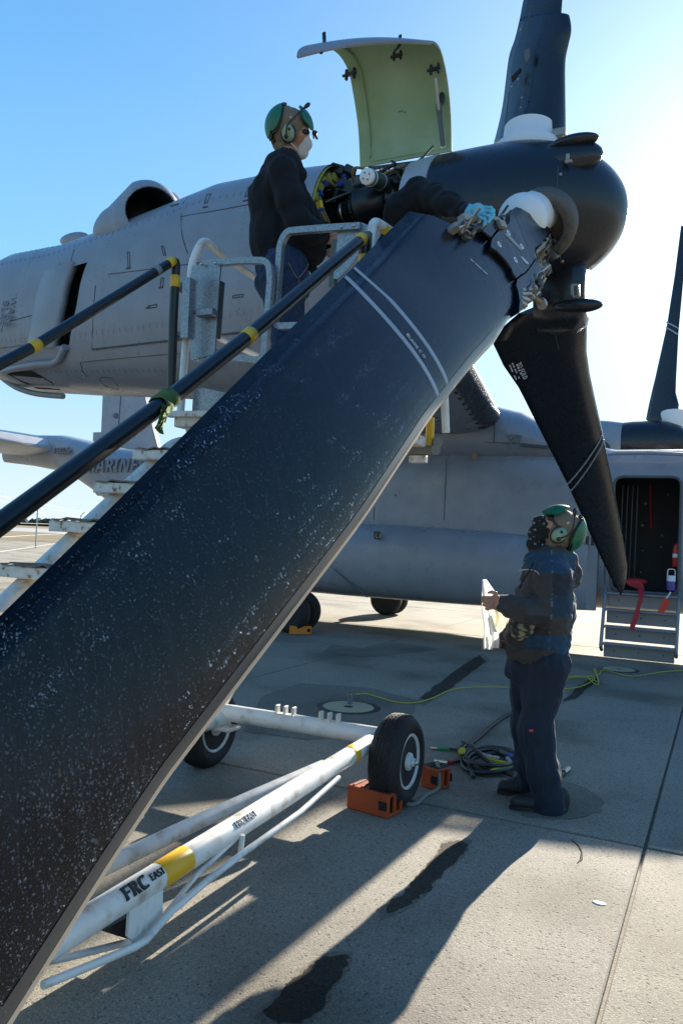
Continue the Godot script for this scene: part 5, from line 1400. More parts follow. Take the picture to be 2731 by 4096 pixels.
func near_blade(ac: Node3D) -> void:
	var s := sth()
	skin_loft(s, sec3, th3, n3)
	var b := part("rotor_blade", done(s), mats.blade_black, ac, "wet black rotor blade slanting down towards the photographer")
	var xs := [0, 0.008, 0.025, 0.06, 0.12, 0.2, 0.3, 0.42, 0.55, 0.68, 0.8, 0.9, 1]
	# metal strip over the leading edge, its darker bonding edge behind it
	var rings := []
	for q in [["erosion_strip", -0.030, 0.030, 0.0022], ["strip_edge", 0.031, 0.085, 0.0016]]:
		s = sth()
		rings = []
		for i in 49:
			var u := lerpf(0.9, sec3.size() - 1.0, i / 48.0)
			var ring := PackedVector3Array()
			for j in 13:
				var y: float = lerpf(signf(q[1]) * sqrt(absf(q[1])), sqrt(q[2]), j / 12.0)
				ring.append(blade_at(sec3, th3, n3, u, y * y, 1.0 if y >= 0 else -1.0, q[3], xs))
			rings.append(ring)
		loft(s, rings, false, false, false)
		part(q[0], done(s), mats[q[0]], b)
	# twin stripes
	for q in [[1.99, 2.86], [1.76, 2.66]]:
		s = sth()
		rings = []
		for k in 33:
			var x := 0.02 + 0.975 * k / 32.0
			var u := lerpf(q[1], q[0], x)
			rings.append(PackedVector3Array([blade_at(sec3, th3, n3, u - 0.024, x, 1.0, -0.003, xs), blade_at(sec3, th3, n3, u - 0.024, x, 1.0, 0.001, xs), blade_at(sec3, th3, n3, u + 0.024, x, 1.0, 0.001, xs), blade_at(sec3, th3, n3, u + 0.024, x, 1.0, -0.003, xs)]))
		loft(s, rings, true)
		part("stripe", done(s), mats.blade_stripe, b)
	for w in [["BLADE C O", 2.42, 0.42, 0.020, [Vector3(-0.1524, 2.45, 9.949), Vector3(-0.1003, 2.363, 9.895)]], ["901 00000 0001", 0.42, 0.42, 0.014, [Vector3(-0.1116, 3.143, 8.858), Vector3(-0.07028, 3.098, 8.783)]]]:
		var at: Vector3 = blade_at(sec3, th3, n3, w[1], w[2], 1.0, 0.0015, xs)
		var e := blade_at(sec3, th3, n3, w[1] + 0.1, w[2], 1.0, 0.0015, xs) - at
		var right: Vector3 = (w[4][1] - w[4][0]).normalized()
		var nn := e.cross(blade_at(sec3, th3, n3, w[1], w[2] + 0.05, 1.0, 0.0015, xs) - at).normalized()
		if nn.dot(n3) < 0:
			nn = -nn
		right = (right - nn * right.dot(nn)).normalized()
		words("blade_marking", w[0], w[3], 0.002, mats.blade_print, b, Transform3D(Basis(right, nn.cross(right), nn), at))
	# a faint scratch across the outer blade
	# ---- root: cuff panels, fold joint, grip
	var cu := [
		[Vector3(-0.1112, 3.67, 8.245), Vector3(-0.09736, 3.684, 8.179), Vector3(-0.0634, 3.688, 8.061), Vector3(-0.02819, 3.691, 7.938), Vector3(0.01497, 3.669, 7.824), Vector3(0.0171, 3.609, 7.9), Vector3(0.01861, 3.488, 8.062), Vector3(0.009315, 3.41, 8.2), Vector3(0.01589, 3.36, 8.247), Vector3(0.02729, 3.319, 8.265), Vector3(0.027, 3.253, 8.357), Vector3(0.02504, 3.166, 8.483), Vector3(0.01633, 3.116, 8.581), Vector3(0.01185, 3.067, 8.664), Vector3(-0.005962, 3.094, 8.686), Vector3(-0.01644, 3.124, 8.68), Vector3(-0.04022, 3.159, 8.711), Vector3(-0.0773, 3.197, 8.782), Vector3(-0.09478, 3.199, 8.838), Vector3(-0.1009, 3.225, 8.822), Vector3(-0.108, 3.27, 8.784), Vector3(-0.1076, 3.336, 8.692), Vector3(-0.1075, 3.405, 8.597), Vector3(-0.1016, 3.441, 8.527), Vector3(-0.1, 3.493, 8.451), Vector3(-0.111, 3.56, 8.396), Vector3(-0.1114, 3.623, 8.31)],
		[Vector3(-0.1402, 3.291, 8.862), Vector3(-0.111, 3.276, 8.786), Vector3(-0.1103, 3.339, 8.697), Vector3(-0.1092, 3.412, 8.592), Vector3(-0.1179, 3.446, 8.575), Vector3(-0.1418, 3.432, 8.675), Vector3(-0.1419, 3.379, 8.747)],
		[Vector3(0.006717, 3.073, 8.635), Vector3(0.01141, 3.122, 8.552), Vector3(0.02006, 3.173, 8.453), Vector3(0.022, 3.262, 8.323), Vector3(0.02305, 3.308, 8.257), Vector3(0.04437, 3.295, 8.203), Vector3(0.05359, 3.257, 8.226), Vector3(0.0501, 3.146, 8.389), Vector3(0.04411, 3.048, 8.545), Vector3(0.04288, 3.008, 8.604), Vector3(0.05632, 2.935, 8.66), Vector3(0.06397, 2.839, 8.766), Vector3(0.06093, 2.835, 8.781), Vector3(0.04665, 2.921, 8.71), Vector3(0.0264, 2.993, 8.68), Vector3(0.01265, 3.028, 8.677)],
	]
	for k in 3:
		s = sth()
		cuff(s, cu[k], n3, 0.13, 0.05)
		part("cuff_panel", done(s), mats.blade_black, b)
	for p in [Vector3(-0.02394, 3.281, 8.734), Vector3(0.0382, 3.231, 8.596), Vector3(-0.02351, 3.417, 8.546), Vector3(0.03053, 3.371, 8.428)]:
		s = sth()
		disc(s, p, n3, 0.019, 0.004, 18)
		part("fastener", done(s), mats.white_plastic, b)
		s = sth()
		disc(s, p + n3 * 0.004, n3, 0.008, 0.002, 10)
		part("fastener_core", done(s), mats.bracket, b)
	s = sth()
	slab(s, [Vector3(-0.029, 3.388, 8.61), Vector3(-0.02627, 3.405, 8.579), Vector3(-0.006728, 3.394, 8.529), Vector3(0.03746, 3.349, 8.442), Vector3(0.0374, 3.33, 8.469), Vector3(-0.007801, 3.368, 8.567)], n3, 0.005)
	part("cuff_strip", done(s), mats.bracket, b)
	s = sth()
	slab(s, [Vector3(0.04701, 3.275, 8.513), Vector3(0.04954, 3.286, 8.489), Vector3(0.07641, 3.265, 8.428), Vector3(0.07775, 3.249, 8.447), Vector3(0.06929, 3.247, 8.477)], n3, 0.005)
	part("cuff_latch", done(s), mats.steel, b)
	# white grip running into the spinner
	var d: Vector3 = Vector3(0, -0.5878, 0.809)
	s = sth()
	ball(s, hub + d * 0.93 + Vector3(-0.08626, 0.137, 0.09951), Vector3.ONE * 0.165, Basis.IDENTITY, 18)
	tube(s, [hub + d * 0.5 + Vector3(-0.05448, 0.0865, 0.06285), hub + d * 0.93 + Vector3(-0.08626, 0.137, 0.09951)], 0.15, 24)
	part("blade_grip", done(s), mats.white_plastic, b)
	# mouth of the spinner round the grip
	s = sth()
	lathe(s, along(hub + Vector3(-0.0227, 0.03604, 0.02619), d), [Vector2(0.20, 0.50), Vector2(0.235, 0.56), Vector2(0.24, 0.70), Vector2(0.22, 0.72), Vector2(0.16, 0.73), Vector2(0.15, 0.60)], 40)
	part("grip_seal", done(s), mats.seal_grey, b)
	s = sth()
	for k2 in 14:
		var a := TAU * k2 / 14
		disc(s, along(hub + Vector3(-0.0227, 0.03604, 0.02619), d) * Vector3(cos(a) * 0.20, 0.72, sin(a) * 0.20), d, 0.014, 0.02, 8)
	part("seal_bolts", done(s), mats.engine_grey, b).set_meta("kind", "stuff")
	root_gear(b)

func cuff(s: SurfaceTool, outline: Array, n: Vector3, h: float, below: float) -> void:
	# a flat panel with a softened rim
	var mid := Vector3.ZERO
	for p in outline:
		mid += p
	mid /= outline.size()
	var inset := []
	for p in outline:
		inset.append(p + (mid - p).normalized() * 0.006 + n * (h * 0.5))
	var sh := []
	for p in outline:
		sh.append(p + n * (h * 0.5 - 0.006))
	slab(s, inset, n, 0.004)
	var t := PackedVector3Array()
	for i in outline.size():
		var j := (i + 1) % outline.size()
		q4(t, sh[i], sh[j], inset[j], inset[i])
		q4(t, sh[i] - n * h, sh[j] - n * h, sh[j], sh[i])
	emit(s, t, -1)

func root_gear(b: Node3D) -> void:
	var kinds := [mats.bracket, mats.bracket, mats.engine_grey, mats.steel, mats.engine_black, mats.tan_hose]
	for zone in [[[Vector3(-0.1794, 3.247, 9.129), Vector3(-0.1288, 3.221, 8.995), Vector3(-0.1329, 3.388, 8.78), Vector3(-0.1719, 3.387, 8.912)], 46], [[Vector3(0.004842, 3.426, 8.156), Vector3(0.02438, 3.626, 7.815), Vector3(0.0852, 3.401, 7.921), Vector3(0.04277, 3.303, 8.198)], 40], [[Vector3(0.02768, 3.332, 8.134), Vector3(0.07104, 3.409, 7.883), Vector3(0.09096, 3.008, 8.368), Vector3(0.04021, 3.003, 8.545)], 40], [[Vector3(-0.1199, 3.46, 8.675), Vector3(-0.09779, 3.441, 8.628), Vector3(-0.07644, 3.515, 8.454), Vector3(-0.09876, 3.561, 8.466)], 18], [[Vector3(-0.1283, 4.144, 7.162), Vector3(-0.03704, 3.814, 7.311), Vector3(-0.006063, 3.88, 7.117), Vector3(-0.08866, 4.165, 7)], 22]]:
		var z: Array = zone[0]
		for k in zone[1]:
			var p: Vector3 = z[0].lerp(z[1], rng.randf()).lerp(z[3].lerp(z[2], rng.randf()), rng.randf()) + n3 * rng.randf_range(-0.05, 0.05)
			var bb := Basis((z[1] - z[0]).normalized(), rng.randf_range(-0.3, 0.3)) * Basis(Vector3.RIGHT, rng.randf_range(-0.5, 0.5)) * Basis(Vector3.BACK, 0.9)
			var s := sth()
			match rng.randi() % 3:
				0:
					box(s, p, Vector3(rng.randf_range(0.015, 0.07), rng.randf_range(0.008, 0.022), rng.randf_range(0.012, 0.03)), 0.003, bb)
				1:
					tube(s, [p, p + bb.x * rng.randf_range(0.02, 0.08)], rng.randf_range(0.005, 0.012), 8)
				2:
					disc(s, p, n3, rng.randf_range(0.008, 0.018), rng.randf_range(0.012, 0.04), 8)
			part("fold_fitting", done(s), kinds[rng.randi() % kinds.size()], b)
	# fold-joint fittings at either side of the cuff
	var put := func(called: String, q: Array, size: Vector3, m: Material) -> void:
		var s := sth()
		var ax: Vector3 = (q[1] - q[0]).normalized()
		var bb := Basis(ax, n3.cross(ax), n3)
		box(s, (q[0] + q[1]) / 2, Vector3((q[1] - q[0]).length() + size.x, size.y * 0.75, size.z * 0.8), 0.005, bb)
		part(called, done(s), m, b)
	var br: Material = mats.bracket
	for q in [
		[[Vector3(-0.1794, 3.247, 9.129), Vector3(-0.1703, 3.241, 9.107)], Vector3(0.02, 0.05, 0.10)],
		[[Vector3(-0.1773, 3.255, 9.036), Vector3(-0.1496, 3.251, 8.949)], Vector3(0.0, 0.05, 0.09)],
		[[Vector3(-0.1577, 3.268, 9.065), Vector3(-0.1253, 3.255, 8.975)], Vector3(0.0, 0.022, 0.06)],
		[[Vector3(-0.1476, 3.295, 9.032), Vector3(-0.1168, 3.278, 8.952)], Vector3(0.0, 0.02, 0.06)],
		[[Vector3(-0.148, 3.276, 9.097), Vector3(-0.1527, 3.336, 9.03)], Vector3(0.03, 0.03, 0.05)],
		[[Vector3(-0.1445, 3.326, 9.055), Vector3(-0.1359, 3.352, 8.989)], Vector3(0.02, 0.05, 0.06)],
		[[Vector3(-0.1462, 3.334, 8.898), Vector3(-0.1195, 3.328, 8.818)], Vector3(0.0, 0.03, 0.05)],
		[[Vector3(-0.119, 3.456, 8.678), Vector3(-0.09546, 3.458, 8.596)], Vector3(0.03, 0.07, 0.09)],
		[[Vector3(-0.08828, 3.457, 8.686), Vector3(-0.07301, 3.47, 8.617)], Vector3(0.02, 0.04, 0.05)],
		[[Vector3(-0.05739, 3.435, 8.65), Vector3(-0.04571, 3.445, 8.598)], Vector3(0.02, 0.06, 0.06)],
		[[Vector3(0.02695, 3.395, 8.236), Vector3(0.03386, 3.352, 8.273)], Vector3(0.02, 0.05, 0.08)],
		[[Vector3(0.05012, 3.416, 8.167), Vector3(0.05585, 3.605, 7.888)], Vector3(0.0, 0.03, 0.05)],
		[[Vector3(0.02867, 3.389, 8.202), Vector3(0.04923, 3.337, 8.205)], Vector3(0.02, 0.06, 0.08)],
		[[Vector3(0.003168, 3.47, 8.101), Vector3(0.04153, 3.438, 8.017)], Vector3(0.0, 0.03, 0.04)],
	]:
		put.call("fold_bracket", q[0], q[1], br)
	for k in 4:
		var q := [Vector3(0.06401, 3.031, 8.614).lerp(Vector3(0.07788, 2.94, 8.693), k / 3.0), Vector3(0.07591, 3.107, 8.395).lerp(Vector3(0.08563, 2.945, 8.586), k / 3.0)]
		put.call("connector_fin", q, Vector3(0.01, 0.028, 0.10), br)
	put.call("connector_block", [Vector3(0.02481, 3.045, 8.463), Vector3(0.05116, 3.094, 8.308)], Vector3(0, 0.10, 0.06), br)
	put.call("cable_plate", [Vector3(-0.02307, 3.553, 7.699), Vector3(0.02804, 3.51, 7.587)], Vector3(0.02, 0.11, 0.03), mats.engine_grey)
	put.call("lock_pin", [Vector3(-0.09788, 3.268, 9.015), Vector3(-0.09419, 3.389, 8.837)], Vector3(0.0, 0.03, 0.03), mats.engine_black)
	put.call("lock_pin", [Vector3(-0.08843, 3.312, 8.924), Vector3(-0.08501, 3.399, 8.792)], Vector3(0.0, 0.035, 0.035), mats.engine_grey)
	for q in [
		[[Vector3(0.06501, 3.287, 8.296), Vector3(0.07119, 3.325, 8.222), Vector3(0.08549, 3.324, 8.177), Vector3(0.09309, 3.293, 8.194), Vector3(0.09279, 3.249, 8.255), Vector3(0.08638, 3.212, 8.328)], 0.008, "steel"],
		[[Vector3(0.0774, 3.265, 8.322), Vector3(0.09267, 3.292, 8.234), Vector3(0.1012, 3.274, 8.229), Vector3(0.09733, 3.214, 8.325), Vector3(0.09882, 3.155, 8.402), Vector3(0.1018, 3.089, 8.482)], 0.007, "steel"],
		[[Vector3(0.06566, 3.378, 8.018), Vector3(0.08054, 3.347, 8.011), Vector3(0.08595, 3.29, 8.072), Vector3(0.08854, 3.229, 8.147), Vector3(0.0882, 3.176, 8.221), Vector3(0.08265, 3.116, 8.322), Vector3(0.09537, 3.086, 8.321), Vector3(0.1188, 3.07, 8.264)], 0.016, "tan_hose"],
		[[Vector3(0.06053, 3.369, 8.123), Vector3(0.0834, 3.342, 8.083), Vector3(0.09176, 3.279, 8.142), Vector3(0.09595, 3.211, 8.222), Vector3(0.09373, 3.125, 8.347), Vector3(0.088, 3.087, 8.42)], 0.012, "bracket"],
		[[Vector3(0.07897, 3.226, 8.296), Vector3(0.0846, 3.162, 8.365), Vector3(0.08334, 3.11, 8.441), Vector3(0.07915, 3.073, 8.505)], 0.014, "blue_clamp"],
		[[Vector3(0.09595, 3.16, 8.442), Vector3(0.1052, 3.105, 8.487), Vector3(0.1024, 3.061, 8.556)], 0.012, "engine_grey"],
		[[Vector3(0.01665, 3.804, 7.746), Vector3(0.009778, 3.759, 7.83), Vector3(0.003227, 3.696, 7.939), Vector3(-3.453e-05, 3.675, 7.978)], 0.018, "bracket"],
		[[Vector3(0.1047, 3.096, 8.201), Vector3(0.1153, 3.086, 8.179), Vector3(0.1155, 3.067, 8.206)], 0.03, "bracket"],
		[[Vector3(0.05289, 3.137, 8.243), Vector3(0.07362, 3.173, 8.123)], 0.02, "bracket"],
		[[Vector3(-0.1367, 3.241, 9.145), Vector3(-0.1313, 3.285, 9.066), Vector3(-0.1241, 3.336, 8.972), Vector3(-0.1132, 3.373, 8.884)], 0.011, "steel"],
		[[Vector3(-0.07347, 3.53, 8.536), Vector3(-0.06797, 3.518, 8.533), Vector3(-0.06677, 3.491, 8.568)], 0.02, "engine_black"],
		[[Vector3(-0.01358, 3.814, 7.532), Vector3(0.006728, 3.748, 7.555), Vector3(0.01818, 3.665, 7.631)], 0.03, "bracket"],
		[[Vector3(-0.07621, 4.035, 7.363), Vector3(-0.05654, 4.008, 7.335), Vector3(-0.03581, 3.952, 7.342)], 0.03, "engine_black"],
	]:
		var s := sth()
		tube(s, spline(q[0], 4), q[1], 8)
		part("hose", done(s), mats[q[2]], b)
	var s := sth()
	lathe(s, along(Vector3(-0.002048, 3.648, 7.61), n3), [Vector2(0.10, 0.0), Vector2(0.10, 0.06), Vector2(0.075, 0.065), Vector2(0.07, 0.0)], 24)
	part("bearing_ring", done(s), mats.engine_black, b)
	for p in [Vector3(0.0182, 3.915, 7.437), Vector3(0.05828, 3.684, 7.622), Vector3(-0.009982, 3.935, 7.504), Vector3(0.06114, 3.758, 7.511), Vector3(0.02238, 3.782, 7.607)]:
		s = sth()
		disc(s, p, n3, 0.02, 0.02, 10)
		part("bolt", done(s), mats.engine_grey, b)
	for p in [Vector3(-0.07517, 3.452, 8.574), Vector3(0.09252, 3.196, 8.367), Vector3(0.09681, 3.131, 8.441), Vector3(0.1196, 3.178, 8.3), Vector3(0.07396, 3.335, 8.237)]:
		s = sth()
		ball(s, p, Vector3.ONE * 0.026, Basis.IDENTITY, 6)
		part("fitting", done(s), mats.engine_grey, b)

# ---------------------------------------------------------------- fuselage, wing, tail
func fuselage(ac: Node3D) -> void:
	var s := sth()
	var rows := [
		[-14.0, 2.95, 3.50, 0.12, 2.4], [-13.0, 2.86, 3.56, 0.40, 2.6], [-12.0, 2.72, 3.53, 0.58, 2.8], [-11.4, 2.55, 3.42, 0.68, 3.0], [-10.8, 2.28, 3.30, 0.78, 3.2],
		[-10.2, 1.98, 3.2, 0.86, 3.4], [-9.5, 1.62, 3.15, 0.92, 3.6], [-8.5, 1.15, 3.12, 0.95, 4], [-7.5, 0.75, 3.12, 0.96, 4.4], [-6.5, 0.66, 3.12, 0.96, 4.6], [-3.0, 0.64, 3.12, 0.96, 4.8],
		[-0.36, 0.64, 3.08, 0.96, 4.8]]
	var fw := [[0.63, 0.64, 3.08, 0.96, 4.8], [1.6, 0.65, 3.05, 0.94, 4.2], [2.6, 0.75, 2.95, 0.88, 3.4], [3.4, 0.95, 2.6, 0.7, 2.8], [4.0, 1.2, 2.1, 0.4, 2.4], [4.2, 1.5, 1.8, 0.1, 2]]
	loft(s, oval_loft(rows, 56), true, true, false)
	loft(s, oval_loft(fw, 56), true, false, true)
	# the ring round the door: everything but the opening
	var a := oval_loft([[-0.36, 0.64, 3.08, 0.96, 4.8], [-0.3, 0.64, 3.08, 0.96, 4.8]], 120)
	var ring_z := func(f0: float, f1: float, y0: float, y1: float) -> void:
		var t := PackedVector3Array()
		var n := 160
		for k in n:
			var p := []
			for e in 2:
				var an := TAU * (k + e) / n
				p.append(Vector2(1.86 + 1.22 * spow(sin(an), 2.0 / 4.8), 0.96 * spow(cos(an), 2.0 / 4.8)))
			var my: float = (p[0].x + p[1].x) / 2
			if p[0].y > 0.3 and my > y0 and my < y1:
				continue
			q4(t, Vector3(f0, p[0].x, p[0].y), Vector3(f1, p[0].x, p[0].y), Vector3(f1, p[1].x, p[1].y), Vector3(f0, p[1].x, p[1].y))
		emit(s, t, 0, Vector3(0, 1.86, 0))
	ring_z.call(-0.36, -0.31, 5.0, 5.0)
	ring_z.call(-0.31, 0.60, 0.95, 2.60)
	ring_z.call(0.60, 0.63, 5.0, 5.0)
	var fu := part("fuselage", done(s), mats.grey_paint, ac)
	# door frame with rounded corners
	var fr := []
	for p in [Vector2(-0.31, 0.95), Vector2(0.60, 0.95), Vector2(0.60, 2.62), Vector2(-0.31, 2.62)]:
		fr.append(Vector3(p.x, p.y, 0.958))
	s = sth()
	tube(s, rounded(fr, 0.14, 5, true), 0.022, 8)
	part("door_frame", done(s), mats.dark_grey_paint, fu)
	for c in [[-0.31, 2.62, 1, -1], [0.60, 2.62, -1, -1]]:
		s = sth()
		slab(s, [Vector3(c[0], c[1], 0.95), Vector3(c[0] + c[2] * 0.1, c[1], 0.95), Vector3(c[0] + c[2] * 0.03, c[1] + c[3] * 0.03, 0.95), Vector3(c[0], c[1] + c[3] * 0.1, 0.95)], Vector3(0, 0, 1), 0.02)
		part("corner_web", done(s), mats.grey_paint, fu)
	# cabin seen through the door
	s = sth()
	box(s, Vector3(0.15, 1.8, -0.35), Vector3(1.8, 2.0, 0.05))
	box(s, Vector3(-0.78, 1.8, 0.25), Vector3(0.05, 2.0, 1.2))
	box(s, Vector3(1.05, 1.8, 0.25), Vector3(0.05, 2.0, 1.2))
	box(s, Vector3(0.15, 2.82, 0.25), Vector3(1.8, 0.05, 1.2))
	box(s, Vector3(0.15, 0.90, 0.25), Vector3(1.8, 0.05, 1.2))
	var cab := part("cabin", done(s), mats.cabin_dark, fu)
	s = sth()
	for k in 4:
		tube(s, [Vector3(-0.28 + k * 0.07, 1.0, 0.3 - k * 0.03), Vector3(-0.26 + k * 0.07, 2.55, 0.3 - k * 0.03)], 0.014, 6)
	part("cabin_pipes", done(s), mats.engine_grey, cab)
	s = sth()
	for q in [[0.35, 2.45], [0.02, 2.3], [-0.02, 1.95], [0.28, 1.8], [0.27, 1.62], [0.0, 1.55], [-0.02, 1.2]]:
		ball(s, Vector3(q[0], q[1], -0.31), Vector3(0.022, 0.022, 0.015), Basis.IDENTITY, 5)
	part("cabin_buttons", done(s), mats.bracket, cab).set_meta("kind", "stuff")
	s = sth()
	box(s, Vector3(0.1, 2.25, -0.28), Vector3(0.04, 0.7, 0.02), 0.004, Basis(Vector3.BACK, 0.05))
	part("cabin_strap", done(s), mats.red_web, cab)
	# roof edge over the door
	s = sth()
	tube(s, [Vector3(-0.75, 2.93, 0.93), Vector3(-0.3, 2.965, 0.97), Vector3(0.2, 2.965, 0.98), Vector3(0.7, 2.94, 0.97), Vector3(1.4, 2.9, 0.94)], [0.01, 0.028, 0.03, 0.028, 0.01], 8)
	part("rain_gutter", done(s), mats.light_grey_paint, fu)
	# sponson with its swelling front
	s = sth()
	loft(s, oval_loft([[-8.2, 0.9, 1.5, 0.1, 2], [-7.4, 0.7, 1.75, 0.5, 2.4], [-6.5, 0.6, 1.82, 0.72, 2.8], [-4.6, 0.58, 1.8, 0.74, 2.8], [-3.2, 0.58, 1.78, 0.70, 2.7], [-2.3, 0.58, 1.75, 0.54, 2.6], [-1.6, 0.6, 1.71, 0.34, 2.5], [-1.0, 0.62, 1.66, 0.14, 2.4], [-0.5, 0.64, 1.58, -0.06, 2.2]], 40, 1.0))
	part("sponson", done(s), mats.grey_paint, fu)
	s = sth()
	loft(s, oval_loft([[-8.2, 0.9, 1.5, 0.1, 2], [-7.4, 0.7, 1.75, 0.5, 2.4], [-6.5, 0.6, 1.82, 0.72, 2.8], [-4.6, 0.58, 1.8, 0.74, 2.8], [-3.2, 0.58, 1.78, 0.70, 2.7], [-2.3, 0.58, 1.72, 0.52, 2.5], [-1.2, 0.66, 1.5, 0.10, 2]], 40, -1.0))
	part("sponson", done(s), mats.grey_paint, fu)
	# wheel-bay fairing at its foot
	s = sth()
	tube(s, spline([Vector3(-4.75, 1.15, 1.7), Vector3(-4.55, 1.1, 1.72), Vector3(-4.2, 0.86, 1.72), Vector3(-3.9, 0.62, 1.62)], 6), 0.012, 6)
	part("fairing_edge", done(s), mats.dark_grey_paint, fu)
	# small details on the side
	s = sth()
	box(s, Vector3(-3.736, 1.609, 1.7), Vector3(0.11, 0.12, 0.04), 0.01)
	part("vent_box", done(s), mats.engine_black, fu)
	s = sth()
	tube(s, rounded([Vector3(-3.739, 1.646, 1.735), Vector3(-3.743, 1.572, 1.735), Vector3(-3.673, 1.568, 1.735), Vector3(-3.672, 1.644, 1.735)], 0.01), 0.008, 6)
	part("vent_rim", done(s), mats.bracket, fu)
	s = sth()
	disc(s, Vector3(-2.44, 2.931, 0.955), Vector3(0, 0, 1), 0.055, 0.01, 18)
	part("static_port", done(s), mats.tan_hose, fu)
	s = sth()
	disc(s, Vector3(-3.755, 2.287, 0.955), Vector3(0, 0, 1), 0.015, 0.01, 10)
	part("drain", done(s), mats.seam, fu)
	s = sth()
	box(s, Vector3(-0.6633, 0.957, 0.94), Vector3(0.11, 0.05, 0.08), 0.02)
	part("drain", done(s), mats.seam, fu)
	for k in 5:
		s = sth()
		var p: Vector3 = Vector3(-0.7394, 1.573, 0.955)
		box(s, p + Vector3(0.075 * k, 0.012 * (2 - k), 0.0), Vector3(0.045, 0.30, 0.02), 0.004)
		part("vent_louver", done(s), mats.engine_black, fu)
	for pl in [
		[Vector3(-4.131, 2.082, 0.962), Vector3(-4.131, 1.865, 0.962)],
		[Vector3(-3.218, 3.246, 0.962), Vector3(-2.62, 3.193, 0.962), Vector3(-2.089, 3.143, 0.962), Vector3(-1.672, 3.121, 0.962), Vector3(-1.305, 3.048, 0.962)],
		[Vector3(-0.4086, 1.424, 0.962), Vector3(-0.3918, 1.031, 0.962)],
		[Vector3(-0.5, 0.8, 0.965), Vector3(-0.5, 1.2, 0.965), Vector3(-0.5, 2.6, 0.962)],
		[Vector3(-2.9, 1.9, 0.963), Vector3(-2.9, 2.9, 0.963)],
	]:
		seam(pl, fu, 0.006)
	s = sth()
	box(s, Vector3(-1.487, 3.084, 0.965), Vector3(0.42, 0.05, 0.03), 0.006, Basis(Vector3.BACK, -0.1))
	part("step_slot", done(s), mats.seam, fu)
	# landing gear: two wheels a side
	for sd in [1.0, -1.0]:
		for k in 2:
			s = sth()
			var c := Vector3(-5.0, 0.33, sd * 2.0 - 0.18 + k * 0.36 if sd < 0 else 1.75 + k * 0.36)
			lathe(s, along(c - Vector3(0, 0, 0.11), Vector3(0, 0, 1)), [Vector2(0.17, 0.02), Vector2(0.25, 0.0), Vector2(0.31, 0.02), Vector2(0.33, 0.07), Vector2(0.33, 0.15), Vector2(0.31, 0.2), Vector2(0.25, 0.22), Vector2(0.17, 0.20)], 36)
			var ty := part("main_wheel", done(s), mats.tyre, fu)
			s = sth()
			lathe(s, along(c - Vector3(0, 0, 0.08), Vector3(0, 0, 1)), [Vector2(0.0, 0.02), Vector2(0.06, 0.0), Vector2(0.07, 0.03), Vector2(0.15, 0.05), Vector2(0.18, 0.02), Vector2(0.18, 0.15), Vector2(0.15, 0.12), Vector2(0.07, 0.14), Vector2(0.0, 0.16)], 24)
			part("wheel_rim", done(s), mats.engine_grey, ty)
		s = sth()
		tube(s, [Vector3(-5.0, 0.33, sd * 1.93 - 0.1), Vector3(-5.0, 1.0, sd * 1.5)], 0.07, 10)
		part("landing_leg", done(s), mats.light_grey_paint, fu)
	# wing, a swept and slightly raised box each side, black de-icing boot in front
	for sd in [1.0, -1.0]:
		var ws := []
		for q in [[0.0, -2.15, 3.55], [1.0, -2.05, 3.57], [3.7, -1.7, 3.77], [6.5, -1.34, 3.95]]:
			var sec := []
			for x in [0, 0.008, 0.025, 0.06, 0.12, 0.2, 0.3, 0.42, 0.55, 0.68, 0.8, 0.9, 1]:
				sec.append(Vector3(q[1] - x * 2.5, q[2] - 0.06 * x, q[0] * sd))
			ws.append(sec)
		s = sth()
		skin_loft(s, ws, [0.22, 0.2], Vector3.UP)
		var wi := part("wing", done(s), mats.grey_paint, fu)
		s = sth()
		var xs := [0, 0.008, 0.025, 0.06, 0.12, 0.2, 0.3, 0.42, 0.55, 0.68, 0.8, 0.9, 1]
		var rings := []
		for i in 13:
			var u := 1.0 + i / 6.0
			var ring := PackedVector3Array()
			for j in range(-6, 7):
				ring.append(blade_at(ws, [0.22, 0.2], Vector3.UP, minf(u, 2.99), pow(absf(j) / 6.0, 2.0) * 0.10, 1.0 if j >= 0 else -1.0, 0.006, xs) + Vector3(0.004, 0, 0))
			rings.append(ring)
		loft(s, rings, false, false, false)
		part("deicing_boot", done(s), mats.rotor_black, wi)
		for i in 9:
			s = sth()
			box(s, blade_at(ws, [0.22, 0.2], Vector3.UP, 1.05 + i * 0.11, 0.11, -1.0, 0.006, xs), Vector3(0.06, 0.012, 0.10), 0.003)
			part("boot_tab", done(s), mats.rotor_black, wi)
	# hump where the wing crosses the roof
	s = sth()
	loft(s, oval_loft([[-5.6, 2.9, 3.2, 0.4, 2.4], [-5.0, 2.8, 3.75, 0.9, 2.6], [-4.0, 2.8, 3.98, 0.99, 2.8], [-2.6, 2.8, 3.92, 0.99, 2.8], [-1.8, 2.8, 3.72, 0.97, 2.6], [-1.3, 2.8, 3.45, 0.93, 2.5], [-0.8, 2.75, 3.2, 0.85, 2.4], [-0.3, 2.7, 3.08, 0.7, 2.4]], 40))
	part("wing_fairing", done(s), mats.grey_paint, fu)
	seam([Vector3(-2.12, 3.15, 1.0), Vector3(-2.12, 3.45, 1.0), Vector3(-2.12, 3.65, 0.92)], fu, 0.007)
	var mk := Transform3D(Basis(Vector3(0.993, -0.11, 0.0), Vector3(0.11, 0.993, 0.0), Vector3(0, 0, 1)), Vector3(-1.797, 3.189, 0.985))
	words("stencil", "57", 0.14, 0.03, mats.marking_grey, fu, mk)
	s = sth()
	slab(s, [Vector3(-1.921, 3.261, 0.985), Vector3(-1.706, 3.234, 0.985), Vector3(-1.712, 3.218, 0.985), Vector3(-1.821, 3.224, 0.985), Vector3(-1.866, 3.178, 0.985)], Vector3(0, 0, 1), 0.02)
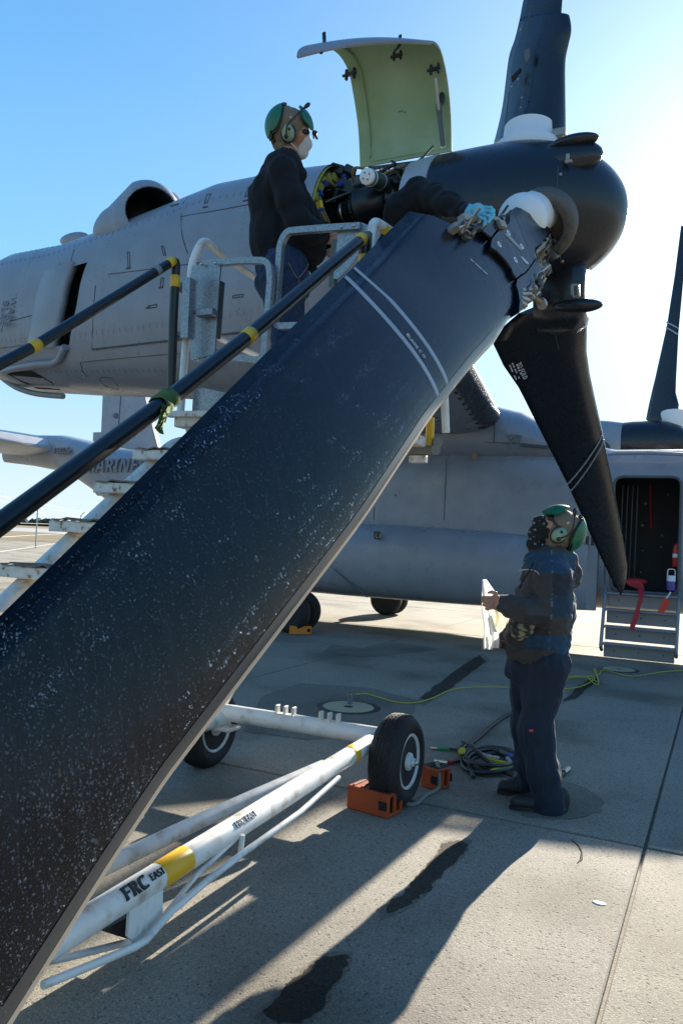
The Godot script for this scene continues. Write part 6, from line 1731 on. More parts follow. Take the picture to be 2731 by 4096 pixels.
	part("stencil_arrow", done(s), mats.marking_grey, fu)
	# tail: plane and far fin
	s = sth()
	loft(s, oval_loft([[-13.9, 3.25, 3.55, 0.02, 2], [-13.6, 3.1, 3.56, 1.9, 2.4], [-12.9, 3.05, 3.55, 2.8, 2.6], [-12.2, 3.1, 3.4, 2.6, 2.4], [-11.95, 3.15, 3.25, 1.4, 2]], 40))
	part("tailplane", done(s), mats.light_grey_paint, fu)
	for z in [-2.8, 2.85]:
		s = sth()
		slab(s, [Vector3(-13.95, 2.6, z), Vector3(-13.7, 2.35, z), Vector3(-12.4, 2.3, z), Vector3(-11.6, 3.2, z), Vector3(-11.85, 3.8, z), Vector3(-12.3, 5.0, z), Vector3(-12.55, 5.5, z), Vector3(-13.7, 5.55, z), Vector3(-13.68, 4.03, z), Vector3(-13.95, 4.03, z)], Vector3(0, 0, 1), 0.16)
		var fin := part("tail_fin", done(s), mats.grey_paint, fu)
		seam([Vector3(-13.1, 2.4, z + 0.084), Vector3(-13.1, 4.0, z + 0.084), Vector3(-13.05, 5.4, z + 0.084)], fin, 0.012)
		s = sth()
		disc(s, Vector3(-13.2, 4.45, z + 0.08), Vector3(0, 0, 1), 0.07, 0.04, 12)
		part("fin_fitting", done(s), mats.dark_grey_paint, fin)
	words("service_marking", "MARINES", 0.275, 0.04, mats.marking_grey, fu, Transform3D(Basis(Vector3(1, 0.0, 0.06).normalized(), Vector3(0.18, 1, 0), Vector3(-0.06, 0, 1)), Vector3(-9.878, 2.785, 0.9)), "Droid Sans", true)
	words("serial_number", "168326", 0.12, 0.04, mats.marking_grey, fu, Transform3D(Basis(Vector3(1, 0.0, 0.15).normalized(), Vector3(0, 1, 0), Vector3(-0.15, 0, 1)), Vector3(-11.51, 3.123, 0.72)), "Droid Sans", true)
	# ---- the other nacelle and its rotor, far side
	s = sth()
	var rings := []
	for f in [-6.0, -5.2, -4.2, -3.4, -2.6, -1.9, -1.5, -1.12]:
		var ring := PackedVector3Array()
		for k in 40:
			ring.append(nac(f, TAU * k / 40, 0.0, -7.1))
		rings.append(ring)
	loft(s, rings)
	var na := part("nacelle", done(s), mats.grey_paint, ac)
	s = sth()
	lathe(s, along(Vector3(0, 4.08, -7.1), Vector3.RIGHT), [Vector2(0.553, -1.12)] + [Vector2(0.574, -0.9), Vector2(0.58, -0.6), Vector2(0.58, -0.4), Vector2(0.5789, -0.3447), Vector2(0.5754, -0.2897), Vector2(0.5697, -0.2351), Vector2(0.5618, -0.1812), Vector2(0.5516, -0.1281), Vector2(0.5393, -0.07605), Vector2(0.5248, -0.02531), Vector2(0.5083, 0.02394), Vector2(0.4897, 0.07153), Vector2(0.4692, 0.1173), Vector2(0.4469, 0.1609), Vector2(0.4228, 0.2024), Vector2(0.397, 0.2415), Vector2(0.3697, 0.2781), Vector2(0.3409, 0.3119), Vector2(0.3108, 0.343), Vector2(0.2794, 0.3711), Vector2(0.247, 0.3962), Vector2(0.2135, 0.4182), Vector2(0.1792, 0.4369), Vector2(0.1442, 0.4524), Vector2(0.1087, 0.4644), Vector2(0.07269, 0.4731), Vector2(0.03642, 0.4783), Vector2(0, 0.48)], 48)
	var sp := part("spinner", done(s), mats.rotor_black, ac)
	s = sth()
	skin_loft(s, [[Vector3(0.04963, 4.37, -7.12), Vector3(0.04634, 4.37, -7.122), Vector3(0.03936, 4.372, -7.125), Vector3(0.02499, 4.376, -7.131), Vector3(0.0003561, 4.382, -7.141), Vector3(-0.03249, 4.39, -7.154), Vector3(-0.07355, 4.401, -7.171), Vector3(-0.1228, 4.413, -7.192), Vector3(-0.1762, 4.426, -7.214), Vector3(-0.2296, 4.44, -7.236), Vector3(-0.2789, 4.452, -7.256), Vector3(-0.3199, 4.462, -7.273), Vector3(-0.361, 4.473, -7.29)], [Vector3(0.05649, 4.625, -7.163), Vector3(0.05082, 4.626, -7.165), Vector3(0.03876, 4.628, -7.17), Vector3(0.01393, 4.633, -7.18), Vector3(-0.02864, 4.641, -7.197), Vector3(-0.0854, 4.651, -7.22), Vector3(-0.1563, 4.665, -7.249), Vector3(-0.2415, 4.681, -7.283), Vector3(-0.3337, 4.698, -7.32), Vector3(-0.4259, 4.715, -7.357), Vector3(-0.5111, 4.731, -7.391), Vector3(-0.582, 4.744, -7.42), Vector3(-0.6529, 4.758, -7.448)], [Vector3(0.09323, 5.062, -7.226), Vector3(0.08769, 5.063, -7.229), Vector3(0.07591, 5.064, -7.233), Vector3(0.05167, 5.066, -7.242), Vector3(0.01011, 5.071, -7.259), Vector3(-0.04531, 5.076, -7.28), Vector3(-0.1146, 5.083, -7.307), Vector3(-0.1977, 5.091, -7.339), Vector3(-0.2878, 5.1, -7.374), Vector3(-0.3778, 5.109, -7.409), Vector3(-0.4609, 5.117, -7.441), Vector3(-0.5302, 5.124, -7.468), Vector3(-0.5995, 5.131, -7.495)], [Vector3(0.01122, 5.367, -7.31), Vector3(0.006887, 5.369, -7.312), Vector3(-0.002312, 5.372, -7.316), Vector3(-0.02125, 5.378, -7.324), Vector3(-0.05372, 5.388, -7.338), Vector3(-0.097, 5.402, -7.357), Vector3(-0.1511, 5.42, -7.38), Vector3(-0.216, 5.441, -7.407), Vector3(-0.2864, 5.463, -7.437), Vector3(-0.3567, 5.486, -7.467), Vector3(-0.4217, 5.507, -7.495), Vector3(-0.4758, 5.525, -7.518), Vector3(-0.5299, 5.542, -7.541)], [Vector3(0.008399, 5.704, -7.371), Vector3(0.004436, 5.704, -7.372), Vector3(-0.003986, 5.705, -7.376), Vector3(-0.02133, 5.707, -7.383), Vector3(-0.05105, 5.711, -7.394), Vector3(-0.09068, 5.716, -7.41), Vector3(-0.1402, 5.722, -7.429), Vector3(-0.1997, 5.73, -7.452), Vector3(-0.2641, 5.738, -7.478), Vector3(-0.3285, 5.746, -7.503), Vector3(-0.3879, 5.754, -7.526), Vector3(-0.4375, 5.76, -7.546), Vector3(-0.487, 5.766, -7.565)], [Vector3(0.01998, 6.915, -7.58), Vector3(0.01771, 6.917, -7.581), Vector3(0.01288, 6.92, -7.584), Vector3(0.002935, 6.927, -7.589), Vector3(-0.01411, 6.94, -7.597), Vector3(-0.03684, 6.956, -7.608), Vector3(-0.06525, 6.977, -7.623), Vector3(-0.09935, 7.001, -7.64), Vector3(-0.1363, 7.028, -7.658), Vector3(-0.1732, 7.055, -7.676), Vector3(-0.2073, 7.08, -7.693), Vector3(-0.2357, 7.1, -7.707), Vector3(-0.2641, 7.121, -7.721)], [Vector3(0.08548, 8.378, -7.814), Vector3(0.08375, 8.379, -7.815), Vector3(0.08007, 8.379, -7.816), Vector3(0.07249, 8.381, -7.819), Vector3(0.05949, 8.384, -7.825), Vector3(0.04216, 8.388, -7.832), Vector3(0.0205, 8.394, -7.841), Vector3(-0.005494, 8.4, -7.851), Vector3(-0.03365, 8.406, -7.863), Vector3(-0.06181, 8.413, -7.875), Vector3(-0.08781, 8.419, -7.885), Vector3(-0.1095, 8.425, -7.894), Vector3(-0.1311, 8.43, -7.903)], [Vector3(0.1422, 9.677, -8.022), Vector3(0.1408, 9.677, -8.023), Vector3(0.1378, 9.678, -8.024), Vector3(0.1317, 9.68, -8.026), Vector3(0.1212, 9.683, -8.031), Vector3(0.1071, 9.687, -8.037), Vector3(0.08951, 9.692, -8.044), Vector3(0.06842, 9.699, -8.053), Vector3(0.04557, 9.705, -8.063), Vector3(0.02272, 9.712, -8.072), Vector3(0.001624, 9.718, -8.081), Vector3(-0.01595, 9.723, -8.089), Vector3(-0.03353, 9.729, -8.096)]], [0.3, 0.1], Vector3(-0.342, 0.1632, 0.9254))
	var bl := part("rotor_blade", done(s), mats.rotor_black, ac)
	s = sth()
	lathe(s, along(Vector3(0, 4.15, -7.1), Vector3(0, 0.9848, -0.1736)), [Vector2(0.2, 0.3), Vector2(0.3, 0.66), Vector2(0.3, 0.72)], 24)
	part("blade_grip", done(s), mats.white_plastic, bl)
	for q in [[Vector3(-0.2568, 7.197, -7.732), Vector3(0.01736, 6.985, -7.593)], [Vector3(-0.2617, 7.062, -7.71), Vector3(0.01633, 6.831, -7.567)]]:
		s = sth()
		var m: Vector3 = Vector3(-0.342, 0.1632, 0.9254)
		tube(s, [q[0] + m * 0.03, q[0].lerp(q[1], 0.5) + m * 0.06, q[1] + m * 0.03], 0.02, 5)
		part("stripe", done(s), mats.blade_stripe, bl)
	# the cabin steps let down from the door
	door_steps(ac)

func door_steps(ac: Node3D) -> void:
	var zt := 1.0
	var zb := 1.42
	var s := sth()
	for x in [-0.36, 0.62]:
		tube(s, rounded([Vector3(x, 1.0, zt), Vector3(x, 0.88, zt + 0.16), Vector3(x, 0.17, zb + 0.02), Vector3(x, 0.12, zb - 0.08)], 0.06, 4), 0.025, 8)
	var st := part("boarding_steps", done(s), mats.door_step, ac)
	for k in 4:
		s = sth()
		var u := k / 3.0
		var p := Vector3(0.13, lerpf(0.92, 0.22, u), lerpf(zt + 0.06, zb - 0.05, u))
		box(s, p, Vector3(0.95, 0.03, 0.20), 0.008)
		part("tread", done(s), mats.door_step, st)
		s = sth()
		box(s, p + Vector3(0, -0.11, -0.06), Vector3(0.93, 0.17, 0.012), 0.003)
		part("riser", done(s), mats.door_step, st)
		for m in 3:
			s = sth()
			disc(s, p + Vector3(-0.32 + m * 0.32, -0.1, -0.053), Vector3(0, 0, 1), 0.012, 0.01, 8)
			part("bolt", done(s), mats.seam, st)

# ================================================================ the maintenance stand
# its own axes: x along the aircraft's nose, y up, z away from the aircraft; origin under the right-hand wheel
func stand() -> void:
	var st := thing("maintenance_stand", "white wheeled maintenance stand with steps, black padded handrails and galvanised gates", "work stand", Vector3(0.395, 0, -4.74), TURN)
	var s: SurfaceTool
	# ---- chassis
	s = sth()
	var a := Vector3(-0.15, 0.3562, -0.01256)
	var b := Vector3(-0.15, 0.2641, 2.375)
	tube(s, [a, a.lerp(b, 0.5), b, b + (b - a) * 0.4], 0.050, 24)
	var fr := part("frame_tube", done(s), mats.white_tube, st)
	s = sth()
	tube(s, [a + Vector3(0.02, 0.02, 0), Vector3(-1.223, 0.363, 0) + Vector3(0, 0.01, 0), Vector3(-1.36, 0.36, 0.0)], 0.055, 20)
	part("axle_tube", done(s), mats.white_tube, st)
	s = sth()
	tube(s, [Vector3(-1.24, 0.34, 0), Vector3(-1.3, 0.32, 1.0), Vector3(-1.3, 0.3, 2.4)], 0.052, 16)
	part("frame_tube", done(s), mats.white_tube, st)
	s = sth()
	tube(s, [Vector3(-0.2596, 0.29, 0.4601), Vector3(-0.378, 0.25, 1.081), Vector3(-0.4482, 0.22, 1.409), Vector3(-0.4938, 0.2, 1.769), Vector3(-0.5178, 0.19, 1.996)], 0.036, 14)
	part("cross_brace", done(s), mats.white_tube, st)
	# tapes and lettering on the long tube
	var d := (b - a).normalized()
	for q in [[Vector3(-0.15, 0.3386, 0.3326), 0.032], [Vector3(-0.15, 0.2824, 1.941), 0.085]]:
		s = sth()
		var t: float = (q[0] - a).dot(d)
		lathe(s, along(a + d * (t - q[1]), d), [Vector2(0.0505, 0), Vector2(0.0515, 0.002), Vector2(0.0515, q[1] * 2 - 0.002), Vector2(0.0505, q[1] * 2)], 24)
		part("yellow_tape", done(s), mats.yellow_tape, fr)
	var out := Vector3(0.55, 0.55, 0.0)
	var face := (out - d * out.dot(d)).normalized()
	var rt := -d
	for w in [["FRC", Vector3(-0.15, 0.2762, 2.19), 0.050, 0.001], ["EAST", Vector3(-0.15, 0.2743, 2.07), 0.026, 0.0], ["FRC EAST", Vector3(-0.15, 0.3042, 1.479), 0.028, 0.0]]:
		var t: float = (w[1] - a).dot(d)
		words("frame_lettering", w[0], w[2], 0.012, mats.black_paint if w[0] != "FRC EAST" else mats.marking_grey, fr, Transform3D(Basis(rt, face.cross(rt), face), a + d * t + face * 0.0492), "Droid Sans", w[0] == "FRC")
	# clips on the axle tube
	for p in [Vector3(-0.7744, 0.3915, 0), Vector3(-0.4591, 0.3927, 0)]:
		s = sth()
		box(s, p + Vector3(0, 0.03, 0), Vector3(0.14, 0.012, 0.05), 0.002)
		for k in 3:
			box(s, p + Vector3(-0.06 + k * 0.06, 0.055, 0), Vector3(0.016, 0.06, 0.045), 0.003)
		part("hose_clip", done(s), mats.rusty_white, st)
	# truss rods under the long tube
	var rod := func(pts: Array, r: float, m: Material) -> void:
		var s2 := sth()
		tube(s2, pts, r, 10)
		part("truss_rod", done(s2), m, st)
	rod.call([Vector3(-0.08, 0.3012, 0.6288), Vector3(-0.08, 0.2423, 1.042), Vector3(-0.08, 0.2154, 1.554), Vector3(-0.08, 0.1929, 1.817), Vector3(-0.08, 0.1662, 2.018), Vector3(-0.08, 0.1483, 2.075), Vector3(-0.08, 0.1205, 2.161), Vector3(-0.08, 0.1233, 2.219), Vector3(-0.08, 0.1479, 2.37), Vector3(-0.08, 0.1946, 2.633)], 0.014, mats.white_tube)
	rod.call([Vector3(-0.12, 0.2671, 1.548), Vector3(-0.12, 0.2138, 1.815), Vector3(-0.12, 0.1286, 2.028), Vector3(-0.12, 0.09348, 2.087)], 0.010, mats.white_tube)
	rod.call([Vector3(-0.1, 0.2814, 1.523), Vector3(-0.1, 0.2076, 1.533)], 0.012, mats.white_tube)
	rod.call([Vector3(-0.22, 0.03502, 2.049), Vector3(-0.22, 0.07928, 2.213), Vector3(-0.22, 0.1318, 2.402), Vector3(-0.22, 0.1672, 2.517)], 0.013, mats.white_tube)
	# jack plate
	s = sth()
	slab(s, [Vector3(-0.12, 0.2501, 2.214), Vector3(-0.12, 0.2449, 2.033), Vector3(-0.12, 0.1143, 2.025), Vector3(-0.12, 0.08806, 2.075), Vector3(-0.12, 0.08288, 2.127), Vector3(-0.12, 0.09355, 2.165), Vector3(-0.12, 0.1495, 2.217)], Vector3(1, 0, 0), 0.012)
	part("jack_plate", done(s), mats.white_tube, st)
	s = sth()
	slab(s, [Vector3(-0.21, 0.193, 2.297), Vector3(-0.21, 0.1803, 2.105), Vector3(-0.21, 0.06936, 2.104), Vector3(-0.21, 0.1465, 2.229)], Vector3(1, 0, 0), 0.10)
	part("jack_box", done(s), mats.black_paint, st)
	# ---- wheels
	for q in [[Vector3(0.0, 0.262, 0.0), 1.0], [Vector3(-1.37, 0.262, 0.0), 1.0]]:
		wheel(st, q[0])
	s = sth()
	box(s, Vector3(-1.2, 0.29, 0.06), Vector3(0.18, 0.02, 0.14), 0.004)
	part("axle_plate", done(s), mats.rusty_white, st)
	# ---- stairs
	var steps := [[0.42, 2.28], [0.60, 2.04], [0.91, 1.82], [1.22, 1.595], [1.53, 1.365], [1.83, 1.14], [2.14, 0.91], [2.44, 0.68], [2.75, 0.45]]
	for x in [-1.40, -0.02]:
		s = sth()
		tube(s, rounded([Vector3(x, 2.13, 0.25), Vector3(x, 2.10, 0.45), Vector3(x, 0.33, 2.82)], 0.1, 4), 0.056, 16)
		part("stringer", done(s), mats.rusty_white, st)
	for k in range(1, steps.size()):
		s = sth()
		box(s, Vector3(-0.73, steps[k][1] - 0.03, steps[k][0] + 0.02), Vector3(1.52, 0.058, 0.25), 0.005)
		var tr := part("tread", done(s), mats.rusty_white, st)
		s = sth()
		var t := PackedVector3Array()
		var m := 40
		for i in m:
			var x0 := lerpf(-1.46, -0.02, float(i) / m)
			var x1 := lerpf(-1.46, -0.02, float(i + 1) / m)
			var y0: float = steps[k][1] + 0.004 + 0.010 * sin(i * 1.7 + k) * sin(i * 0.6)
			var y1: float = steps[k][1] + 0.004 + 0.010 * sin((i + 1) * 1.7 + k) * sin((i + 1) * 0.6)
			var zf: float = steps[k][0] + 0.155
			var zb: float = steps[k][0] - 0.10
			q4(t, Vector3(x0, y0 + 0.006, zf), Vector3(x1, y1 + 0.006, zf), Vector3(x1, steps[k][1] + 0.006, zb), Vector3(x0, steps[k][1] + 0.006, zb))
			q4(t, Vector3(x0, y0 - 0.002, zf), Vector3(x1, y1 - 0.002, zf), Vector3(x1, y1 + 0.006, zf), Vector3(x0, y0 + 0.006, zf))
		emit(s, t, -1)
		part("grip_tape", done(s), mats.grip_tape, tr)
	# ---- platform
	s = sth()
	box(s, Vector3(-0.76, 2.245, -0.12), Vector3(1.24, 0.07, 1.25), 0.006)
	var pf := part("platform", done(s), mats.rusty_white, st)
	s = sth()
	slab(s, [Vector3(-1.42, 2.305, 0.52), Vector3(-1.043, 2.294, 0.52), Vector3(-1.041, 2.26, 0.52), Vector3(-1.418, 2.27, 0.52)], Vector3(0, 0, 1), 0.06)
	part("platform_edge", done(s), mats.rusty_white, pf)
	s = sth()
	slab(s, [Vector3(-1.30, 2.30, 0.42), Vector3(-1.30, 2.46, 0.42), Vector3(-1.22, 2.46, 0.42), Vector3(-0.6, 2.33, 0.42), Vector3(-0.6, 2.30, 0.42)], Vector3(0, 0, 1), 0.02)
	part("toe_gusset", done(s), mats.galvanised, pf)
	for x in [-1.28, -1.0]:
		s = sth()
		slab(s, [Vector3(x, 2.2, 0.5), Vector3(x + 0.02, 2.2, 0.1), Vector3(x + 0.02, 2.08, 0.2), Vector3(x, 2.08, 0.42)], Vector3(1, 0, 0), 0.03)
		part("bracket", done(s), mats.rusty_white, pf)
	# legs down to the chassis (mostly behind the blade)
	for q in [[Vector3(-1.34, 0.36, 0.35), Vector3(-1.3, 2.2, 0.35)], [Vector3(-1.34, 0.36, -0.05), Vector3(-1.3, 2.2, -0.05)], [Vector3(-1.3, 0.40, -0.05), Vector3(-0.33, 2.2, -0.05)], [Vector3(-1.3, 0.40, 0.30), Vector3(-0.33, 2.2, 0.30)]]:
		s = sth()
		tube(s, q, 0.035, 10)
		part("leg", done(s), mats.white_tube, st)
	# rubber bumpers on the far right corner
	for q in [[2.245, -0.70], [2.19, -0.66]]:
		s = sth()
		tube(s, [Vector3(-0.35, q[0], q[1] - 0.02), Vector3(-0.10, q[0], q[1] - 0.02), Vector3(-0.06, q[0], q[1] + 0.02)], 0.035, 12)
		part("bumper", done(s), mats.rope_grey, pf)
	s = sth()
	tube(s, [Vector3(-0.13, 2.2, -0.70), Vector3(-0.13, 2.42, -0.70)], 0.03, 10)
	part("bumper_post", done(s), mats.yellow_tape, pf)
	s = sth()
	box(s, Vector3(-0.2, 2.13, -0.68), Vector3(0.12, 0.05, 0.06), 0.004)
	part("bumper_base", done(s), mats.white_tube, pf)
	# ---- handrails in black foam with yellow bands
	for q in [[-1.25, Vector3(-1.25, 3.178, 0.722), Vector3(-1.25, 2.297, 1.93), Vector3(-1.25, 2.255, 0.7184), 0.027, [Vector3(-1.25, 2.416, 1.738)]], [0.0, Vector3(2.22e-16, 3.138, 0.7651), Vector3(0, 1.581, 2.955), Vector3(0, 2.227, 0.6703), 0.030, [Vector3(0, 2.006, 2.304), Vector3(0, 2.353, 1.814)]]]:
		var top: Vector3 = q[1]
		var low: Vector3 = q[2] + (q[2] - q[1]) * 0.12
		s = sth()
		tube(s, rounded([low] + q[5] + [top, top - Vector3(0, 0.35, -0.0), Vector3(q[0], 2.30, top.z - 0.02)], 0.05, 4), q[4], 16)
		var hr := part("handrail", done(s), mats.black_foam, st)
		var dn := (low - top).normalized()
		var mid: Vector3 = q[5][-1]
		for p in [top + dn * 0.065, mid]:
			s = sth()
			var bd: Vector3 = (mid - top).normalized() if p != mid else ((low - top).normalized() if q[5].size() == 1 else (q[5][0] - top).normalized())
			lathe(s, along(p - bd * 0.03, bd), [Vector2(q[4] - 0.002, 0), Vector2(q[4] + 0.0018, 0.001), Vector2(q[4] + 0.0018, 0.058), Vector2(q[4] - 0.002, 0.06)], 24)
			part("yellow_band", done(s), mats.yellow_tape, hr)
		s = sth()
		lathe(s, along(top - Vector3(0, 0.10, 0), Vector3.DOWN), [Vector2(q[4], 0), Vector2(q[4] + 0.0015, 0.001), Vector2(q[4] + 0.0015, 0.068), Vector2(q[4], 0.07)], 20)
		part("yellow_band", done(s), mats.yellow_tape, hr)
		s = sth()
		lathe(s, along(Vector3(q[0], 2.31, top.z - 0.02), Vector3.UP), [Vector2(q[4], 0), Vector2(q[4] + 0.0015, 0.001), Vector2(q[4] + 0.0015, 0.09), Vector2(q[4], 0.092)], 20)
		part("yellow_band", done(s), mats.yellow_tape, hr)
		if q[0] < -1:
			s = sth()
			lathe(s, along(top + dn * 0.19, dn), [Vector2(q[4], 0), Vector2(q[4] + 0.0015, 0.001), Vector2(q[4] + 0.0015, 0.045), Vector2(q[4], 0.046)], 20)
			part("grey_band", done(s), mats.grey_tape, hr)
	# ---- white guard rails at the platform's sides
	var g := [Vector3(-1.335, 2.306, 0.5), Vector3(-1.305, 3.246, 0.5), Vector3(-1.314, 3.398, 0.5), Vector3(-1.25, 3.4, 0.4102), Vector3(-1.25, 3.318, -0.1748), Vector3(-1.25, 3.243, -0.4682)]
	s = sth()
	tube(s, rounded([g[0], g[1], Vector3(-1.25, 3.40, 0.47), Vector3(-1.25, 3.36, 0.30), Vector3(-1.25, 3.32, -0.55), Vector3(-1.25, 2.3, -0.6)], 0.14, 6), 0.024, 14)
	part("guard_rail", done(s), mats.white_tube, st)
	s = sth()
	tube(s, [Vector3(-1.25, 2.83, 0.48), Vector3(-1.25, 2.80, -0.58)], 0.022, 12)
	part("guard_rail", done(s), mats.white_tube, st)
	s = sth()
	tube(s, rounded([Vector3(-0.09, 2.3, 0.5), Vector3(-0.09, 3.22, 0.50), Vector3(-0.085, 3.34, 0.49), Vector3(-0.06, 3.35, 0.30), Vector3(0.02, 3.27, -0.35), Vector3(0.02, 2.3, -0.6)], 0.10, 6), 0.026, 14)
	var gr := part("guard_rail", done(s), mats.white_tube, st)
	s = sth()
	tube(s, [Vector3(-0.07, 3.335, 0.385), Vector3(-0.058, 3.335, 0.30)], 0.029, 14)
	part("yellow_band", done(s), mats.yellow_band, gr)
	s = sth()
	box(s, Vector3(-0.095, 3.20, 0.52), Vector3(0.045, 0.12, 0.06), 0.006)
	part("clamp", done(s), mats.engine_grey, gr)
	s = sth()
	tube(s, [Vector3(-0.4, 2.84, -0.6), Vector3(0.0, 2.84, -0.6)], 0.024, 10)
	tube(s, [Vector3(-1.25, 2.75, -0.6), Vector3(-0.4, 2.84, -0.6)], 0.024, 10)
	part("guard_rail", done(s), mats.white_tube, st)
	# ---- left gate: hinge post, plate, latch and square loop
	gate(st,
		[Vector3(-1.299, 3.116, 0.56), Vector3(-1.243, 3.111, 0.56), Vector3(-1.24, 2.74, 0.56), Vector3(-1.296, 2.744, 0.56)],
		[Vector3(-1.258, 3.191, 0.55), Vector3(-1.046, 3.186, 0.55), Vector3(-1.053, 3.094, 0.55), Vector3(-1.059, 2.656, 0.55), Vector3(-1.073, 2.633, 0.55), Vector3(-1.233, 2.608, 0.55), Vector3(-1.28, 2.955, 0.55)],
		[Vector3(-1.192, 3.201, 0.53), Vector3(-0.9007, 3.194, 0.53), Vector3(-0.7237, 3.169, 0.53), Vector3(-0.7032, 3.064, 0.53), Vector3(-0.7274, 2.577, 0.53), Vector3(-0.8677, 2.606, 0.53), Vector3(-1.225, 2.62, 0.53)],
		[Vector3(-1.081, 3.091, 0.5), Vector3(-1.093, 2.744, 0.5)])
	s = sth()
	box(s, Vector3(-1.106, 2.878, 0.6), Vector3(0.12, 0.045, 0.05), 0.004)
	part("gate_latch", done(s), mats.galvanised, st)
	s = sth()
	tube(s, [Vector3(-1.203, 2.889, 0.6), Vector3(-1.148, 2.884, 0.6)], 0.012, 8)
	part("latch_bolt", done(s), mats.engine_grey, st)
	for p in [Vector3(-1.339, 3.075, 0.53), Vector3(-1.337, 2.77, 0.53)]:
		s = sth()
		box(s, p, Vector3(0.10, 0.035, 0.10), 0.006)
		part("post_clamp", done(s), mats.engine_grey, st)
	# right gate
	gate(st,
		[],
		[Vector3(-0.3103, 3.332, 0.46), Vector3(-0.1632, 3.347, 0.46), Vector3(-0.1136, 3.32, 0.46), Vector3(-0.1144, 3.221, 0.46), Vector3(-0.1867, 3.156, 0.46), Vector3(-0.2381, 3.092, 0.46), Vector3(-0.3016, 3.039, 0.46), Vector3(-0.3298, 3.047, 0.46), Vector3(-0.3204, 3.197, 0.46)],
		[Vector3(-0.1636, 3.319, 0.48), Vector3(-0.4071, 3.339, 0.48), Vector3(-0.6385, 3.352, 0.48), Vector3(-0.6794, 3.285, 0.48), Vector3(-0.6932, 2.819, 0.48), Vector3(-0.668, 2.791, 0.48), Vector3(-0.4927, 2.783, 0.48)],
		[Vector3(-0.3422, 3.281, 0.43), Vector3(-0.3484, 3.007, 0.43)])
	for p in [Vector3(-0.2435, 3.298, 0.56), Vector3(-0.1683, 3.295, 0.56)] + [Vector3(-1.168, 3.187, 0.58), Vector3(-1.172, 2.608, 0.58), Vector3(-1.079, 2.608, 0.58), Vector3(-1.069, 3.181, 0.58)]:
		s = sth()
		ball(s, p, Vector3(0.012, 0.012, 0.012), Basis.IDENTITY, 5)
		part("gate_bolt", done(s), mats.steel, st)

func gate(st: Node3D, post: Array, plate: Array, loop: Array, flange: Array) -> void:
	var s: SurfaceTool
	if post.size():
		s = sth()
		slab(s, post, Vector3(0, 0, 1), 0.06)
		part("gate_hinge", done(s), mats.galvanised, st)
	s = sth()
	slab(s, plate, Vector3(0, 0, 1), 0.012)
	var pl := part("gate_plate", done(s), mats.galvanised, st)
	s = sth()
	tube(s, rounded(loop, 0.09, 5), 0.026, 4, 1.0, true)
	part("gate_loop", done(s), mats.galvanised, st)
	s = sth()
	tube(s, [flange[0], flange[1]], 0.026, 4, 1.0, true)
	part("gate_stop", done(s), mats.engine_grey, pl)

func wheel(st: Node3D, c: Vector3) -> void:
	var s := sth()
	var xf := along(c - Vector3(0.10, 0, 0), Vector3.RIGHT)
	lathe(s, xf, [Vector2(0.155, 0.03), Vector2(0.19, 0.004), Vector2(0.225, 0.008), Vector2(0.25, 0.03), Vector2(0.262, 0.06), Vector2(0.2655, 0.085), Vector2(0.2655, 0.115), Vector2(0.262, 0.14), Vector2(0.25, 0.17), Vector2(0.225, 0.192), Vector2(0.19, 0.196), Vector2(0.155, 0.17)], 56)
	var ty := part("wheel_tyre", done(s), mats.tyre, st)
	# tread ribs, zigzag
	s = sth()
	for r in 5:
		var y := 0.055 + r * 0.0225
		var pts := []
		for k in 97:
			var a := TAU * k / 96
			var rr := 0.2645 - 0.6 * pow(absf(y - 0.1), 1.6) + 0.001
			var yy := y + (0.005 if k % 2 else -0.005)
			pts.append(xf * Vector3(cos(a) * rr, yy, sin(a) * rr))
		tube(s, pts, 0.0045, 4)
	var gv := part("tread", done(s), mats.tyre, ty)
	s = sth()
	lathe(s, xf, [Vector2(0.0, 0.17), Vector2(0.025, 0.17), Vector2(0.027, 0.20), Vector2(0.02, 0.215), Vector2(0.0, 0.217)], 20)
	lathe(s, xf, [Vector2(0.158, 0.168), Vector2(0.163, 0.178), Vector2(0.158, 0.184), Vector2(0.148, 0.182), Vector2(0.140, 0.155), Vector2(0.125, 0.14), Vector2(0.07, 0.135), Vector2(0.055, 0.15), Vector2(0.05, 0.185), Vector2(0.035, 0.19), Vector2(0.0, 0.19)], 40)
	lathe(s, xf, [Vector2(0.158, 0.03), Vector2(0.15, 0.02), Vector2(0.13, 0.06), Vector2(0.05, 0.06), Vector2(0.0, 0.05)], 32)
	var rim := part("wheel_rim", done(s), mats.rim_white, st)
	s = sth()
	lathe(s, xf, [Vector2(0.018, 0.205), Vector2(0.02, 0.222), Vector2(0.012, 0.235), Vector2(0.0, 0.236)], 6)
	for k in 5:
		var a := TAU * k / 5
		disc(s, xf * Vector3(cos(a) * 0.085, 0.136, sin(a) * 0.085), Vector3.RIGHT, 0.009, 0.012, 6)
	part("wheel_nut", done(s), mats.steel, rim)
	s = sth()
	tube(s, [c - Vector3(0.12, 0, 0), c + Vector3(-0.02, 0, 0)], 0.03, 10)
	tube(s, [c - Vector3(0.13, 0.0, 0), c + Vector3(-0.13, 0.10, 0)], 0.03, 10)
	part("axle", done(s), mats.white_tube, st)

# ================================================================ people
func merged(meshes: Array) -> ArrayMesh:
	var s := SurfaceTool.new()
	for m in meshes:
		s.append_from(m, 0, Transform3D.IDENTITY)
	return s.commit()

func people() -> void:
	ground_mechanic()
	stand_mechanic()
	hidden_mechanic()

# a fold of cloth, a strip, a cord
func cord(called: String, pts: Array, r: float, m: Material, parent: Node, per := 5) -> MeshInstance3D:
	var s := sth()
	tube(s, spline(pts, per), r, 8)
	return part(called, done(s), m, parent)

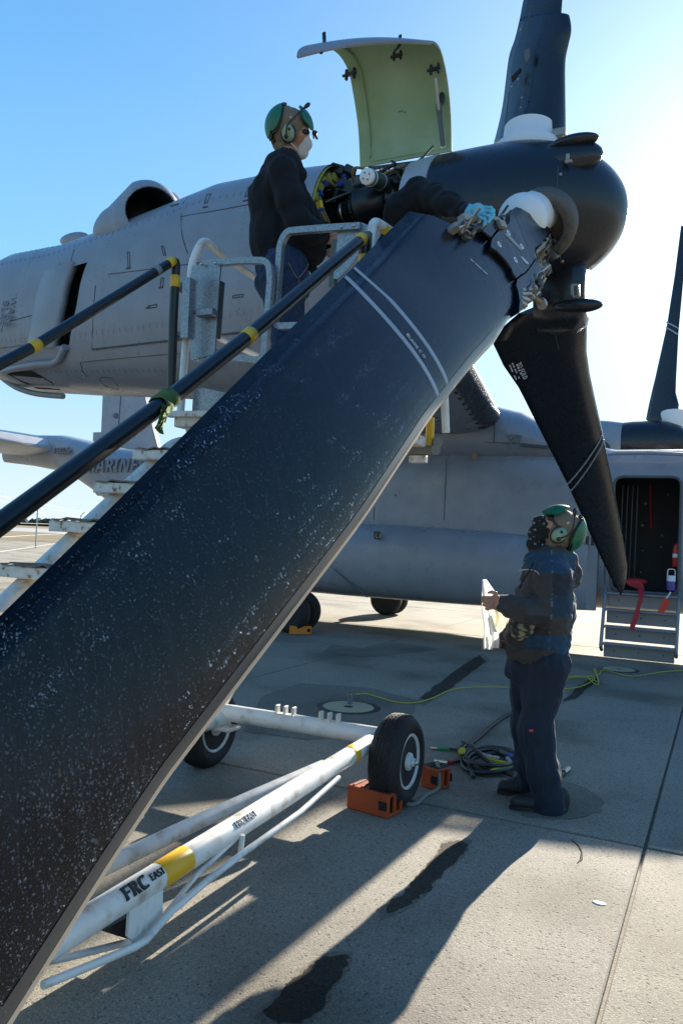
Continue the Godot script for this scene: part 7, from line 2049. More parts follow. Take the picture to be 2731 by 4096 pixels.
# part of a hard cap shell: an ellipsoid patch between angles, with thickness
func shell(called: String, at: Vector3, size: Vector3, b: Basis, u0: float, u1: float, v0: float, v1: float, m: Material, parent: Node, round_ := 0.35) -> MeshInstance3D:
	# u: degrees round from the front (x) towards the viewer's side (z); v: degrees up from the brim
	var rows := []
	var rim := []
	var n := 14
	for layer: float in [1.0, 0.90]:
		for i in n + 1:
			var ring := PackedVector3Array()
			for j in n + 1:
				var a := float(i) / n * 2.0 - 1.0
				var c := float(j) / n * 2.0 - 1.0
				var sq := 1.0 - round_ * pow(a * c, 2.0)
				var u := deg_to_rad(lerpf(u0, u1, (a * sq + 1.0) / 2.0))
				var v := deg_to_rad(lerpf(v0, v1, (c * sq + 1.0) / 2.0))
				var d := Vector3(cos(u) * cos(v), sin(v), sin(u) * cos(v)) * layer
				ring.append(at + b * (d * size))
			rows.append(ring)
	var s := sth()
	var outer := rows.slice(0, n + 1)
	var inner := rows.slice(n + 1)
	loft(s, outer, false, false, false)
	loft(s, inner, false, false, false)
	var t := PackedVector3Array()
	for i in n:
		for e in [0, n]:
			q4(t, outer[i][e], outer[i + 1][e], inner[i + 1][e], inner[i][e])
			q4(t, outer[e][i], outer[e][i + 1], inner[e][i + 1], inner[e][i])
	emit(s, t, -1)
	return part(called, done(s), m, parent)

# cloth cap, green shells, ear cup and microphone; b turns the head: x ahead, y up, z to the side seen
func head_gear(o: Node3D, at: Vector3, b: Basis, boom: Array, up_boom: bool) -> void:
	var cap := part("cloth_helmet", field([
		[at + b * Vector3(-0.01, 0.03, 0.0), at + b * Vector3(-0.03, 0.03, 0.0), 0.108, 0.112],
		[at + b * Vector3(0.0, -0.03, 0.055), at + b * Vector3(-0.02, -0.09, 0.05), 0.045, 0.035],
		[at + b * Vector3(0.0, -0.03, -0.055), at + b * Vector3(-0.02, -0.09, -0.05), 0.045, 0.035],
		[at + b * Vector3(-0.05, -0.02, 0.0), at + b * Vector3(-0.045, -0.07, 0.0), 0.085, 0.07],
		[at + b * Vector3(0.16, -0.02, 0.0), at + b * Vector3(0.10, -0.16, 0.0), 0.085, 0.09, Vector3.ZERO, 1.0, true],
	], 0.006, 0.03, 0.002, 18.0), mats.khaki, o)
	shell("helmet_shell_front", at + b * Vector3(-0.005, 0.02, 0), Vector3(0.146, 0.142, 0.130), b, -52, 52, 2, 74, mats.helmet_green, cap)
	shell("helmet_shell_back", at + b * Vector3(-0.02, 0.02, 0), Vector3(0.150, 0.145, 0.133), b, 108, 252, -34, 76, mats.helmet_green, cap)
	shell("helmet_edge", at + b * Vector3(-0.02, 0.02, 0), Vector3(0.145, 0.141, 0.127), b, 104, 256, -42, 80, mats.gasket, cap)
	for sd: float in [1.0, -1.0]:
		var c := at + b * Vector3(-0.005, -0.015, 0.105 * sd)
		var s := sth()
		ball(s, c, Vector3(0.040, 0.050, 0.028), b * Basis(Vector3.BACK, 0.25), 12)
		var cup := part("ear_cup", done(s), mats.earcup_sage, o)
		s = sth()
		var ring := []
		for k in 25:
			var a := TAU * k / 24
			ring.append(c + b * Vector3(cos(a) * 0.041, sin(a) * 0.052, -0.008 * sd))
		tube(s, ring, 0.008, 8)
		part("ear_seal", done(s), mats.gasket, cup)
		s = sth()
		ball(s, c + b * Vector3(-0.008, -0.022, 0.026 * sd), Vector3(0.013, 0.013, 0.010), b, 8)
		ball(s, c + b * Vector3(0.006, 0.022, 0.024 * sd), Vector3(0.009, 0.010, 0.008), b, 8)
		part("cup_knob", done(s), mats.gasket, cup)
		s = sth()
		box(s, c + b * Vector3(0.004, 0.072, -0.008 * sd), Vector3(0.016, 0.05, 0.008), 0.003, b)
		part("head_clip", done(s), mats.steel, cup)
	for q in [[28.0, 30.0], [36.0, 56.0], [125.0, 10.0], [124.0, 56.0], [-28.0, 30.0], [-36.0, 56.0], [-125.0, 10.0], [-124.0, 56.0]]:
		var u := deg_to_rad(q[0])
		var v := deg_to_rad(q[1])
		var d := Vector3(cos(u) * cos(v) * 0.148 - 0.01, sin(v) * 0.143 + 0.02, sin(u) * cos(v) * 0.131)
		var s := sth()
		ball(s, at + b * d, Vector3.ONE * 0.007, Basis.IDENTITY, 5)
		part("shell_rivet", done(s), mats.gasket, cap)
	var bm := cord("microphone_boom", boom, 0.0045, mats.gasket, o)
	var s := sth()
	var e: Vector3 = boom[-1]
	var dd: Vector3 = (boom[-1] - boom[-2]).normalized()
	tube(s, [e - dd * 0.035, e - dd * 0.02, e, e + dd * 0.012], [0.007, 0.012, 0.013, 0.007], 10)
	part("microphone_foam", done(s), mats.gasket, bm)

func finger(a: Vector3, b1: Vector3, c: Vector3, d: Vector3, r: float) -> Array:
	return [[a, b1, r * 1.06, r], [b1, c, r, r * 0.95], [c, d, r * 0.95, r * 0.82]]

# ---------------------------------------------------------------- the mechanic on the ground
func ground_mechanic() -> void:
	var o := thing("person", "person in a dark plaid hoodie and blue trousers standing on the apron, looking up", "person", Vector3(1.279, 0, -4.825))
	# head: looks up and to the left of the picture
	var look := Vector3(-0.1433, 0.1045, 0.003118).normalized()
	var side := Vector3(-0.05492, -0.003186, 0.2)
	var zz := -(side - look * side.dot(look)).normalized()   # his left side is the one seen
	var hb := Basis(look, zz.cross(look), zz)
	var hc: Vector3 = Vector3(0.03558, 1.671, 0.02572)
	var head := [
		[hc + hb * Vector3(-0.015, 0.025, 0), hc + hb * Vector3(0.01, 0.025, 0), 0.088, 0.085],
		[hc + hb * Vector3(0.045, -0.05, 0), hc + hb * Vector3(0.055, -0.09, 0), 0.062, 0.045],
		[hc + hb * Vector3(0.05, 0.0, 0.02), hc + hb * Vector3(0.05, 0.0, -0.02), 0.055, 0.055],
		[hc + hb * Vector3(0.098, 0.012, 0), hc + hb * Vector3(0.118, -0.028, 0), 0.010, 0.015],
		[hc + hb * Vector3(0.095, -0.062, 0.012), hc + hb * Vector3(0.095, -0.062, -0.012), 0.013, 0.013],
		[hc + hb * Vector3(0.092, 0.030, 0.035), hc + hb * Vector3(0.092, 0.030, -0.035), 0.014, 0.014],
		[hc + hb * Vector3(-0.005, 0.0, 0.085), hc + hb * Vector3(-0.012, -0.03, 0.085), 0.018, 0.012],
		[hc + hb * Vector3(-0.02, -0.06, 0), Vector3(0.01158, 1.486, 0.02021), 0.06, 0.066],
	]
	# near hand, gripping the rag: fingers lie across it, thumb above
	var w: Vector3 = Vector3(-0.3142, 1.219, 0.1523)
	var kn := [Vector3(-0.3801, 1.256, 0.1934), Vector3(-0.3815, 1.236, 0.1928), Vector3(-0.3794, 1.216, 0.1922), Vector3(-0.373, 1.196, 0.1916)]
	var hand := [[w, Vector3(-0.358, 1.225, 0.1725), 0.030, 0.036, Vector3(0, 0, 1), 0.6]]
	hand.append([Vector3(-0.3505, 1.247, 0.1731), Vector3(-0.3457, 1.203, 0.1718), 0.026, 0.024])
	var mid := [Vector3(-0.4119, 1.256, 0.2134), Vector3(-0.4165, 1.234, 0.2128), Vector3(-0.4127, 1.21, 0.2121), Vector3(-0.4023, 1.191, 0.2115)]
	var tip := [Vector3(-0.4268, 1.254, 0.1883), Vector3(-0.4287, 1.234, 0.1878), Vector3(-0.4209, 1.21, 0.187), Vector3(-0.4065, 1.188, 0.1864)]
	var end := [Vector3(-0.4151, 1.243, 0.148), Vector3(-0.4155, 1.226, 0.1475), Vector3(-0.4076, 1.202, 0.1468), Vector3(-0.3936, 1.179, 0.1461)]
	for k in 4:
		hand.append_array(finger(kn[k], mid[k], tip[k], end[k], 0.0098 - 0.0006 * absf(k - 1.3)))
	hand.append_array(finger(Vector3(-0.3365, 1.248, 0.1732), Vector3(-0.3568, 1.282, 0.1842), Vector3(-0.3748, 1.287, 0.1743), Vector3(-0.3905, 1.281, 0.1541), 0.0105))
	# far hand, lower on the rag
	var fw: Vector3 = Vector3(-0.2543, 0.966, -0.09537)
	var far := [[fw, Vector3(-0.2943, 0.9519, -0.05577), 0.030, 0.034, Vector3(0, 0, 1), 0.6]]
	for k in 4:
		var q := Vector3(0, -0.018 * k, 0)
		far.append_array(finger(Vector3(-0.314, 0.9773, -0.035) + q, Vector3(-0.3497, 0.9914, -0.00457) + q, Vector3(-0.3778, 0.9915, 0.005437) + q, Vector3(-0.3872, 0.9892, 0.03538) + q, 0.009))
	far.append_array(finger(Vector3(-0.2994, 0.9779, -0.03499), Vector3(-0.3231, 1.008, 0.005943), Vector3(-0.3487, 1.018, 0.04625), Vector3(-0.3705, 1.018, 0.07627), 0.010))
	var core := [[Vector3(-0.03014, 1.374, 0.01685), Vector3(-0.04526, 1.053, 0.007262), 0.11, 0.13], [Vector3(-0.04526, 1.053, 0.007262), Vector3(-0.0556, 0.889, 0.002378), 0.12, 0.12], [Vector3(-0.01597, 1.388, 0.1573), Vector3(0.007921, 1.172, 0.1909), 0.06, 0.045], [Vector3(0.007921, 1.172, 0.1909), Vector3(-0.3142, 1.219, 0.1523), 0.045, 0.03], [Vector3(0.03216, 1.367, -0.1534), Vector3(-0.05711, 1.089, -0.1918), 0.06, 0.045], [Vector3(-0.05711, 1.089, -0.1918), Vector3(-0.2543, 0.966, -0.09537), 0.045, 0.03], [Vector3(-0.02156, 0.8354, 0.08081), Vector3(-0.05134, 0.4838, 0.09032), 0.09, 0.06], [Vector3(-0.05134, 0.4838, 0.09032), Vector3(-0.01088, 0.105, 0.119), 0.06, 0.05], [Vector3(-0.07458, 0.8026, -0.1002), Vector3(-0.05701, 0.4273, -0.1415), 0.09, 0.06], [Vector3(-0.05701, 0.4273, -0.1415), Vector3(-0.006592, 0.07004, -0.1721), 0.06, 0.05]]
	part("body", merged([field(core, 0.022, 0.05), field(head, 0.005, 0.025), field(hand, 0.0036, 0.008), field(far, 0.0045, 0.008)]), mats.skin, o)
	# ---- clothes
	var plaid := func(p: Vector3, _n: Vector3) -> Color:
		var brown := Color(0.050, 0.044, 0.045)
		var dark := Color(0.030, 0.027, 0.029)
		var blue := Color(0.012, 0.050, 0.090)
		var sleeve: bool = p.z > 0.07
		var v := p.y * 8.2 + (0.4 if sleeve else 0.0)
		var u := p.x * 6.5 + p.z * 1.2
		var kv := int(floor(v))
		var ku := int(floor(u))
		var c := brown
		match posmod(kv, 4):
			0: c = blue if posmod(ku, 3) != 1 else dark
			1: c = brown if posmod(ku, 2) == 0 else dark
			2: c = blue.lerp(dark, 0.35) if posmod(ku, 3) == 0 else brown
			3: c = dark if posmod(ku, 2) == 0 else brown
		if p.y < 0.90:
			c = brown
		if absf(v - floor(v) - 0.5) > 0.475 and posmod(kv, 2) == 0 and p.y > 0.92 and not sleeve:
			c = c.lerp(Color(0.3, 0.32, 0.34), 0.55)
		if absf(u - floor(u) - 0.5) > 0.485 and posmod(ku, 3) == 0 and p.y > 0.92:
			c = c.lerp(Color(0.25, 0.3, 0.36), 0.45)
		return c
	var jk := [[Vector3(-0.01396, 1.404, 0.01774), Vector3(-0.02252, 1.199, 0.01164), 0.15, 0.178], [Vector3(-0.02252, 1.199, 0.01164), Vector3(-0.04221, 0.9828, 0.005178), 0.178, 0.18], [Vector3(-0.04956, 1.017, 0.006213), Vector3(-0.05043, 0.9708, 0.00482), 0.174, 0.168], [Vector3(-0.01154, 1.409, 0.138), Vector3(0.03757, 1.399, -0.1325), 0.105, 0.1], [Vector3(-0.04066, 1.451, 0.06918), Vector3(-0.009379, 1.448, -0.05097), 0.1, 0.1], [Vector3(-0.00692, 1.377, 0.167), Vector3(-0.009056, 1.273, 0.1989), 0.098, 0.092], [Vector3(-0.009056, 1.273, 0.1989), Vector3(-0.008834, 1.172, 0.2009), 0.092, 0.086], [Vector3(-0.008834, 1.172, 0.2009), Vector3(-0.1751, 1.187, 0.1913), 0.084, 0.076], [Vector3(-0.1751, 1.187, 0.1913), Vector3(-0.2708, 1.213, 0.1621), 0.074, 0.058], [Vector3(-0.2708, 1.213, 0.1621), Vector3(-0.317, 1.217, 0.1522), 0.052, 0.044], [Vector3(0.03216, 1.367, -0.1534), Vector3(-0.06976, 1.1, -0.1914), 0.09, 0.08], [Vector3(-0.06976, 1.1, -0.1914), Vector3(-0.2406, 0.9712, -0.1052), 0.075, 0.048], [Vector3(-0.01699, 1.498, 0.06057), Vector3(0.03355, 1.498, -0.01947), 0.075, 0.075], [Vector3(0.07583, 1.483, 0.02012), Vector3(0.1257, 1.41, 0.01792), 0.07, 0.06], [Vector3(0.1257, 1.41, 0.01792), Vector3(0.1536, 1.37, 0.01674), 0.055, 0.035], [Vector3(0.03491, 1.506, 0.08084), Vector3(0.09885, 1.49, 0.02032), 0.055, 0.06], [Vector3(-0.1271, 1.481, 0.04006), Vector3(-0.03613, 1.525, 0.04139), 0.035, 0.045], [Vector3(-0.1793, 1.034, 0.08673), Vector3(-0.1125, 0.99, -0.09465), 0.09, 0.09]]
	var jacket := part("hoodie", field(jk, 0.0088, 0.05, 0.007, 6.0, Vector3(1.0, 1.3, 1.0), plaid, 3), mats.patterned_cloth, o, "dark hoodie with blue and brown plaid")
	# ribbed hem and cuff
	var hem := PackedVector3Array()
	var s := sth()
	var rings := []
	for e in [[1680, 0.186], [1720, 0.184], [1770, 0.172], [1815, 0.165], [1818, 0.15]]:
		var c: Vector3 = Vector3(-0.06018, 0.9937, 0.005503) + (Vector3(-0.05975, 0.8772, 0.002024) - Vector3(-0.06018, 0.9937, 0.005503)) * (e[0] - 1600) / 200.0
		var ring := PackedVector3Array()
		for k in 72:
			var a := TAU * k / 72
			var r: float = e[1] * (1.0 + (0.012 if k % 2 else -0.012))
			ring.append(c + Vector3(cos(a) * r, sin(a) * 0.02, sin(a) * r * 1.05))
		rings.append(ring)
	loft(s, rings, true, false, false)
	part("hem_band", done(s), mats.hoodie_rib, jacket)
	cord("seam_stitching", [Vector3(-0.2258, 1.423, 0.2034), Vector3(-0.17, 1.429, 0.2036), Vector3(-0.1247, 1.419, 0.2033), Vector3(-0.0999, 1.389, 0.2024)], 0.0022, mats.stitch, jacket)
	cord("drawstring", [Vector3(-0.1474, 1.469, 0.2198), Vector3(-0.199, 1.372, 0.2169), Vector3(-0.2245, 1.315, 0.2152)], 0.004, mats.black_jacket, jacket)
	cord("headset_cable", [Vector3(-0.1299, 1.465, 0.2397), Vector3(-0.1635, 1.408, 0.238), Vector3(-0.175, 1.352, 0.2363), Vector3(-0.1656, 1.263, 0.2336)], 0.004, mats.gasket, jacket)
	cord("headset_cable", [Vector3(-0.188, 1.039, 0.222), Vector3(-0.181, 1.006, 0.221), Vector3(-0.1305, 0.997, 0.2207), Vector3(-0.09834, 1.026, 0.2216), Vector3(-0.07538, 1.011, 0.2211), Vector3(-0.0767, 0.9771, 0.2201), Vector3(-0.1273, 0.9248, 0.2185), Vector3(-0.1476, 0.8794, 0.2172)], 0.004, mats.gasket, jacket)
	# camouflage pouch at the pocket
	var camo := func(p: Vector3, _n: Vector3) -> Color:
		var q := sin(p.x * 90.0 + sin(p.y * 70.0) * 2.0) * sin(p.y * 80.0 + p.z * 60.0)
		return Color(0.24, 0.20, 0.10) if q > 0.15 else (Color(0.05, 0.04, 0.025) if q > -0.5 else Color(0.02, 0.018, 0.014))
	part("camouflage_pouch", field([[Vector3(-0.231, 1.08, 0.2082), Vector3(-0.1587, 1.089, 0.2084), 0.035, 0.032], [Vector3(-0.2158, 1.053, 0.2074), Vector3(-0.1856, 1.065, 0.2077), 0.04, 0.035]], 0.006, 0.03, 0.006, 14.0, Vector3.ONE, camo), mats.patterned_cloth, o)
	# bandana over nose and mouth
	var paisley := func(p: Vector3, _n: Vector3) -> Color:
		var q := sin(p.x * 130.0) * sin(p.y * 150.0 + sin(p.x * 60.0)) + 0.35 * sin(p.z * 140.0 + p.y * 90.0)
		return Color(0.22, 0.24, 0.28) if q > 0.93 else Color(0.008, 0.009, 0.011)
	part("bandana", field([
		[hc + hb * Vector3(0.055, -0.02, 0), hc + hb * Vector3(0.065, -0.09, 0), 0.072, 0.060],
		[hc + hb * Vector3(0.100, 0.0, 0), hc + hb * Vector3(0.122, -0.030, 0), 0.022, 0.030],
		[hc + hb * Vector3(0.105, -0.04, 0), hc + hb * Vector3(0.095, -0.10, 0), 0.035, 0.035],
		[Vector3(-0.0914, 1.575, 0.02286), Vector3(-0.07242, 1.541, 0.02184), 0.055, 0.06],
		[hc + hb * Vector3(0.02, -0.05, 0.05), hc + hb * Vector3(0.02, -0.05, -0.05), 0.03, 0.03],
		[hc + hb * Vector3(0.10, 0.085, 0.1), hc + hb * Vector3(0.10, 0.085, -0.1), 0.06, 0.06, Vector3.ZERO, 1.0, true],
	], 0.005, 0.02, 0.004, 16.0, Vector3.ONE, paisley, 5), mats.patterned_cloth, o)
	# goggles
	s = sth()
	ball(s, hc + hb * Vector3(0.085, 0.030, 0.0), Vector3(0.032, 0.030, 0.075), hb, 10)
	part("goggles", done(s), mats.lens, o)
	cord("goggle_strap", [hc + hb * Vector3(0.08, 0.03, -0.07), hc + hb * Vector3(0.04, 0.02, -0.095), hc + hb * Vector3(0.0, 0.015, -0.10)], 0.007, mats.gasket, o)
	head_gear(o, hc, hb, [hc + hb * Vector3(-0.012, -0.035, -0.132), Vector3(0.06751, 1.646, 0.17), Vector3(0.09068, 1.698, 0.1716), Vector3(0.09703, 1.755, 0.1683), Vector3(0.09781, 1.789, 0.1693)], true)
	# ---- trousers and shoes
	var tr := [[Vector3(-0.01087, 0.8531, 0.08134), Vector3(-0.03298, 0.7031, 0.07686), 0.138, 0.108], [Vector3(-0.03562, 0.705, 0.08692), Vector3(-0.06819, 0.4773, 0.09013), 0.106, 0.1], [Vector3(-0.06819, 0.4773, 0.09013), Vector3(-0.01656, 0.2232, 0.1026), 0.1, 0.098], [Vector3(-0.01656, 0.2232, 0.1026), Vector3(0.02311, 0.03517, 0.1069), 0.096, 0.098], [Vector3(-0.08027, 0.8235, -0.07961), Vector3(-0.07352, 0.6421, -0.105), 0.128, 0.108], [Vector3(-0.07352, 0.6421, -0.105), Vector3(-0.05922, 0.4236, -0.1316), 0.106, 0.098], [Vector3(-0.05922, 0.4236, -0.1316), Vector3(-0.02345, 0.2073, -0.148), 0.096, 0.1], [Vector3(-0.02345, 0.2073, -0.148), Vector3(-6.789e-05, 0.05831, -0.1725), 0.1, 0.098], [Vector3(-0.1399, 0.8167, 0.0002188), Vector3(0.02303, 0.8238, 0.000431), 0.1, 0.11]]
	part("trousers", field(tr, 0.0115, 0.04, 0.008, 6.0, Vector3(1.4, 0.5, 1.4), null, 7), mats.work_trousers, o)
	s = sth()
	box(s, Vector3(-0.1236, 0.496, 0.2057), Vector3(0.024, 0.011, 0.003))
	part("trouser_label", done(s), mats.red_flag, o)
	for q in [[Vector3(-0.1634, -0.00829, 0.08564), Vector3(-0.05016, 0.008037, 0.08613), Vector3(0.0979, 0.008806, 0.08615)], [Vector3(-0.1801, 0.007881, -0.194), Vector3(-0.102, 0.01732, -0.1937), Vector3(0.007203, 0.003988, -0.1941)]]:
		var p: Array = q.map(func(v): return Vector3(v.x, 0.045, v.z))
		var fwd: Vector3 = (p[0] - p[2]).normalized()
		part("shoe", field([
			[p[0] + fwd * 0.0, p[1], 0.042, 0.052], [p[1], p[2], 0.052, 0.050], [p[1] + Vector3(0, 0.035, 0) - fwd * 0.03, p[2] + Vector3(0, 0.05, 0), 0.045, 0.05],
			[p[0] + fwd * 0.05 + Vector3(0, -0.058, 0), p[2] - fwd * 0.06 + Vector3(0, -0.058, 0), 0.018, 0.018, Vector3.ZERO, 1.0, true],
		], 0.007, 0.03), mats.shoe, o)
		s = sth()
		var so := []
		for k in 28:
			var a := TAU * k / 28
			var m: Vector3 = (p[0] + p[2]) / 2
			var l: float = (p[0] - p[2]).length() / 2 + 0.045
			so.append(Vector3(m.x, 0.013, m.z) + fwd * cos(a) * l + fwd.cross(Vector3.UP) * sin(a) * (0.050 + 0.006 * cos(a)))
		slab(s, so, Vector3.UP, 0.024)
		part("shoe_sole", done(s), mats.gasket, o)
	for q in [Vector3(0.07251, -0.0119, 0.1456), Vector3(0.1018, -0.001066, 0.1459)]:
		s = sth()
		ball(s, Vector3(q.x, 0.03, q.z), Vector3(0.008, 0.006, 0.003), Basis.IDENTITY, 5)
		part("heel_reflector", done(s), mats.white_plastic, o)

# ---------------------------------------------------------------- the mechanic standing at the nacelle
func stand_mechanic() -> void:
	var o := thing("person", "person in a black jacket, jeans and white face mask standing on the stand", "person", Vector3(-0.4122, 2.28, -4.956))
	var look := Vector3(0.1294, -0.04291, -0.001281).normalized()
	var side := Vector3(0.01695, -0.1013, 0.1971)
	var zz := (side - look * side.dot(look)).normalized()
	var xx := Vector3(look.x, -0.10, look.z).normalized()
	zz = (zz - xx * zz.dot(xx)).normalized()
	var hb := Basis(xx, zz.cross(xx), zz)
	var hc: Vector3 = Vector3(-0.01211, 1.845, 0.02942)
	var head := [
		[hc + hb * Vector3(-0.015, 0.025, 0), hc + hb * Vector3(0.01, 0.025, 0), 0.088, 0.085],
		[hc + hb * Vector3(0.045, -0.055, 0), hc + hb * Vector3(0.055, -0.105, 0), 0.062, 0.045],
		[hc + hb * Vector3(0.05, -0.01, 0.02), hc + hb * Vector3(0.05, -0.01, -0.02), 0.055, 0.055],
		[hc + hb * Vector3(0.095, 0.0, 0), hc + hb * Vector3(0.115, -0.045, 0), 0.011, 0.015],
		[hc + hb * Vector3(0.092, -0.08, 0.012), hc + hb * Vector3(0.092, -0.08, -0.012), 0.013, 0.013],
		[hc + hb * Vector3(0.09, 0.025, 0.035), hc + hb * Vector3(0.09, 0.025, -0.035), 0.014, 0.014],
		[hc + hb * Vector3(-0.005, 0.0, 0.085), hc + hb * Vector3(-0.012, -0.03, 0.085), 0.018, 0.012],
		[hc + hb * Vector3(-0.01, -0.07, 0), Vector3(-0.03263, 1.62, 0.02268), 0.060, 0.068],
	]
	var hw: Vector3 = Vector3(0.2463, 1.13, 0.1481)
	var hd: Array = [[hw, Vector3(0.2758, 1.126, 0.138), 0.034, 0.036, Vector3(0, 0, 1), 0.6]]
	for k in 4:
		var q := Vector3(0, -0.017 * k + 0.02, 0.006)
		hd.append_array(finger(Vector3(0.2791, 1.122, 0.1479) + q, Vector3(0.3115, 1.124, 0.1479) + q, Vector3(0.3323, 1.12, 0.1278) + q, Vector3(0.3385, 1.113, 0.1076) + q, 0.0095))
	hd.append_array(finger(Vector3(0.264, 1.133, 0.1582), Vector3(0.2813, 1.144, 0.1686), Vector3(0.2985, 1.152, 0.1588), Vector3(0.3162, 1.151, 0.1487), 0.0105))
	var fh: Array = []
	for v in hd:
		var c: Array = v.duplicate()
		c[0] = v[0] + Vector3(0.02, 0.02, -0.32)
		c[1] = v[1] + Vector3(0.02, 0.02, -0.32)
		fh.append(c)
	var core := [[Vector3(-0.04369, 1.595, 0.02195), Vector3(-0.06682, 1.291, 0.01286), 0.11, 0.13], [Vector3(-0.06682, 1.291, 0.01286), Vector3(-0.03067, 1.019, 0.004748), 0.12, 0.12], [Vector3(-0.02782, 1.492, 0.1789), Vector3(0.06946, 1.199, 0.2102), 0.06, 0.045], [Vector3(0.06946, 1.199, 0.2102), Vector3(0.2463, 1.13, 0.1481), 0.045, 0.03], [Vector3(-0.04617, 1.647, -0.1566), Vector3(0.09504, 1.399, -0.204), 0.06, 0.045], [Vector3(0.09504, 1.399, -0.204), Vector3(0.2539, 1.257, -0.1682), 0.045, 0.03]]
	for q in [[Vector3(-0.003189, 0.9702, 0.08333), -0.10], [Vector3(-0.06144, 1.036, -0.1148), 0.10]]:
		core.append([q[0], Vector3(0.03, 0.48, -q[1] * 0.9), 0.09, 0.06])
		core.append([Vector3(0.03, 0.48, -q[1] * 0.9), Vector3(-0.02, 0.08, -q[1]), 0.06, 0.045])
	part("body", merged([field(core, 0.024, 0.05), field(head, 0.005, 0.025), field(hd, 0.005, 0.008), field(fh, 0.006, 0.008)]), mats.skin, o)
	var jk := [[Vector3(-0.05581, 1.594, 0.02193), Vector3(-0.09636, 1.411, 0.01644), 0.125, 0.158], [Vector3(-0.09636, 1.411, 0.01644), Vector3(-0.07312, 1.157, 0.008861), 0.158, 0.168], [Vector3(-0.061, 1.157, 0.008876), Vector3(-0.03253, 1.061, 0.006014), 0.168, 0.168], [Vector3(-0.04245, 1.524, 0.1599), Vector3(-0.06241, 1.653, -0.1164), 0.092, 0.092], [Vector3(-0.03251, 1.482, 0.1886), Vector3(0.02947, 1.313, 0.2136), 0.09, 0.086], [Vector3(0.02947, 1.313, 0.2136), Vector3(0.07624, 1.189, 0.2199), 0.084, 0.078], [Vector3(0.07624, 1.189, 0.2199), Vector3(0.1704, 1.141, 0.1885), 0.076, 0.066], [Vector3(0.1704, 1.141, 0.1885), Vector3(0.2344, 1.132, 0.1482), 0.064, 0.046], [Vector3(-0.03248, 1.637, -0.1469), Vector3(0.09504, 1.399, -0.204), 0.088, 0.076], [Vector3(0.09504, 1.399, -0.204), Vector3(0.2351, 1.257, -0.1682), 0.076, 0.048], [Vector3(-0.03154, 1.642, 0.05336), Vector3(-0.03689, 1.67, -0.005822), 0.064, 0.064], [Vector3(0.007004, 1.603, 0.0622), Vector3(0.0502, 1.567, 0.05113), 0.055, 0.04], [Vector3(0.04339, 1.585, 0.05166), Vector3(0.08844, 1.542, 0.07037), 0.022, 0.01], [Vector3(0.04923, 1.439, 0.03729), Vector3(0.1045, 1.262, 0.01199), 0.07, 0.08], [Vector3(0.1305, 1.176, 0.1095), Vector3(0.1763, 1.066, 0.08618), 0.075, 0.07], [Vector3(0.06583, 1.096, 0.05707), Vector3(0.1522, 1.046, 0.05557), 0.1, 0.07]]
	var jacket := part("jacket", field(jk, 0.0115, 0.05, 0.006, 5.0, Vector3(1.3, 0.6, 1.3), null, 11), mats.navy_fleece, o)
	part("jacket_hem", field([[Vector3(-0.1967, 1.066, 0.006163), Vector3(-0.1295, 0.9978, 0.1042), 0.02, 0.02], [Vector3(0.154, 1.029, 0.08509), Vector3(0.1763, 0.9285, 0.08208), 0.035, 0.022]], 0.008, 0.02), mats.navy_fleece, o)
	var jn := [[Vector3(-0.003381, 0.9587, 0.07298), Vector3(0.006119, 0.8711, 0.08037), 0.15, 0.14], [Vector3(-0.05707, 1.007, -0.07563), Vector3(-0.0654, 0.9261, -0.09807), 0.145, 0.135]]
	for q in [[jn[0][1], -0.10], [jn[1][1], 0.10]]:
		jn.append([q[0], Vector3(0.03, 0.50, -q[1] * 0.9), 0.132, 0.095])
		jn.append([Vector3(0.03, 0.50, -q[1] * 0.9), Vector3(-0.02, 0.07, -q[1]), 0.095, 0.085])
	var je := part("jeans", field(jn, 0.0115, 0.045, 0.009, 6.0, Vector3(1.2, 0.7, 1.2), null, 13), mats.jeans, o)
	cord("pocket_seam", [Vector3(0.02566, 0.9391, 0.2275), Vector3(0.05917, 0.8797, 0.2257), Vector3(0.0895, 0.8492, 0.2248), Vector3(0.1399, 0.9122, 0.2267), Vector3(0.1457, 0.9347, 0.2273)], 0.0025, mats.tan_hose, je)
	cord("pocket_seam", [Vector3(0.08882, 0.8524, 0.2149), Vector3(0.09833, 0.8122, 0.2137), Vector3(0.1217, 0.7648, 0.2123), Vector3(0.1484, 0.7079, 0.2106), Vector3(0.1654, 0.6505, 0.2088)], 0.0022, mats.tan_hose, je)
	for z in [-0.1, 0.1]:
		part("shoe", field([[Vector3(0.17, 0.045, -z), Vector3(0.05, 0.05, -z), 0.042, 0.05], [Vector3(0.05, 0.05, -z), Vector3(-0.06, 0.05, -z), 0.05, 0.048]], 0.009, 0.03), mats.shoe, o)
	# mask with its loops
	part("face_mask", field([
		[hc + hb * Vector3(0.072, -0.040, 0), hc + hb * Vector3(0.066, -0.108, 0), 0.055, 0.050],
		[hc + hb * Vector3(0.100, -0.020, 0), hc + hb * Vector3(0.118, -0.060, 0), 0.014, 0.020],
		[hc + hb * Vector3(0.112, -0.062, 0), hc + hb * Vector3(0.096, -0.115, 0), 0.020, 0.022],
		[hc + hb * Vector3(0.015, 0.02, 0.10), hc + hb * Vector3(0.01, -0.14, 0.10), 0.05, 0.05, Vector3.ZERO, 1.0, true],
		[hc + hb * Vector3(0.015, 0.02, -0.10), hc + hb * Vector3(0.01, -0.14, -0.10), 0.05, 0.05, Vector3.ZERO, 1.0, true],
		[hc + hb * Vector3(0.0, 0.0, 0.0), hc + hb * Vector3(0.0, -0.15, 0.0), 0.050, 0.050, Vector3.ZERO, 1.0, true],
	], 0.0045, 0.03), mats.white_cotton, o)
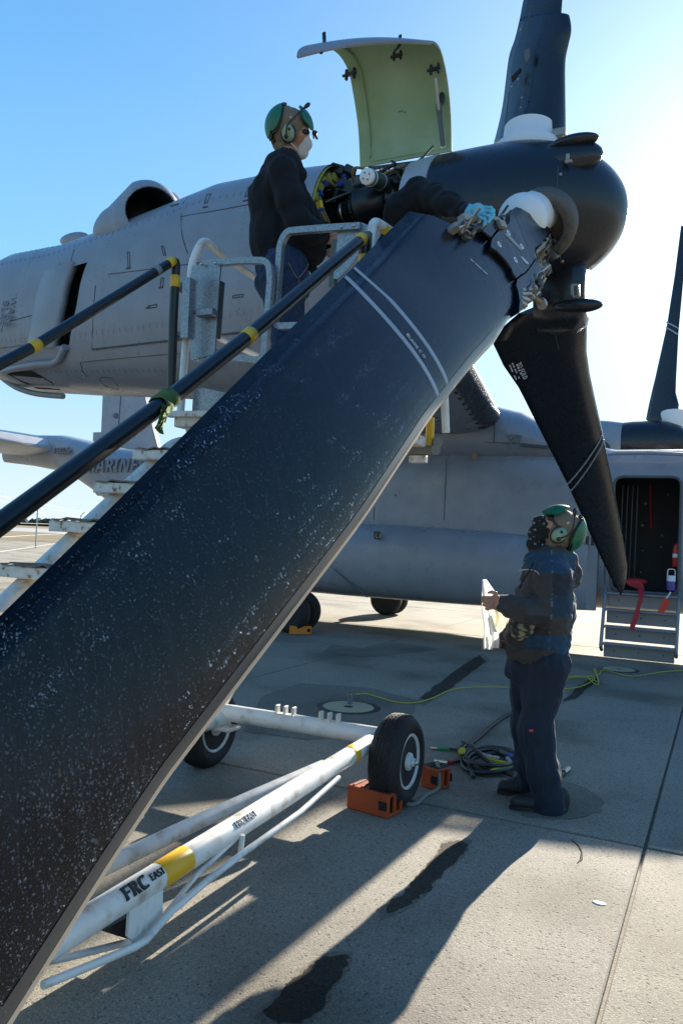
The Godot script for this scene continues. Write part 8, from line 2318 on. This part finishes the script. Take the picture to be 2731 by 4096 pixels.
	cord("mask_loop", [hc + hb * Vector3(0.078, -0.025, 0.058), hc + hb * Vector3(0.04, -0.004, 0.083), hc + hb * Vector3(0.008, 0.012, 0.096)], 0.0045, mats.white_cotton, o)
	cord("mask_loop", [hc + hb * Vector3(0.062, -0.105, 0.052), hc + hb * Vector3(0.03, -0.08, 0.075), hc + hb * Vector3(0.0, -0.055, 0.092)], 0.0045, mats.white_cotton, o)
	var s := sth()
	ball(s, hc + hb * Vector3(0.085, 0.008, 0.0), Vector3(0.034, 0.026, 0.072), hb, 10)
	part("dark_glasses", done(s), mats.lens, o)
	s = sth()
	box(s, hc + hb * Vector3(0.15, 0.012, 0.0), Vector3(0.03, 0.03, 0.05), 0.006, hb)
	tube(s, [hc + hb * Vector3(0.155, 0.0, 0.01), hc + hb * Vector3(0.172, -0.022, 0.01)], 0.007, 8)
	tube(s, [hc + hb * Vector3(0.145, 0.0, 0.02), hc + hb * Vector3(0.15, -0.022, 0.02)], 0.005, 8)
	part("goggle_clip", done(s), mats.gasket, o)
	s = sth()
	ball(s, hc + hb * Vector3(-0.085, -0.055, 0.0), Vector3(0.04, 0.05, 0.07), hb, 8)
	part("hair", done(s), mats.hair, o)
	head_gear(o, hc, hb, [hc + hb * Vector3(-0.012, -0.035, 0.132), Vector3(-0.02399, 1.801, 0.1832), Vector3(0.01548, 1.847, 0.1895), Vector3(0.04826, 1.892, 0.1809), Vector3(0.09855, 1.945, 0.1724)], false)

# ---------------------------------------------------------------- the mechanic behind the blade, reaching to the rotor
func hidden_mechanic() -> void:
	var o := thing("person", "person bent behind the blade, black sleeve and light blue glove reaching to the rotor", "person", Vector3(0.2251, 2.28, -5.19))
	var hc: Vector3 = Vector3(0.3543, 1.139, 0.1927)
	var sh: Vector3 = Vector3(0.1781, 1.489, 0.2331)
	var hip: Vector3 = Vector3(-0.0916, 0.7851, -0.01797)
	var look := (Vector3(0.75, -0.45, 0.35)).normalized()
	var zz := Vector3(-0.3, 0.3, 0.9)
	zz = (zz - look * zz.dot(look)).normalized()
	var hb := Basis(look, zz.cross(look), zz)
	var head := [
		[hc + hb * Vector3(-0.015, 0.025, 0), hc + hb * Vector3(0.01, 0.025, 0), 0.088, 0.085],
		[hc + hb * Vector3(0.045, -0.05, 0), hc + hb * Vector3(0.055, -0.09, 0), 0.062, 0.045],
		[hc + hb * Vector3(0.098, 0.012, 0), hc + hb * Vector3(0.118, -0.028, 0), 0.010, 0.015],
		[hc + hb * Vector3(-0.03, -0.06, 0), sh + Vector3(0, -0.02, -0.12), 0.06, 0.066],
	]
	var wr: Vector3 = Vector3(0.4104, 1.208, 0.685)
	var core := [[hip, sh + Vector3(0.0, -0.1, -0.14), 0.13, 0.13], [sh + Vector3(0, -0.03, 0), Vector3(0.2665, 1.388, 0.4102), 0.05, 0.04], [Vector3(0.2665, 1.388, 0.4102), wr, 0.04, 0.028], [hip, Vector3(0.1, 0.5, 0.1), 0.1, 0.06], [Vector3(0.1, 0.5, 0.1), Vector3(0, 0.08, 0.1), 0.06, 0.05], [hip, Vector3(0.1, 0.5, -0.12), 0.1, 0.06], [Vector3(0.1, 0.5, -0.12), Vector3(0, 0.08, -0.12), 0.06, 0.05], [sh + Vector3(0.05, -0.05, -0.3), hc + Vector3(0.15, -0.3, 0.0), 0.055, 0.045], [hc + Vector3(0.15, -0.3, 0.0), hc + Vector3(0.3, -0.15, 0.05), 0.045, 0.03]]
	part("body", merged([field(core, 0.024, 0.05), field(head, 0.006, 0.025)]), mats.skin, o)
	part("jacket", field([
		[hip + Vector3(0, 0.05, 0), sh + Vector3(0.0, -0.13, -0.14), 0.17, 0.17],
		[sh + Vector3(0, 0, 0.0), sh + Vector3(0.05, -0.03, -0.3), 0.10, 0.10],
		[Vector3(0.07963, 1.396, 0.1903), Vector3(0.1809, 1.469, 0.2126), 0.12, 0.10],
		[Vector3(0.1875, 1.482, 0.2229), Vector3(0.2684, 1.4, 0.3906), 0.098, 0.078],
		[Vector3(0.2684, 1.4, 0.3906), Vector3(0.3317, 1.313, 0.528), 0.076, 0.068],
		[Vector3(0.3317, 1.313, 0.528), Vector3(0.3933, 1.233, 0.6457), 0.066, 0.050],
		[sh + Vector3(0.05, -0.05, -0.3), hc + Vector3(0.15, -0.3, 0.0), 0.085, 0.075], [hc + Vector3(0.15, -0.3, 0.0), hc + Vector3(0.28, -0.17, 0.05), 0.07, 0.05],
	], 0.012, 0.05, 0.006, 5.0, Vector3.ONE, null, 17), mats.black_jacket, o)
	part("sleeve_cuff", field([[Vector3(0.3559, 1.262, 0.5865), Vector3(0.4185, 1.21, 0.68), 0.050, 0.042]], 0.008, 0.02, 0.004, 12.0), mats.work_trousers, o)
	part("trousers", field([[hip, Vector3(0.1, 0.5, 0.1), 0.14, 0.1], [Vector3(0.1, 0.5, 0.1), Vector3(0, 0.08, 0.1), 0.1, 0.085], [hip, Vector3(0.1, 0.5, -0.12), 0.14, 0.1], [Vector3(0.1, 0.5, -0.12), Vector3(0, 0.08, -0.12), 0.1, 0.085]], 0.016, 0.05), mats.work_trousers, o)
	for z in [-0.12, 0.1]:
		part("shoe", field([[Vector3(0.15, 0.045, z), Vector3(0.04, 0.05, z), 0.042, 0.05], [Vector3(0.04, 0.05, z), Vector3(-0.07, 0.05, z), 0.05, 0.048]], 0.01, 0.03), mats.shoe, o)
	# light blue knitted glove, fingers bent down over the fitting
	var gl := [[Vector3(0.4214, 1.211, 0.685), Vector3(0.4751, 1.179, 0.7441), 0.038, 0.046, Vector3(0, 0, 1), 0.7], [Vector3(0.4731, 1.186, 0.7543), Vector3(0.486, 1.142, 0.773), 0.038, 0.034]]
	var ka := [Vector3(0.5045, 1.207, 0.745), Vector3(0.5016, 1.173, 0.784), Vector3(0.4905, 1.14, 0.813), Vector3(0.4725, 1.117, 0.8223)]
	var kb := [Vector3(0.5428, 1.189, 0.7844), Vector3(0.5383, 1.151, 0.8233), Vector3(0.5246, 1.116, 0.8423), Vector3(0.5028, 1.094, 0.8416)]
	var kc := [Vector3(0.5541, 1.161, 0.8136), Vector3(0.5484, 1.125, 0.8425), Vector3(0.53, 1.091, 0.8565), Vector3(0.5052, 1.073, 0.856)]
	var kd := [Vector3(0.5485, 1.134, 0.8328), Vector3(0.539, 1.102, 0.8519), Vector3(0.5176, 1.072, 0.866), Vector3(0.4927, 1.057, 0.8655)]
	for k in 4:
		gl.append_array(finger(ka[k], kb[k], kc[k], kd[k], 0.0095))
	gl.append_array(finger(Vector3(0.4533, 1.144, 0.7731), Vector3(0.4642, 1.108, 0.802), Vector3(0.476, 1.087, 0.8214), Vector3(0.4869, 1.075, 0.831), 0.0105))
	part("glove", field(gl, 0.0034, 0.006, 0.0012, 30.0), mats.glove_blue, o, "light blue knitted glove")
	head_gear(o, hc, hb, [hc + hb * Vector3(-0.012, -0.035, 0.132), hc + hb * Vector3(0.03, 0.02, 0.13), hc + hb * Vector3(0.08, -0.05, 0.10), hc + hb * Vector3(0.12, -0.08, 0.04)], false)

# ================================================================ loose things
func small_things() -> void:
	var s: SurfaceTool
	# ---- rags in the mechanic's hands
	var rag := thing("cleaning_rag", "long white rag hanging from the hands of the person in the plaid hoodie", "cloth", Vector3(0.9263, 0.9343, -4.741))
	var base := rag.position
	var left := [Vector3(0.852, 1.354, -4.689), Vector3(0.8502, 1.306, -4.69), Vector3(0.8507, 1.255, -4.692), Vector3(0.8501, 1.204, -4.693), Vector3(0.8547, 1.164, -4.694), Vector3(0.8668, 1.108, -4.696), Vector3(0.8749, 1.052, -4.698), Vector3(0.8749, 1, -4.699), Vector3(0.8833, 0.9382, -4.701)]
	var right := [Vector3(0.8783, 1.357, -4.709), Vector3(0.9055, 1.324, -4.71), Vector3(0.9361, 1.277, -4.711), Vector3(0.8947, 1.244, -4.712), Vector3(0.9124, 1.165, -4.714), Vector3(0.9304, 1.12, -4.716), Vector3(0.9482, 1.064, -4.718), Vector3(0.969, 1.019, -4.719), Vector3(0.9686, 0.9505, -4.721)]
	var rows := []
	for i in left.size():
		var ring := PackedVector3Array()
		for k in 25:
			var t := k / 24.0
			ring.append(left[i].lerp(right[i], t) - base + Vector3(0, 0.0, 0.022 * sin(t * 9.0 + i * 0.5) * (0.4 + 0.08 * i) - 0.02 * sin(t * PI)))
		rows.append(ring)
	var fine := []
	for i in rows.size() - 1:
		for e in 4:
			var ring := PackedVector3Array()
			for k in 25:
				ring.append(rows[i][k].cubic_interpolate(rows[i + 1][k], rows[maxi(i - 1, 0)][k], rows[mini(i + 2, rows.size() - 1)][k], e / 4.0))
			fine.append(ring)
	fine.append(rows[-1])
	s = sth()
	loft(s, fine, false, false, false)
	part("cloth", done(s), mats.rag_white, rag)
	var rag2 := thing("cream_rag", "small cream cloth lit from behind under the hoodie sleeve", "cloth", Vector3(0.9884, 1.102, -4.796))
	s = sth()
	var r2 := []
	for i in 9:
		var v := i / 8.0
		var ring := PackedVector3Array()
		for k in 9:
			var u := k / 8.0
			var x := lerpf(300.0 + 25.0 * v, 385.0 + 75.0 * sin(v * 2.6), u)
			ring.append(Vector3(0.9335, 1.164, -4.795) + (Vector3(1.038, 1.168, -4.794) - Vector3(0.9335, 1.164, -4.795)) * (x - 300.0) / 180.0 + (Vector3(0.9379, 1.062, -4.798) - Vector3(0.9335, 1.164, -4.795)) * (v - 0.08 * u * v) + Vector3(0, 0, 0.012 * sin(u * 6.0 + v * 2.0)) - rag2.position)
		r2.append(ring)
	loft(s, r2, false, false, false)
	part("cloth", done(s), mats.rag_cream, rag2)
	# ---- chocks at the stand's wheel, with the rope between
	chock("wheel_chock", "orange wheel chock in front of the stand's right wheel", [Vector3(0.1061, 0, -4.627), Vector3(0.3352, 0, -4.463), Vector3(0.4288, 0, -4.596), Vector3(0.1887, 2.22e-16, -4.762)], 0.135, mats.chock_orange)
	chock("wheel_chock", "orange wheel chock half hidden behind the stand's right wheel", [Vector3(0.6023, 0, -5.087), Vector3(0.6867, -2.22e-16, -4.968), Vector3(0.7519, 0, -5.108), Vector3(0.6572, 0, -5.193)], 0.135, mats.chock_orange)
	chock("wheel_chock", "amber wheel chock at the aircraft's main wheel", [Vector3(-0.7936, 0, -12.38), Vector3(-0.4647, 0, -12.49), Vector3(-0.4441, 0, -13.01), Vector3(-0.7837, 0, -12.95)], 0.13, mats.chock_amber)
	var rope := thing("chock_rope", "grey rope tying the two orange chocks together round the wheel", "rope", Vector3(0.4832, 2.22e-16, -4.695))
	s = sth()
	tube(s, spline([Vector3(-0.1025, 0.15, -0.04905), Vector3(-0.05214, 0.12, -0.05552), Vector3(-0.02678, 0.02, -0.01715), Vector3(0.03771, 0.016, -0.02535), Vector3(0.1117, 0.016, -0.1844), Vector3(0.1975, 0.02, -0.3087), Vector3(0.2035, 0.1, -0.3328), Vector3(0.1968, 0.16, -0.403)], 8), 0.012, 8)
	part("rope", done(s), mats.rope_grey, rope)
	# ---- hydraulic hoses coiled on the ground
	hoses()
	# ---- earthing points let into the apron, clamp and wire
	for q in [[Vector3(0.1428, 0, -7.32), 0.235, "round pale earthing plate with a dark rim beside the stand's wheels"], [Vector3(3.678, 2.22e-16, -10.28), 0.2, "round earthing plate let into the wet patch near the boarding steps"]]:
		var e := thing("earthing_plate", q[2], "ground plate", q[0], 0.0, "earthing plates in the apron")
		s = sth()
		lathe(s, Transform3D(Basis.IDENTITY, Vector3.ZERO), [Vector2(q[1] * 1.28, 0.0), Vector2(q[1] * 1.26, 0.005), Vector2(q[1], 0.0055), Vector2(0.0, 0.0055)], 40, -1)
		part("rim", done(s), mats.black_paint, e)
		s = sth()
		lathe(s, Transform3D(Basis.IDENTITY, Vector3(0, 0.006, 0)), [Vector2(q[1], 0.0), Vector2(q[1] * 0.98, 0.004), Vector2(q[1] * 0.2, 0.004), Vector2(q[1] * 0.2, 0.001), Vector2(0.0, 0.001)], 40, -1)
		part("plate", done(s), mats.plate_cream, e)
		s = sth()
		lathe(s, Transform3D(Basis.IDENTITY, Vector3(0, 0.008, 0)), [Vector2(q[1] * 0.19, 0.0), Vector2(0.0, 0.001)], 16, -1)
		part("well", done(s), mats.void, e)
	var cl := thing("earthing_clamp", "grey spring clamp gripping the pale earthing plate, yellow wire attached", "clamp", Vector3(0.156, 0, -7.415))
	for x in [-0.02, 0.02]:
		s = sth()
		tube(s, [Vector3(x * 0.4, 0.0, 0), Vector3(x * 0.8, 0.05, 0), Vector3(x * 1.4, 0.11, 0)], 0.011, 8)
		part("jaw", done(s), mats.blue_grey, cl)
	cord("earthing_wire", [Vector3(0, 0.1, 0)] + [Vector3(0.08834, 0.012, -0.4744), Vector3(0.173, 0.012, -0.5162), Vector3(0.286, 0.012, -0.3779), Vector3(0.4373, 0.012, -0.1879), Vector3(0.6203, 0.012, -0.1823), Vector3(0.8377, 0.012, -0.4715), Vector3(1.065, 0.012, -0.9073), Vector3(1.327, 0.012, -1.122), Vector3(1.732, 0.012, -1.213), Vector3(1.81, 0.012, -1.251), Vector3(2.364, 0.012, -1.906), Vector3(2.798, 0.012, -2.154), Vector3(2.947, 0.012, -2.046), Vector3(2.577, 0.012, -1.424), Vector3(2.282, 0.012, -1.234)], 0.0055, mats.wire_yellow, cl)
	var wire := thing("yellow_wire", "loose yellow wire looping over the apron to the right of the standing person", "wire", Vector3(3.131, 0, -9.468))
	cord("loop", [Vector3(-0.4919, 0.01, 0.3207), Vector3(-0.4006, 0.01, 0.1176), Vector3(-0.218, 0.01, -0.03918), Vector3(-0.08288, 0.01, 0.04167), Vector3(-0.06583, 0.01, 0.2508), Vector3(0.1954, 0.01, -0.6611), Vector3(0.163, 0.01, -0.6172), Vector3(-0.04922, 0.01, 0.217), Vector3(-0.1471, 0.01, 0.4159), Vector3(-0.07693, 0.01, -0.08607), Vector3(0.1191, 0.01, -0.2971), Vector3(0.3095, 0.01, -0.6545), Vector3(0.5162, 0.01, -0.2705), Vector3(1.074, 0.01, -0.718), Vector3(1.598, 0.01, -1.015)], 0.0055, mats.wire_yellow, wire)
	# ---- green strip tied to the near handrail
	var tie := thing("green_rag", "torn green strip of cloth tied round the near black handrail", "rag", Vector3(-0.6152, 2.009, -2.669))
	var tp := tie.position
	s = sth()
	var ax: Vector3 = (Vector3(-0.5744, 2.073, -2.752) - Vector3(-0.6518, 1.951, -2.594)).normalized()
	var rings := []
	for k in 9:
		var ring := PackedVector3Array()
		var xf := along(ax * (k - 4) * 0.0095, ax)
		for j in 20:
			var a := TAU * j / 20
			var r := 0.0345 + 0.003 * sin(a * 3.0 + k * 1.3) + 0.002 * (k % 2)
			ring.append(xf * Vector3(cos(a) * r, 0.006 * sin(a * 2.0 + k), sin(a) * r))
		rings.append(ring)
	loft(s, rings, true, false, false)
	part("wrap", done(s), mats.green_rag, tie)
	s = sth()
	rings = []
	var hl := [Vector3(-0.6088, 1.988, -2.602), Vector3(-0.6119, 1.966, -2.596), Vector3(-0.6132, 1.946, -2.593), Vector3(-0.6178, 1.921, -2.584), Vector3(-0.6221, 1.907, -2.575), Vector3(-0.6121, 1.896, -2.595)]
	var hr := [Vector3(-0.5891, 1.991, -2.642), Vector3(-0.5925, 1.973, -2.636), Vector3(-0.5961, 1.952, -2.628), Vector3(-0.6002, 1.929, -2.62), Vector3(-0.6061, 1.908, -2.608), Vector3(-0.6061, 1.89, -2.608)]
	for i in hl.size():
		var ring := PackedVector3Array()
		for k in 9:
			ring.append(hl[i].lerp(hr[i], k / 8.0) - tp + Vector3(0.006 * sin(k * 1.9 + i), 0, 0.010 * sin(k * 1.4 + i * 1.1)))
		rings.append(ring)
	loft(s, rings, false, false, false)
	part("tail", done(s), mats.green_rag, tie)
	# ---- red webbing and flag at the door, bottle and can inside
	var st := thing("red_strap", "red webbing strap hanging out of the cabin door over the boarding steps", "strap", Vector3(4.243, 0.9024, -11.18))
	s = sth()
	rings = []
	for q in [[Vector3(4.161, 1.083, -11.47), Vector3(4.197, 1.118, -11.45)], [Vector3(4.192, 1.044, -11.43), Vector3(4.355, 1.088, -11.35)], [Vector3(4.26, 1.004, -11.26), Vector3(4.34, 1.021, -11.22)], [Vector3(4.213, 0.9101, -11.08), Vector3(4.266, 0.9143, -11.06)], [Vector3(4.157, 0.7674, -11.02), Vector3(4.206, 0.7614, -11)], [Vector3(4.108, 0.6454, -10.98), Vector3(4.174, 0.6516, -10.95)], [Vector3(4.062, 0.517, -10.97), Vector3(4.129, 0.5235, -10.94)], [Vector3(4.045, 0.4514, -10.94), Vector3(4.089, 0.4456, -10.92)]]:
		rings.append(PackedVector3Array([q[0] - st.position, q[1] - st.position]))
	loft(s, rings, false, false, false)
	part("webbing", done(s), mats.red_web, st)
	s = sth()
	ball(s, Vector3(0.09187, 0.1957, -0.3446), Vector3(0.17, 0.05, 0.1), Basis.IDENTITY, 8)
	part("heap", done(s), mats.red_web, st)
	var fl := thing("red_flag", "bright red warning streamer hanging beside the boarding steps", "streamer", Vector3(4.535, 0.7874, -10.98))
	s = sth()
	loft(s, [[Vector3(-0.003504, 0.1338, -0.001709), Vector3(0.04908, 0.09694, 0.02394)], [Vector3(-0.02255, 0.07031, -0.011), Vector3(0.04212, 0.03457, 0.02054)], [Vector3(-0.05172, -0.004525, -0.02522), Vector3(0.01826, -0.03962, 0.008906)], [Vector3(-0.08733, -0.1008, -0.04259), Vector3(-0.03147, -0.1163, -0.01535)]].map(func(r): return PackedVector3Array(r)), false, false, false)
	part("streamer", done(s), mats.red_flag, fl)
	s = sth()
	tube(s, [Vector3(0.06715, 0.2108, 0.02162), Vector3(0.05107, 0.1683, 0.01378), Vector3(0.02135, 0.1205, -0.0007151)], 0.012, 6)
	part("tie", done(s), mats.white_plastic, fl)
	var fe := thing("fire_extinguisher", "small red fire extinguisher inside the right edge of the cabin door", "fire extinguisher", Vector3(4.807, 1.345, -11.28))
	s = sth()
	lathe(s, Transform3D(Basis.IDENTITY, Vector3.ZERO), [Vector2(0.0, 0.0), Vector2(0.05, 0.0), Vector2(0.055, 0.01), Vector2(0.055, 0.26), Vector2(0.04, 0.31), Vector2(0.02, 0.33)], 18)
	part("cylinder", done(s), mats.red_bottle, fe)
	s = sth()
	box(s, Vector3(0, 0.35, 0), Vector3(0.03, 0.05, 0.09), 0.008)
	part("valve", done(s), mats.engine_black, fe)
	s = sth()
	lathe(s, Transform3D(Basis.IDENTITY, Vector3(0, 0.13, 0)), [Vector2(0.0555, 0), Vector2(0.056, 0.002), Vector2(0.056, 0.05), Vector2(0.0555, 0.052)], 18)
	part("label_band", done(s), mats.white_plastic, fe)
	var ca := thing("violet_canister", "white and violet canister with a wire handle in the cabin door", "canister", Vector3(4.698, 1.008, -11.18))
	s = sth()
	lathe(s, Transform3D.IDENTITY, [Vector2(0.0, 0.0), Vector2(0.055, 0.0), Vector2(0.058, 0.008), Vector2(0.058, 0.13)], 20)
	part("can", done(s), mats.violet_can, ca)
	s = sth()
	lathe(s, Transform3D(Basis.IDENTITY, Vector3(0, 0.13, 0)), [Vector2(0.059, 0), Vector2(0.059, 0.07), Vector2(0.05, 0.08), Vector2(0.0, 0.08)], 20)
	part("lid", done(s), mats.white_plastic, ca)
	s = sth()
	tube(s, rounded([Vector3(-0.055, 0.2, 0), Vector3(-0.05, 0.30, 0), Vector3(0.05, 0.30, 0), Vector3(0.055, 0.2, 0)], 0.03, 4), 0.007, 6)
	part("handle", done(s), mats.white_plastic, ca)
	drops()

func chock(called: String, label: String, foot: Array, h: float, m: Material) -> void:
	# a hollow block with two finger holes in its end
	var mid: Vector3 = (foot[0] + foot[1] + foot[2] + foot[3]) / 4
	mid.y = 0
	var o := thing(called, label, "wheel chock", mid)
	var long: Vector3 = ((foot[1] - foot[0]) + (foot[2] - foot[3])) / 2
	var wide: Vector3 = ((foot[3] - foot[0]) + (foot[2] - foot[1])) / 2
	var l := long.length()
	var w := maxf(wide.length(), 0.11)
	var x := long.normalized()
	var z := x.cross(Vector3.UP).normalized()
	var b := Basis(x, Vector3.UP, z)
	var s := sth()
	# sloping prism: section across the width
	var t := 0.022
	for zz in [-1.0, 1.0]:
		box(s, b * Vector3(0, h / 2, zz * (w / 2 - t / 2)), Vector3(l, h, t), 0.008, b)
	box(s, b * Vector3(0, h - t / 2, 0), Vector3(l - 0.004, t, w - t), 0.006, b)
	box(s, b * Vector3(0, t / 2 + 0.002, 0), Vector3(l - 0.004, t, w - t), 0.006, b)
	box(s, b * Vector3(-l / 2 + t / 2 + 0.003, h / 2, 0), Vector3(t, h - 0.008, w - t), 0.006, b)
	box(s, b * Vector3(l / 2 - t / 2 - 0.003, h / 2, 0), Vector3(t, h - 0.008, t * 1.3), 0.006, b)
	part("block", done(s), m, o)
	s = sth()
	for k in 5:
		box(s, b * Vector3(lerpf(-l * 0.38, l * 0.38, k / 4.0), h + 0.003, 0), Vector3(0.012, 0.010, w * 0.8), 0.003, b)
	part("grip_ribs", done(s), mats.black_paint, o)
	s = sth()
	box(s, b * Vector3(l * 0.36, h * 0.5, w / 2 + 0.001), Vector3(0.055, 0.05, 0.006), 0.002, b)
	box(s, b * Vector3(l * 0.36, h * 0.5, -w / 2 - 0.001), Vector3(0.055, 0.05, 0.006), 0.002, b)
	part("rope_hole", done(s), mats.void, o)

func hoses() -> void:
	var c := Vector3(1.142, 0, -5.655)
	var o := thing("hydraulic_hoses", "coiled black hydraulic hoses with metal ends and lime tape at the person's feet", "hose", c)
	var ex := Vector3(0.1831, 0, -0.0275)
	var ez := Vector3(-0.05681, 0, 0.2968)
	for k in 5:
		var pts := []
		var sx := 0.85 + 0.09 * k
		for i in 40:
			var a := TAU * i / 34.0 + k * 1.2
			pts.append(ex * cos(a) * sx * (1.0 + 0.05 * sin(a * 2 + k)) + ez * sin(a) * sx * 0.85 + Vector3(rng.randf_range(-0.004, 0.004), 0.016 + 0.02 * (k % 3) + 0.012 * sin(a * 1.5 + k), 0))
		var s := sth()
		tube(s, spline(pts, 2), 0.0135, 10)
		part("hose", done(s), mats.rubber_hose, o)
	for q in [
		[[Vector3(0.5676, 0.015, -1.755), Vector3(0.3964, 0.015, -1.489), Vector3(0.2123, 0.02, -1.113), Vector3(0.06046, 0.02, -0.7645), Vector3(-0.05926, 0.02, -0.5091), Vector3(-0.1326, 0.03, -0.3756), Vector3(-0.1875, 0.05, -0.2114)], 0.018],
		[[Vector3(-0.1473, 0.06, -0.3826), Vector3(-0.1545, 0.12, -0.08339), Vector3(-0.1152, 0.1, 0.01385), Vector3(-0.05275, 0.06, 0.1246), Vector3(0.01894, 0.03, 0.2359), Vector3(0.08345, 0.02, 0.3006)], 0.015],
		[[Vector3(-0.2018, 0.06, -0.1203), Vector3(-0.2051, 0.06, 0.07736), Vector3(-0.183, 0.03, 0.1544), Vector3(-0.1945, 0.02, 0.3823)], 0.014],
		[[Vector3(0.1696, 0.015, 0.207), Vector3(0.2696, 0.015, 0.2786), Vector3(0.4043, 0.015, 0.2593), Vector3(0.4654, 0.02, 0.1808)], 0.014],
		[[Vector3(-0.1973, 0.015, -0.3041), Vector3(-0.2587, 0.015, -0.3141), Vector3(-0.3396, 0.015, -0.3143)], 0.010],
		[[Vector3(-0.2053, 0.015, -0.02003), Vector3(-0.2734, 0.015, 0.03776), Vector3(-0.3353, 0.015, 0.05885)], 0.010],
	]:
		cord("hose", q[0], q[1], mats.rubber_hose, o)
	for q in [
		[[Vector3(-0.1213, 0.03, -0.1797), Vector3(-0.04156, 0.03, -0.1543)], 0.02, "engine_grey"],
		[[Vector3(-0.0367, 0.03, -0.1425), Vector3(0.06986, 0.03, -0.04807)], 0.016, "steel"],
		[[Vector3(0.04099, 0.04, -0.2593), Vector3(0.101, 0.04, -0.204)], 0.022, "engine_black"],
		[[Vector3(0.101, 0.04, -0.204), Vector3(0.1444, 0.04, -0.1097)], 0.018, "engine_grey"],
		[[Vector3(0.1185, 0.04, -0.01997), Vector3(0.1168, 0.04, 0.09828)], 0.018, "steel"],
		[[Vector3(0.1516, 0.04, -0.1108), Vector3(0.1892, 0.04, -0.03087)], 0.021, "blue_clamp"],
		[[Vector3(0.4553, 0.02, 0.1932), Vector3(0.5233, 0.02, 0.08311)], 0.022, "steel"],
		[[Vector3(-0.2587, 0.015, -0.3141), Vector3(-0.3488, 0.015, -0.3128)], 0.013, "hose_green"],
		[[Vector3(-0.3488, 0.015, -0.3128), Vector3(-0.3951, 0.015, -0.332)], 0.012, "steel"],
		[[Vector3(-0.2734, 0.015, 0.03776), Vector3(-0.3181, 0.015, 0.05625)], 0.014, "red_web"],
		[[Vector3(-0.3208, 0.02, 0.07414), Vector3(-0.4077, 0.02, 0.0286)], 0.019, "steel"],
	]:
		var s := sth()
		var n := 5
		var pts := []
		var rr := []
		for k in n + 1:
			pts.append(q[0][0].lerp(q[0][1], float(k) / n))
			rr.append(q[1] * (1.0 if k % 2 == 0 else 0.86))
		tube(s, pts, rr, 10)
		part("coupling", done(s), mats[q[2]], o)
	for q in [[Vector3(-0.06109, 0.035, -0.04643), Vector3(-0.004603, 0.035, 0.01711), Vector3(0.0392, 0.035, 0.06933), Vector3(0.09158, 0.035, 0.1077)], [Vector3(-0.05596, 0.035, 0.2854), Vector3(0.004059, 0.035, 0.244), Vector3(0.08103, 0.035, 0.1885)]]:
		var s := sth()
		tube(s, spline(q, 5), 0.019, 8)
		part("lime_tape", done(s), mats.tape_lime, o)
	var s2 := sth()
	tube(s2, [Vector3(-0.1861, 0.02, -0.203), Vector3(-0.2197, 0.09, 0.0215), Vector3(-0.2418, 0.14, 0.1851)], 0.024, 8)
	part("lime_tape", done(s2), mats.tape_lime, o)

# ---------------------------------------------------------------- water standing on the near blade
func drops() -> void:
	var ac := get_node("tiltrotor_aircraft")
	var blade: Node3D = ac.get_node("rotor_blade_002")
	var s := sth()
	lathe(s, Transform3D.IDENTITY, [Vector2(1.0, 0.0), Vector2(0.92, 0.32), Vector2(0.68, 0.58), Vector2(0.34, 0.74), Vector2(0.0, 0.8)], 9)
	var drop := done(s)
	var xs := [0, 0.008, 0.025, 0.06, 0.12, 0.2, 0.3, 0.42, 0.55, 0.68, 0.8, 0.9, 1]
	var places := []
	var r := RandomNumberGenerator.new()
	r.seed = 77
	for n in 42000:
		var u := r.randf_range(1.0, sec3.size() - 1.2)
		var x := r.randf_range(0.0, 0.98)
		var keep := clampf((u - 0.8) / 2.0, 0.06, 1.0)   # fewer towards the root
		if r.randf() > keep:
			continue
		var p := blade_at(sec3, th3, n3, u, x, 1.0, 0.0, xs)
		var e1 := (blade_at(sec3, th3, n3, u, minf(x + 0.03, 0.99), 1.0, 0.0, xs) - p)
		var e2 := (blade_at(sec3, th3, n3, u + 0.05, x, 1.0, 0.0, xs) - p)
		var nn := e1.cross(e2).normalized()
		if nn.dot(n3) < 0:
			nn = -nn
		var fall := (Vector3.DOWN - nn * Vector3.DOWN.dot(nn)).normalized()
		var low := smoothstep(2.2, 4.4, u)
		var size := 0.0007 + lerpf(0.0007, 0.0024, low) * pow(r.randf(), 7.0) + (r.randf_range(0.0006, 0.0016) * low if r.randf() < 0.05 else 0.0)
		var tall := lerpf(0.35, r.randf_range(0.7, 1.1), low)
		var bb := Basis(nn.cross(fall) * size, nn * size * tall, fall * size * r.randf_range(1.0, 1.25))
		places.append(Transform3D(bb, p - nn * 0.0002))
		if r.randf() < 0.004:   # a run: drops one under another down the fall line
			var f1 := fall.dot(e1) / e1.length_squared()
			var ez := e2 - e1 * e2.dot(e1) / e1.length_squared()
			var f2 := fall.dot(ez) / ez.length_squared()
			f1 = (fall - e2 * f2).dot(e1) / e1.length_squared()
			for k in r.randi_range(8, 40):
				var l := k * 0.007 + r.randf_range(0, 0.003)
				var x2 := x + f1 * 0.03 * l
				var u2 := u + f2 * 0.05 * l
				if x2 < 0.01 or x2 > 0.98 or u2 > sec3.size() - 1.1:
					break
				places.append(Transform3D(bb.scaled_local(Vector3.ONE * r.randf_range(0.5, 0.9)), blade_at(sec3, th3, n3, u2, x2, 1.0, -0.0003, xs)))
	var mm := MultiMesh.new()
	mm.transform_format = MultiMesh.TRANSFORM_3D
	mm.mesh = drop
	mm.instance_count = places.size()
	for i in places.size():
		mm.set_instance_transform(i, places[i])
	var w := MultiMeshInstance3D.new()
	w.name = "water_drops"
	w.multimesh = mm
	w.material_override = mats.water_drop
	w.set_meta("kind", "stuff")
	blade.add_child(w)
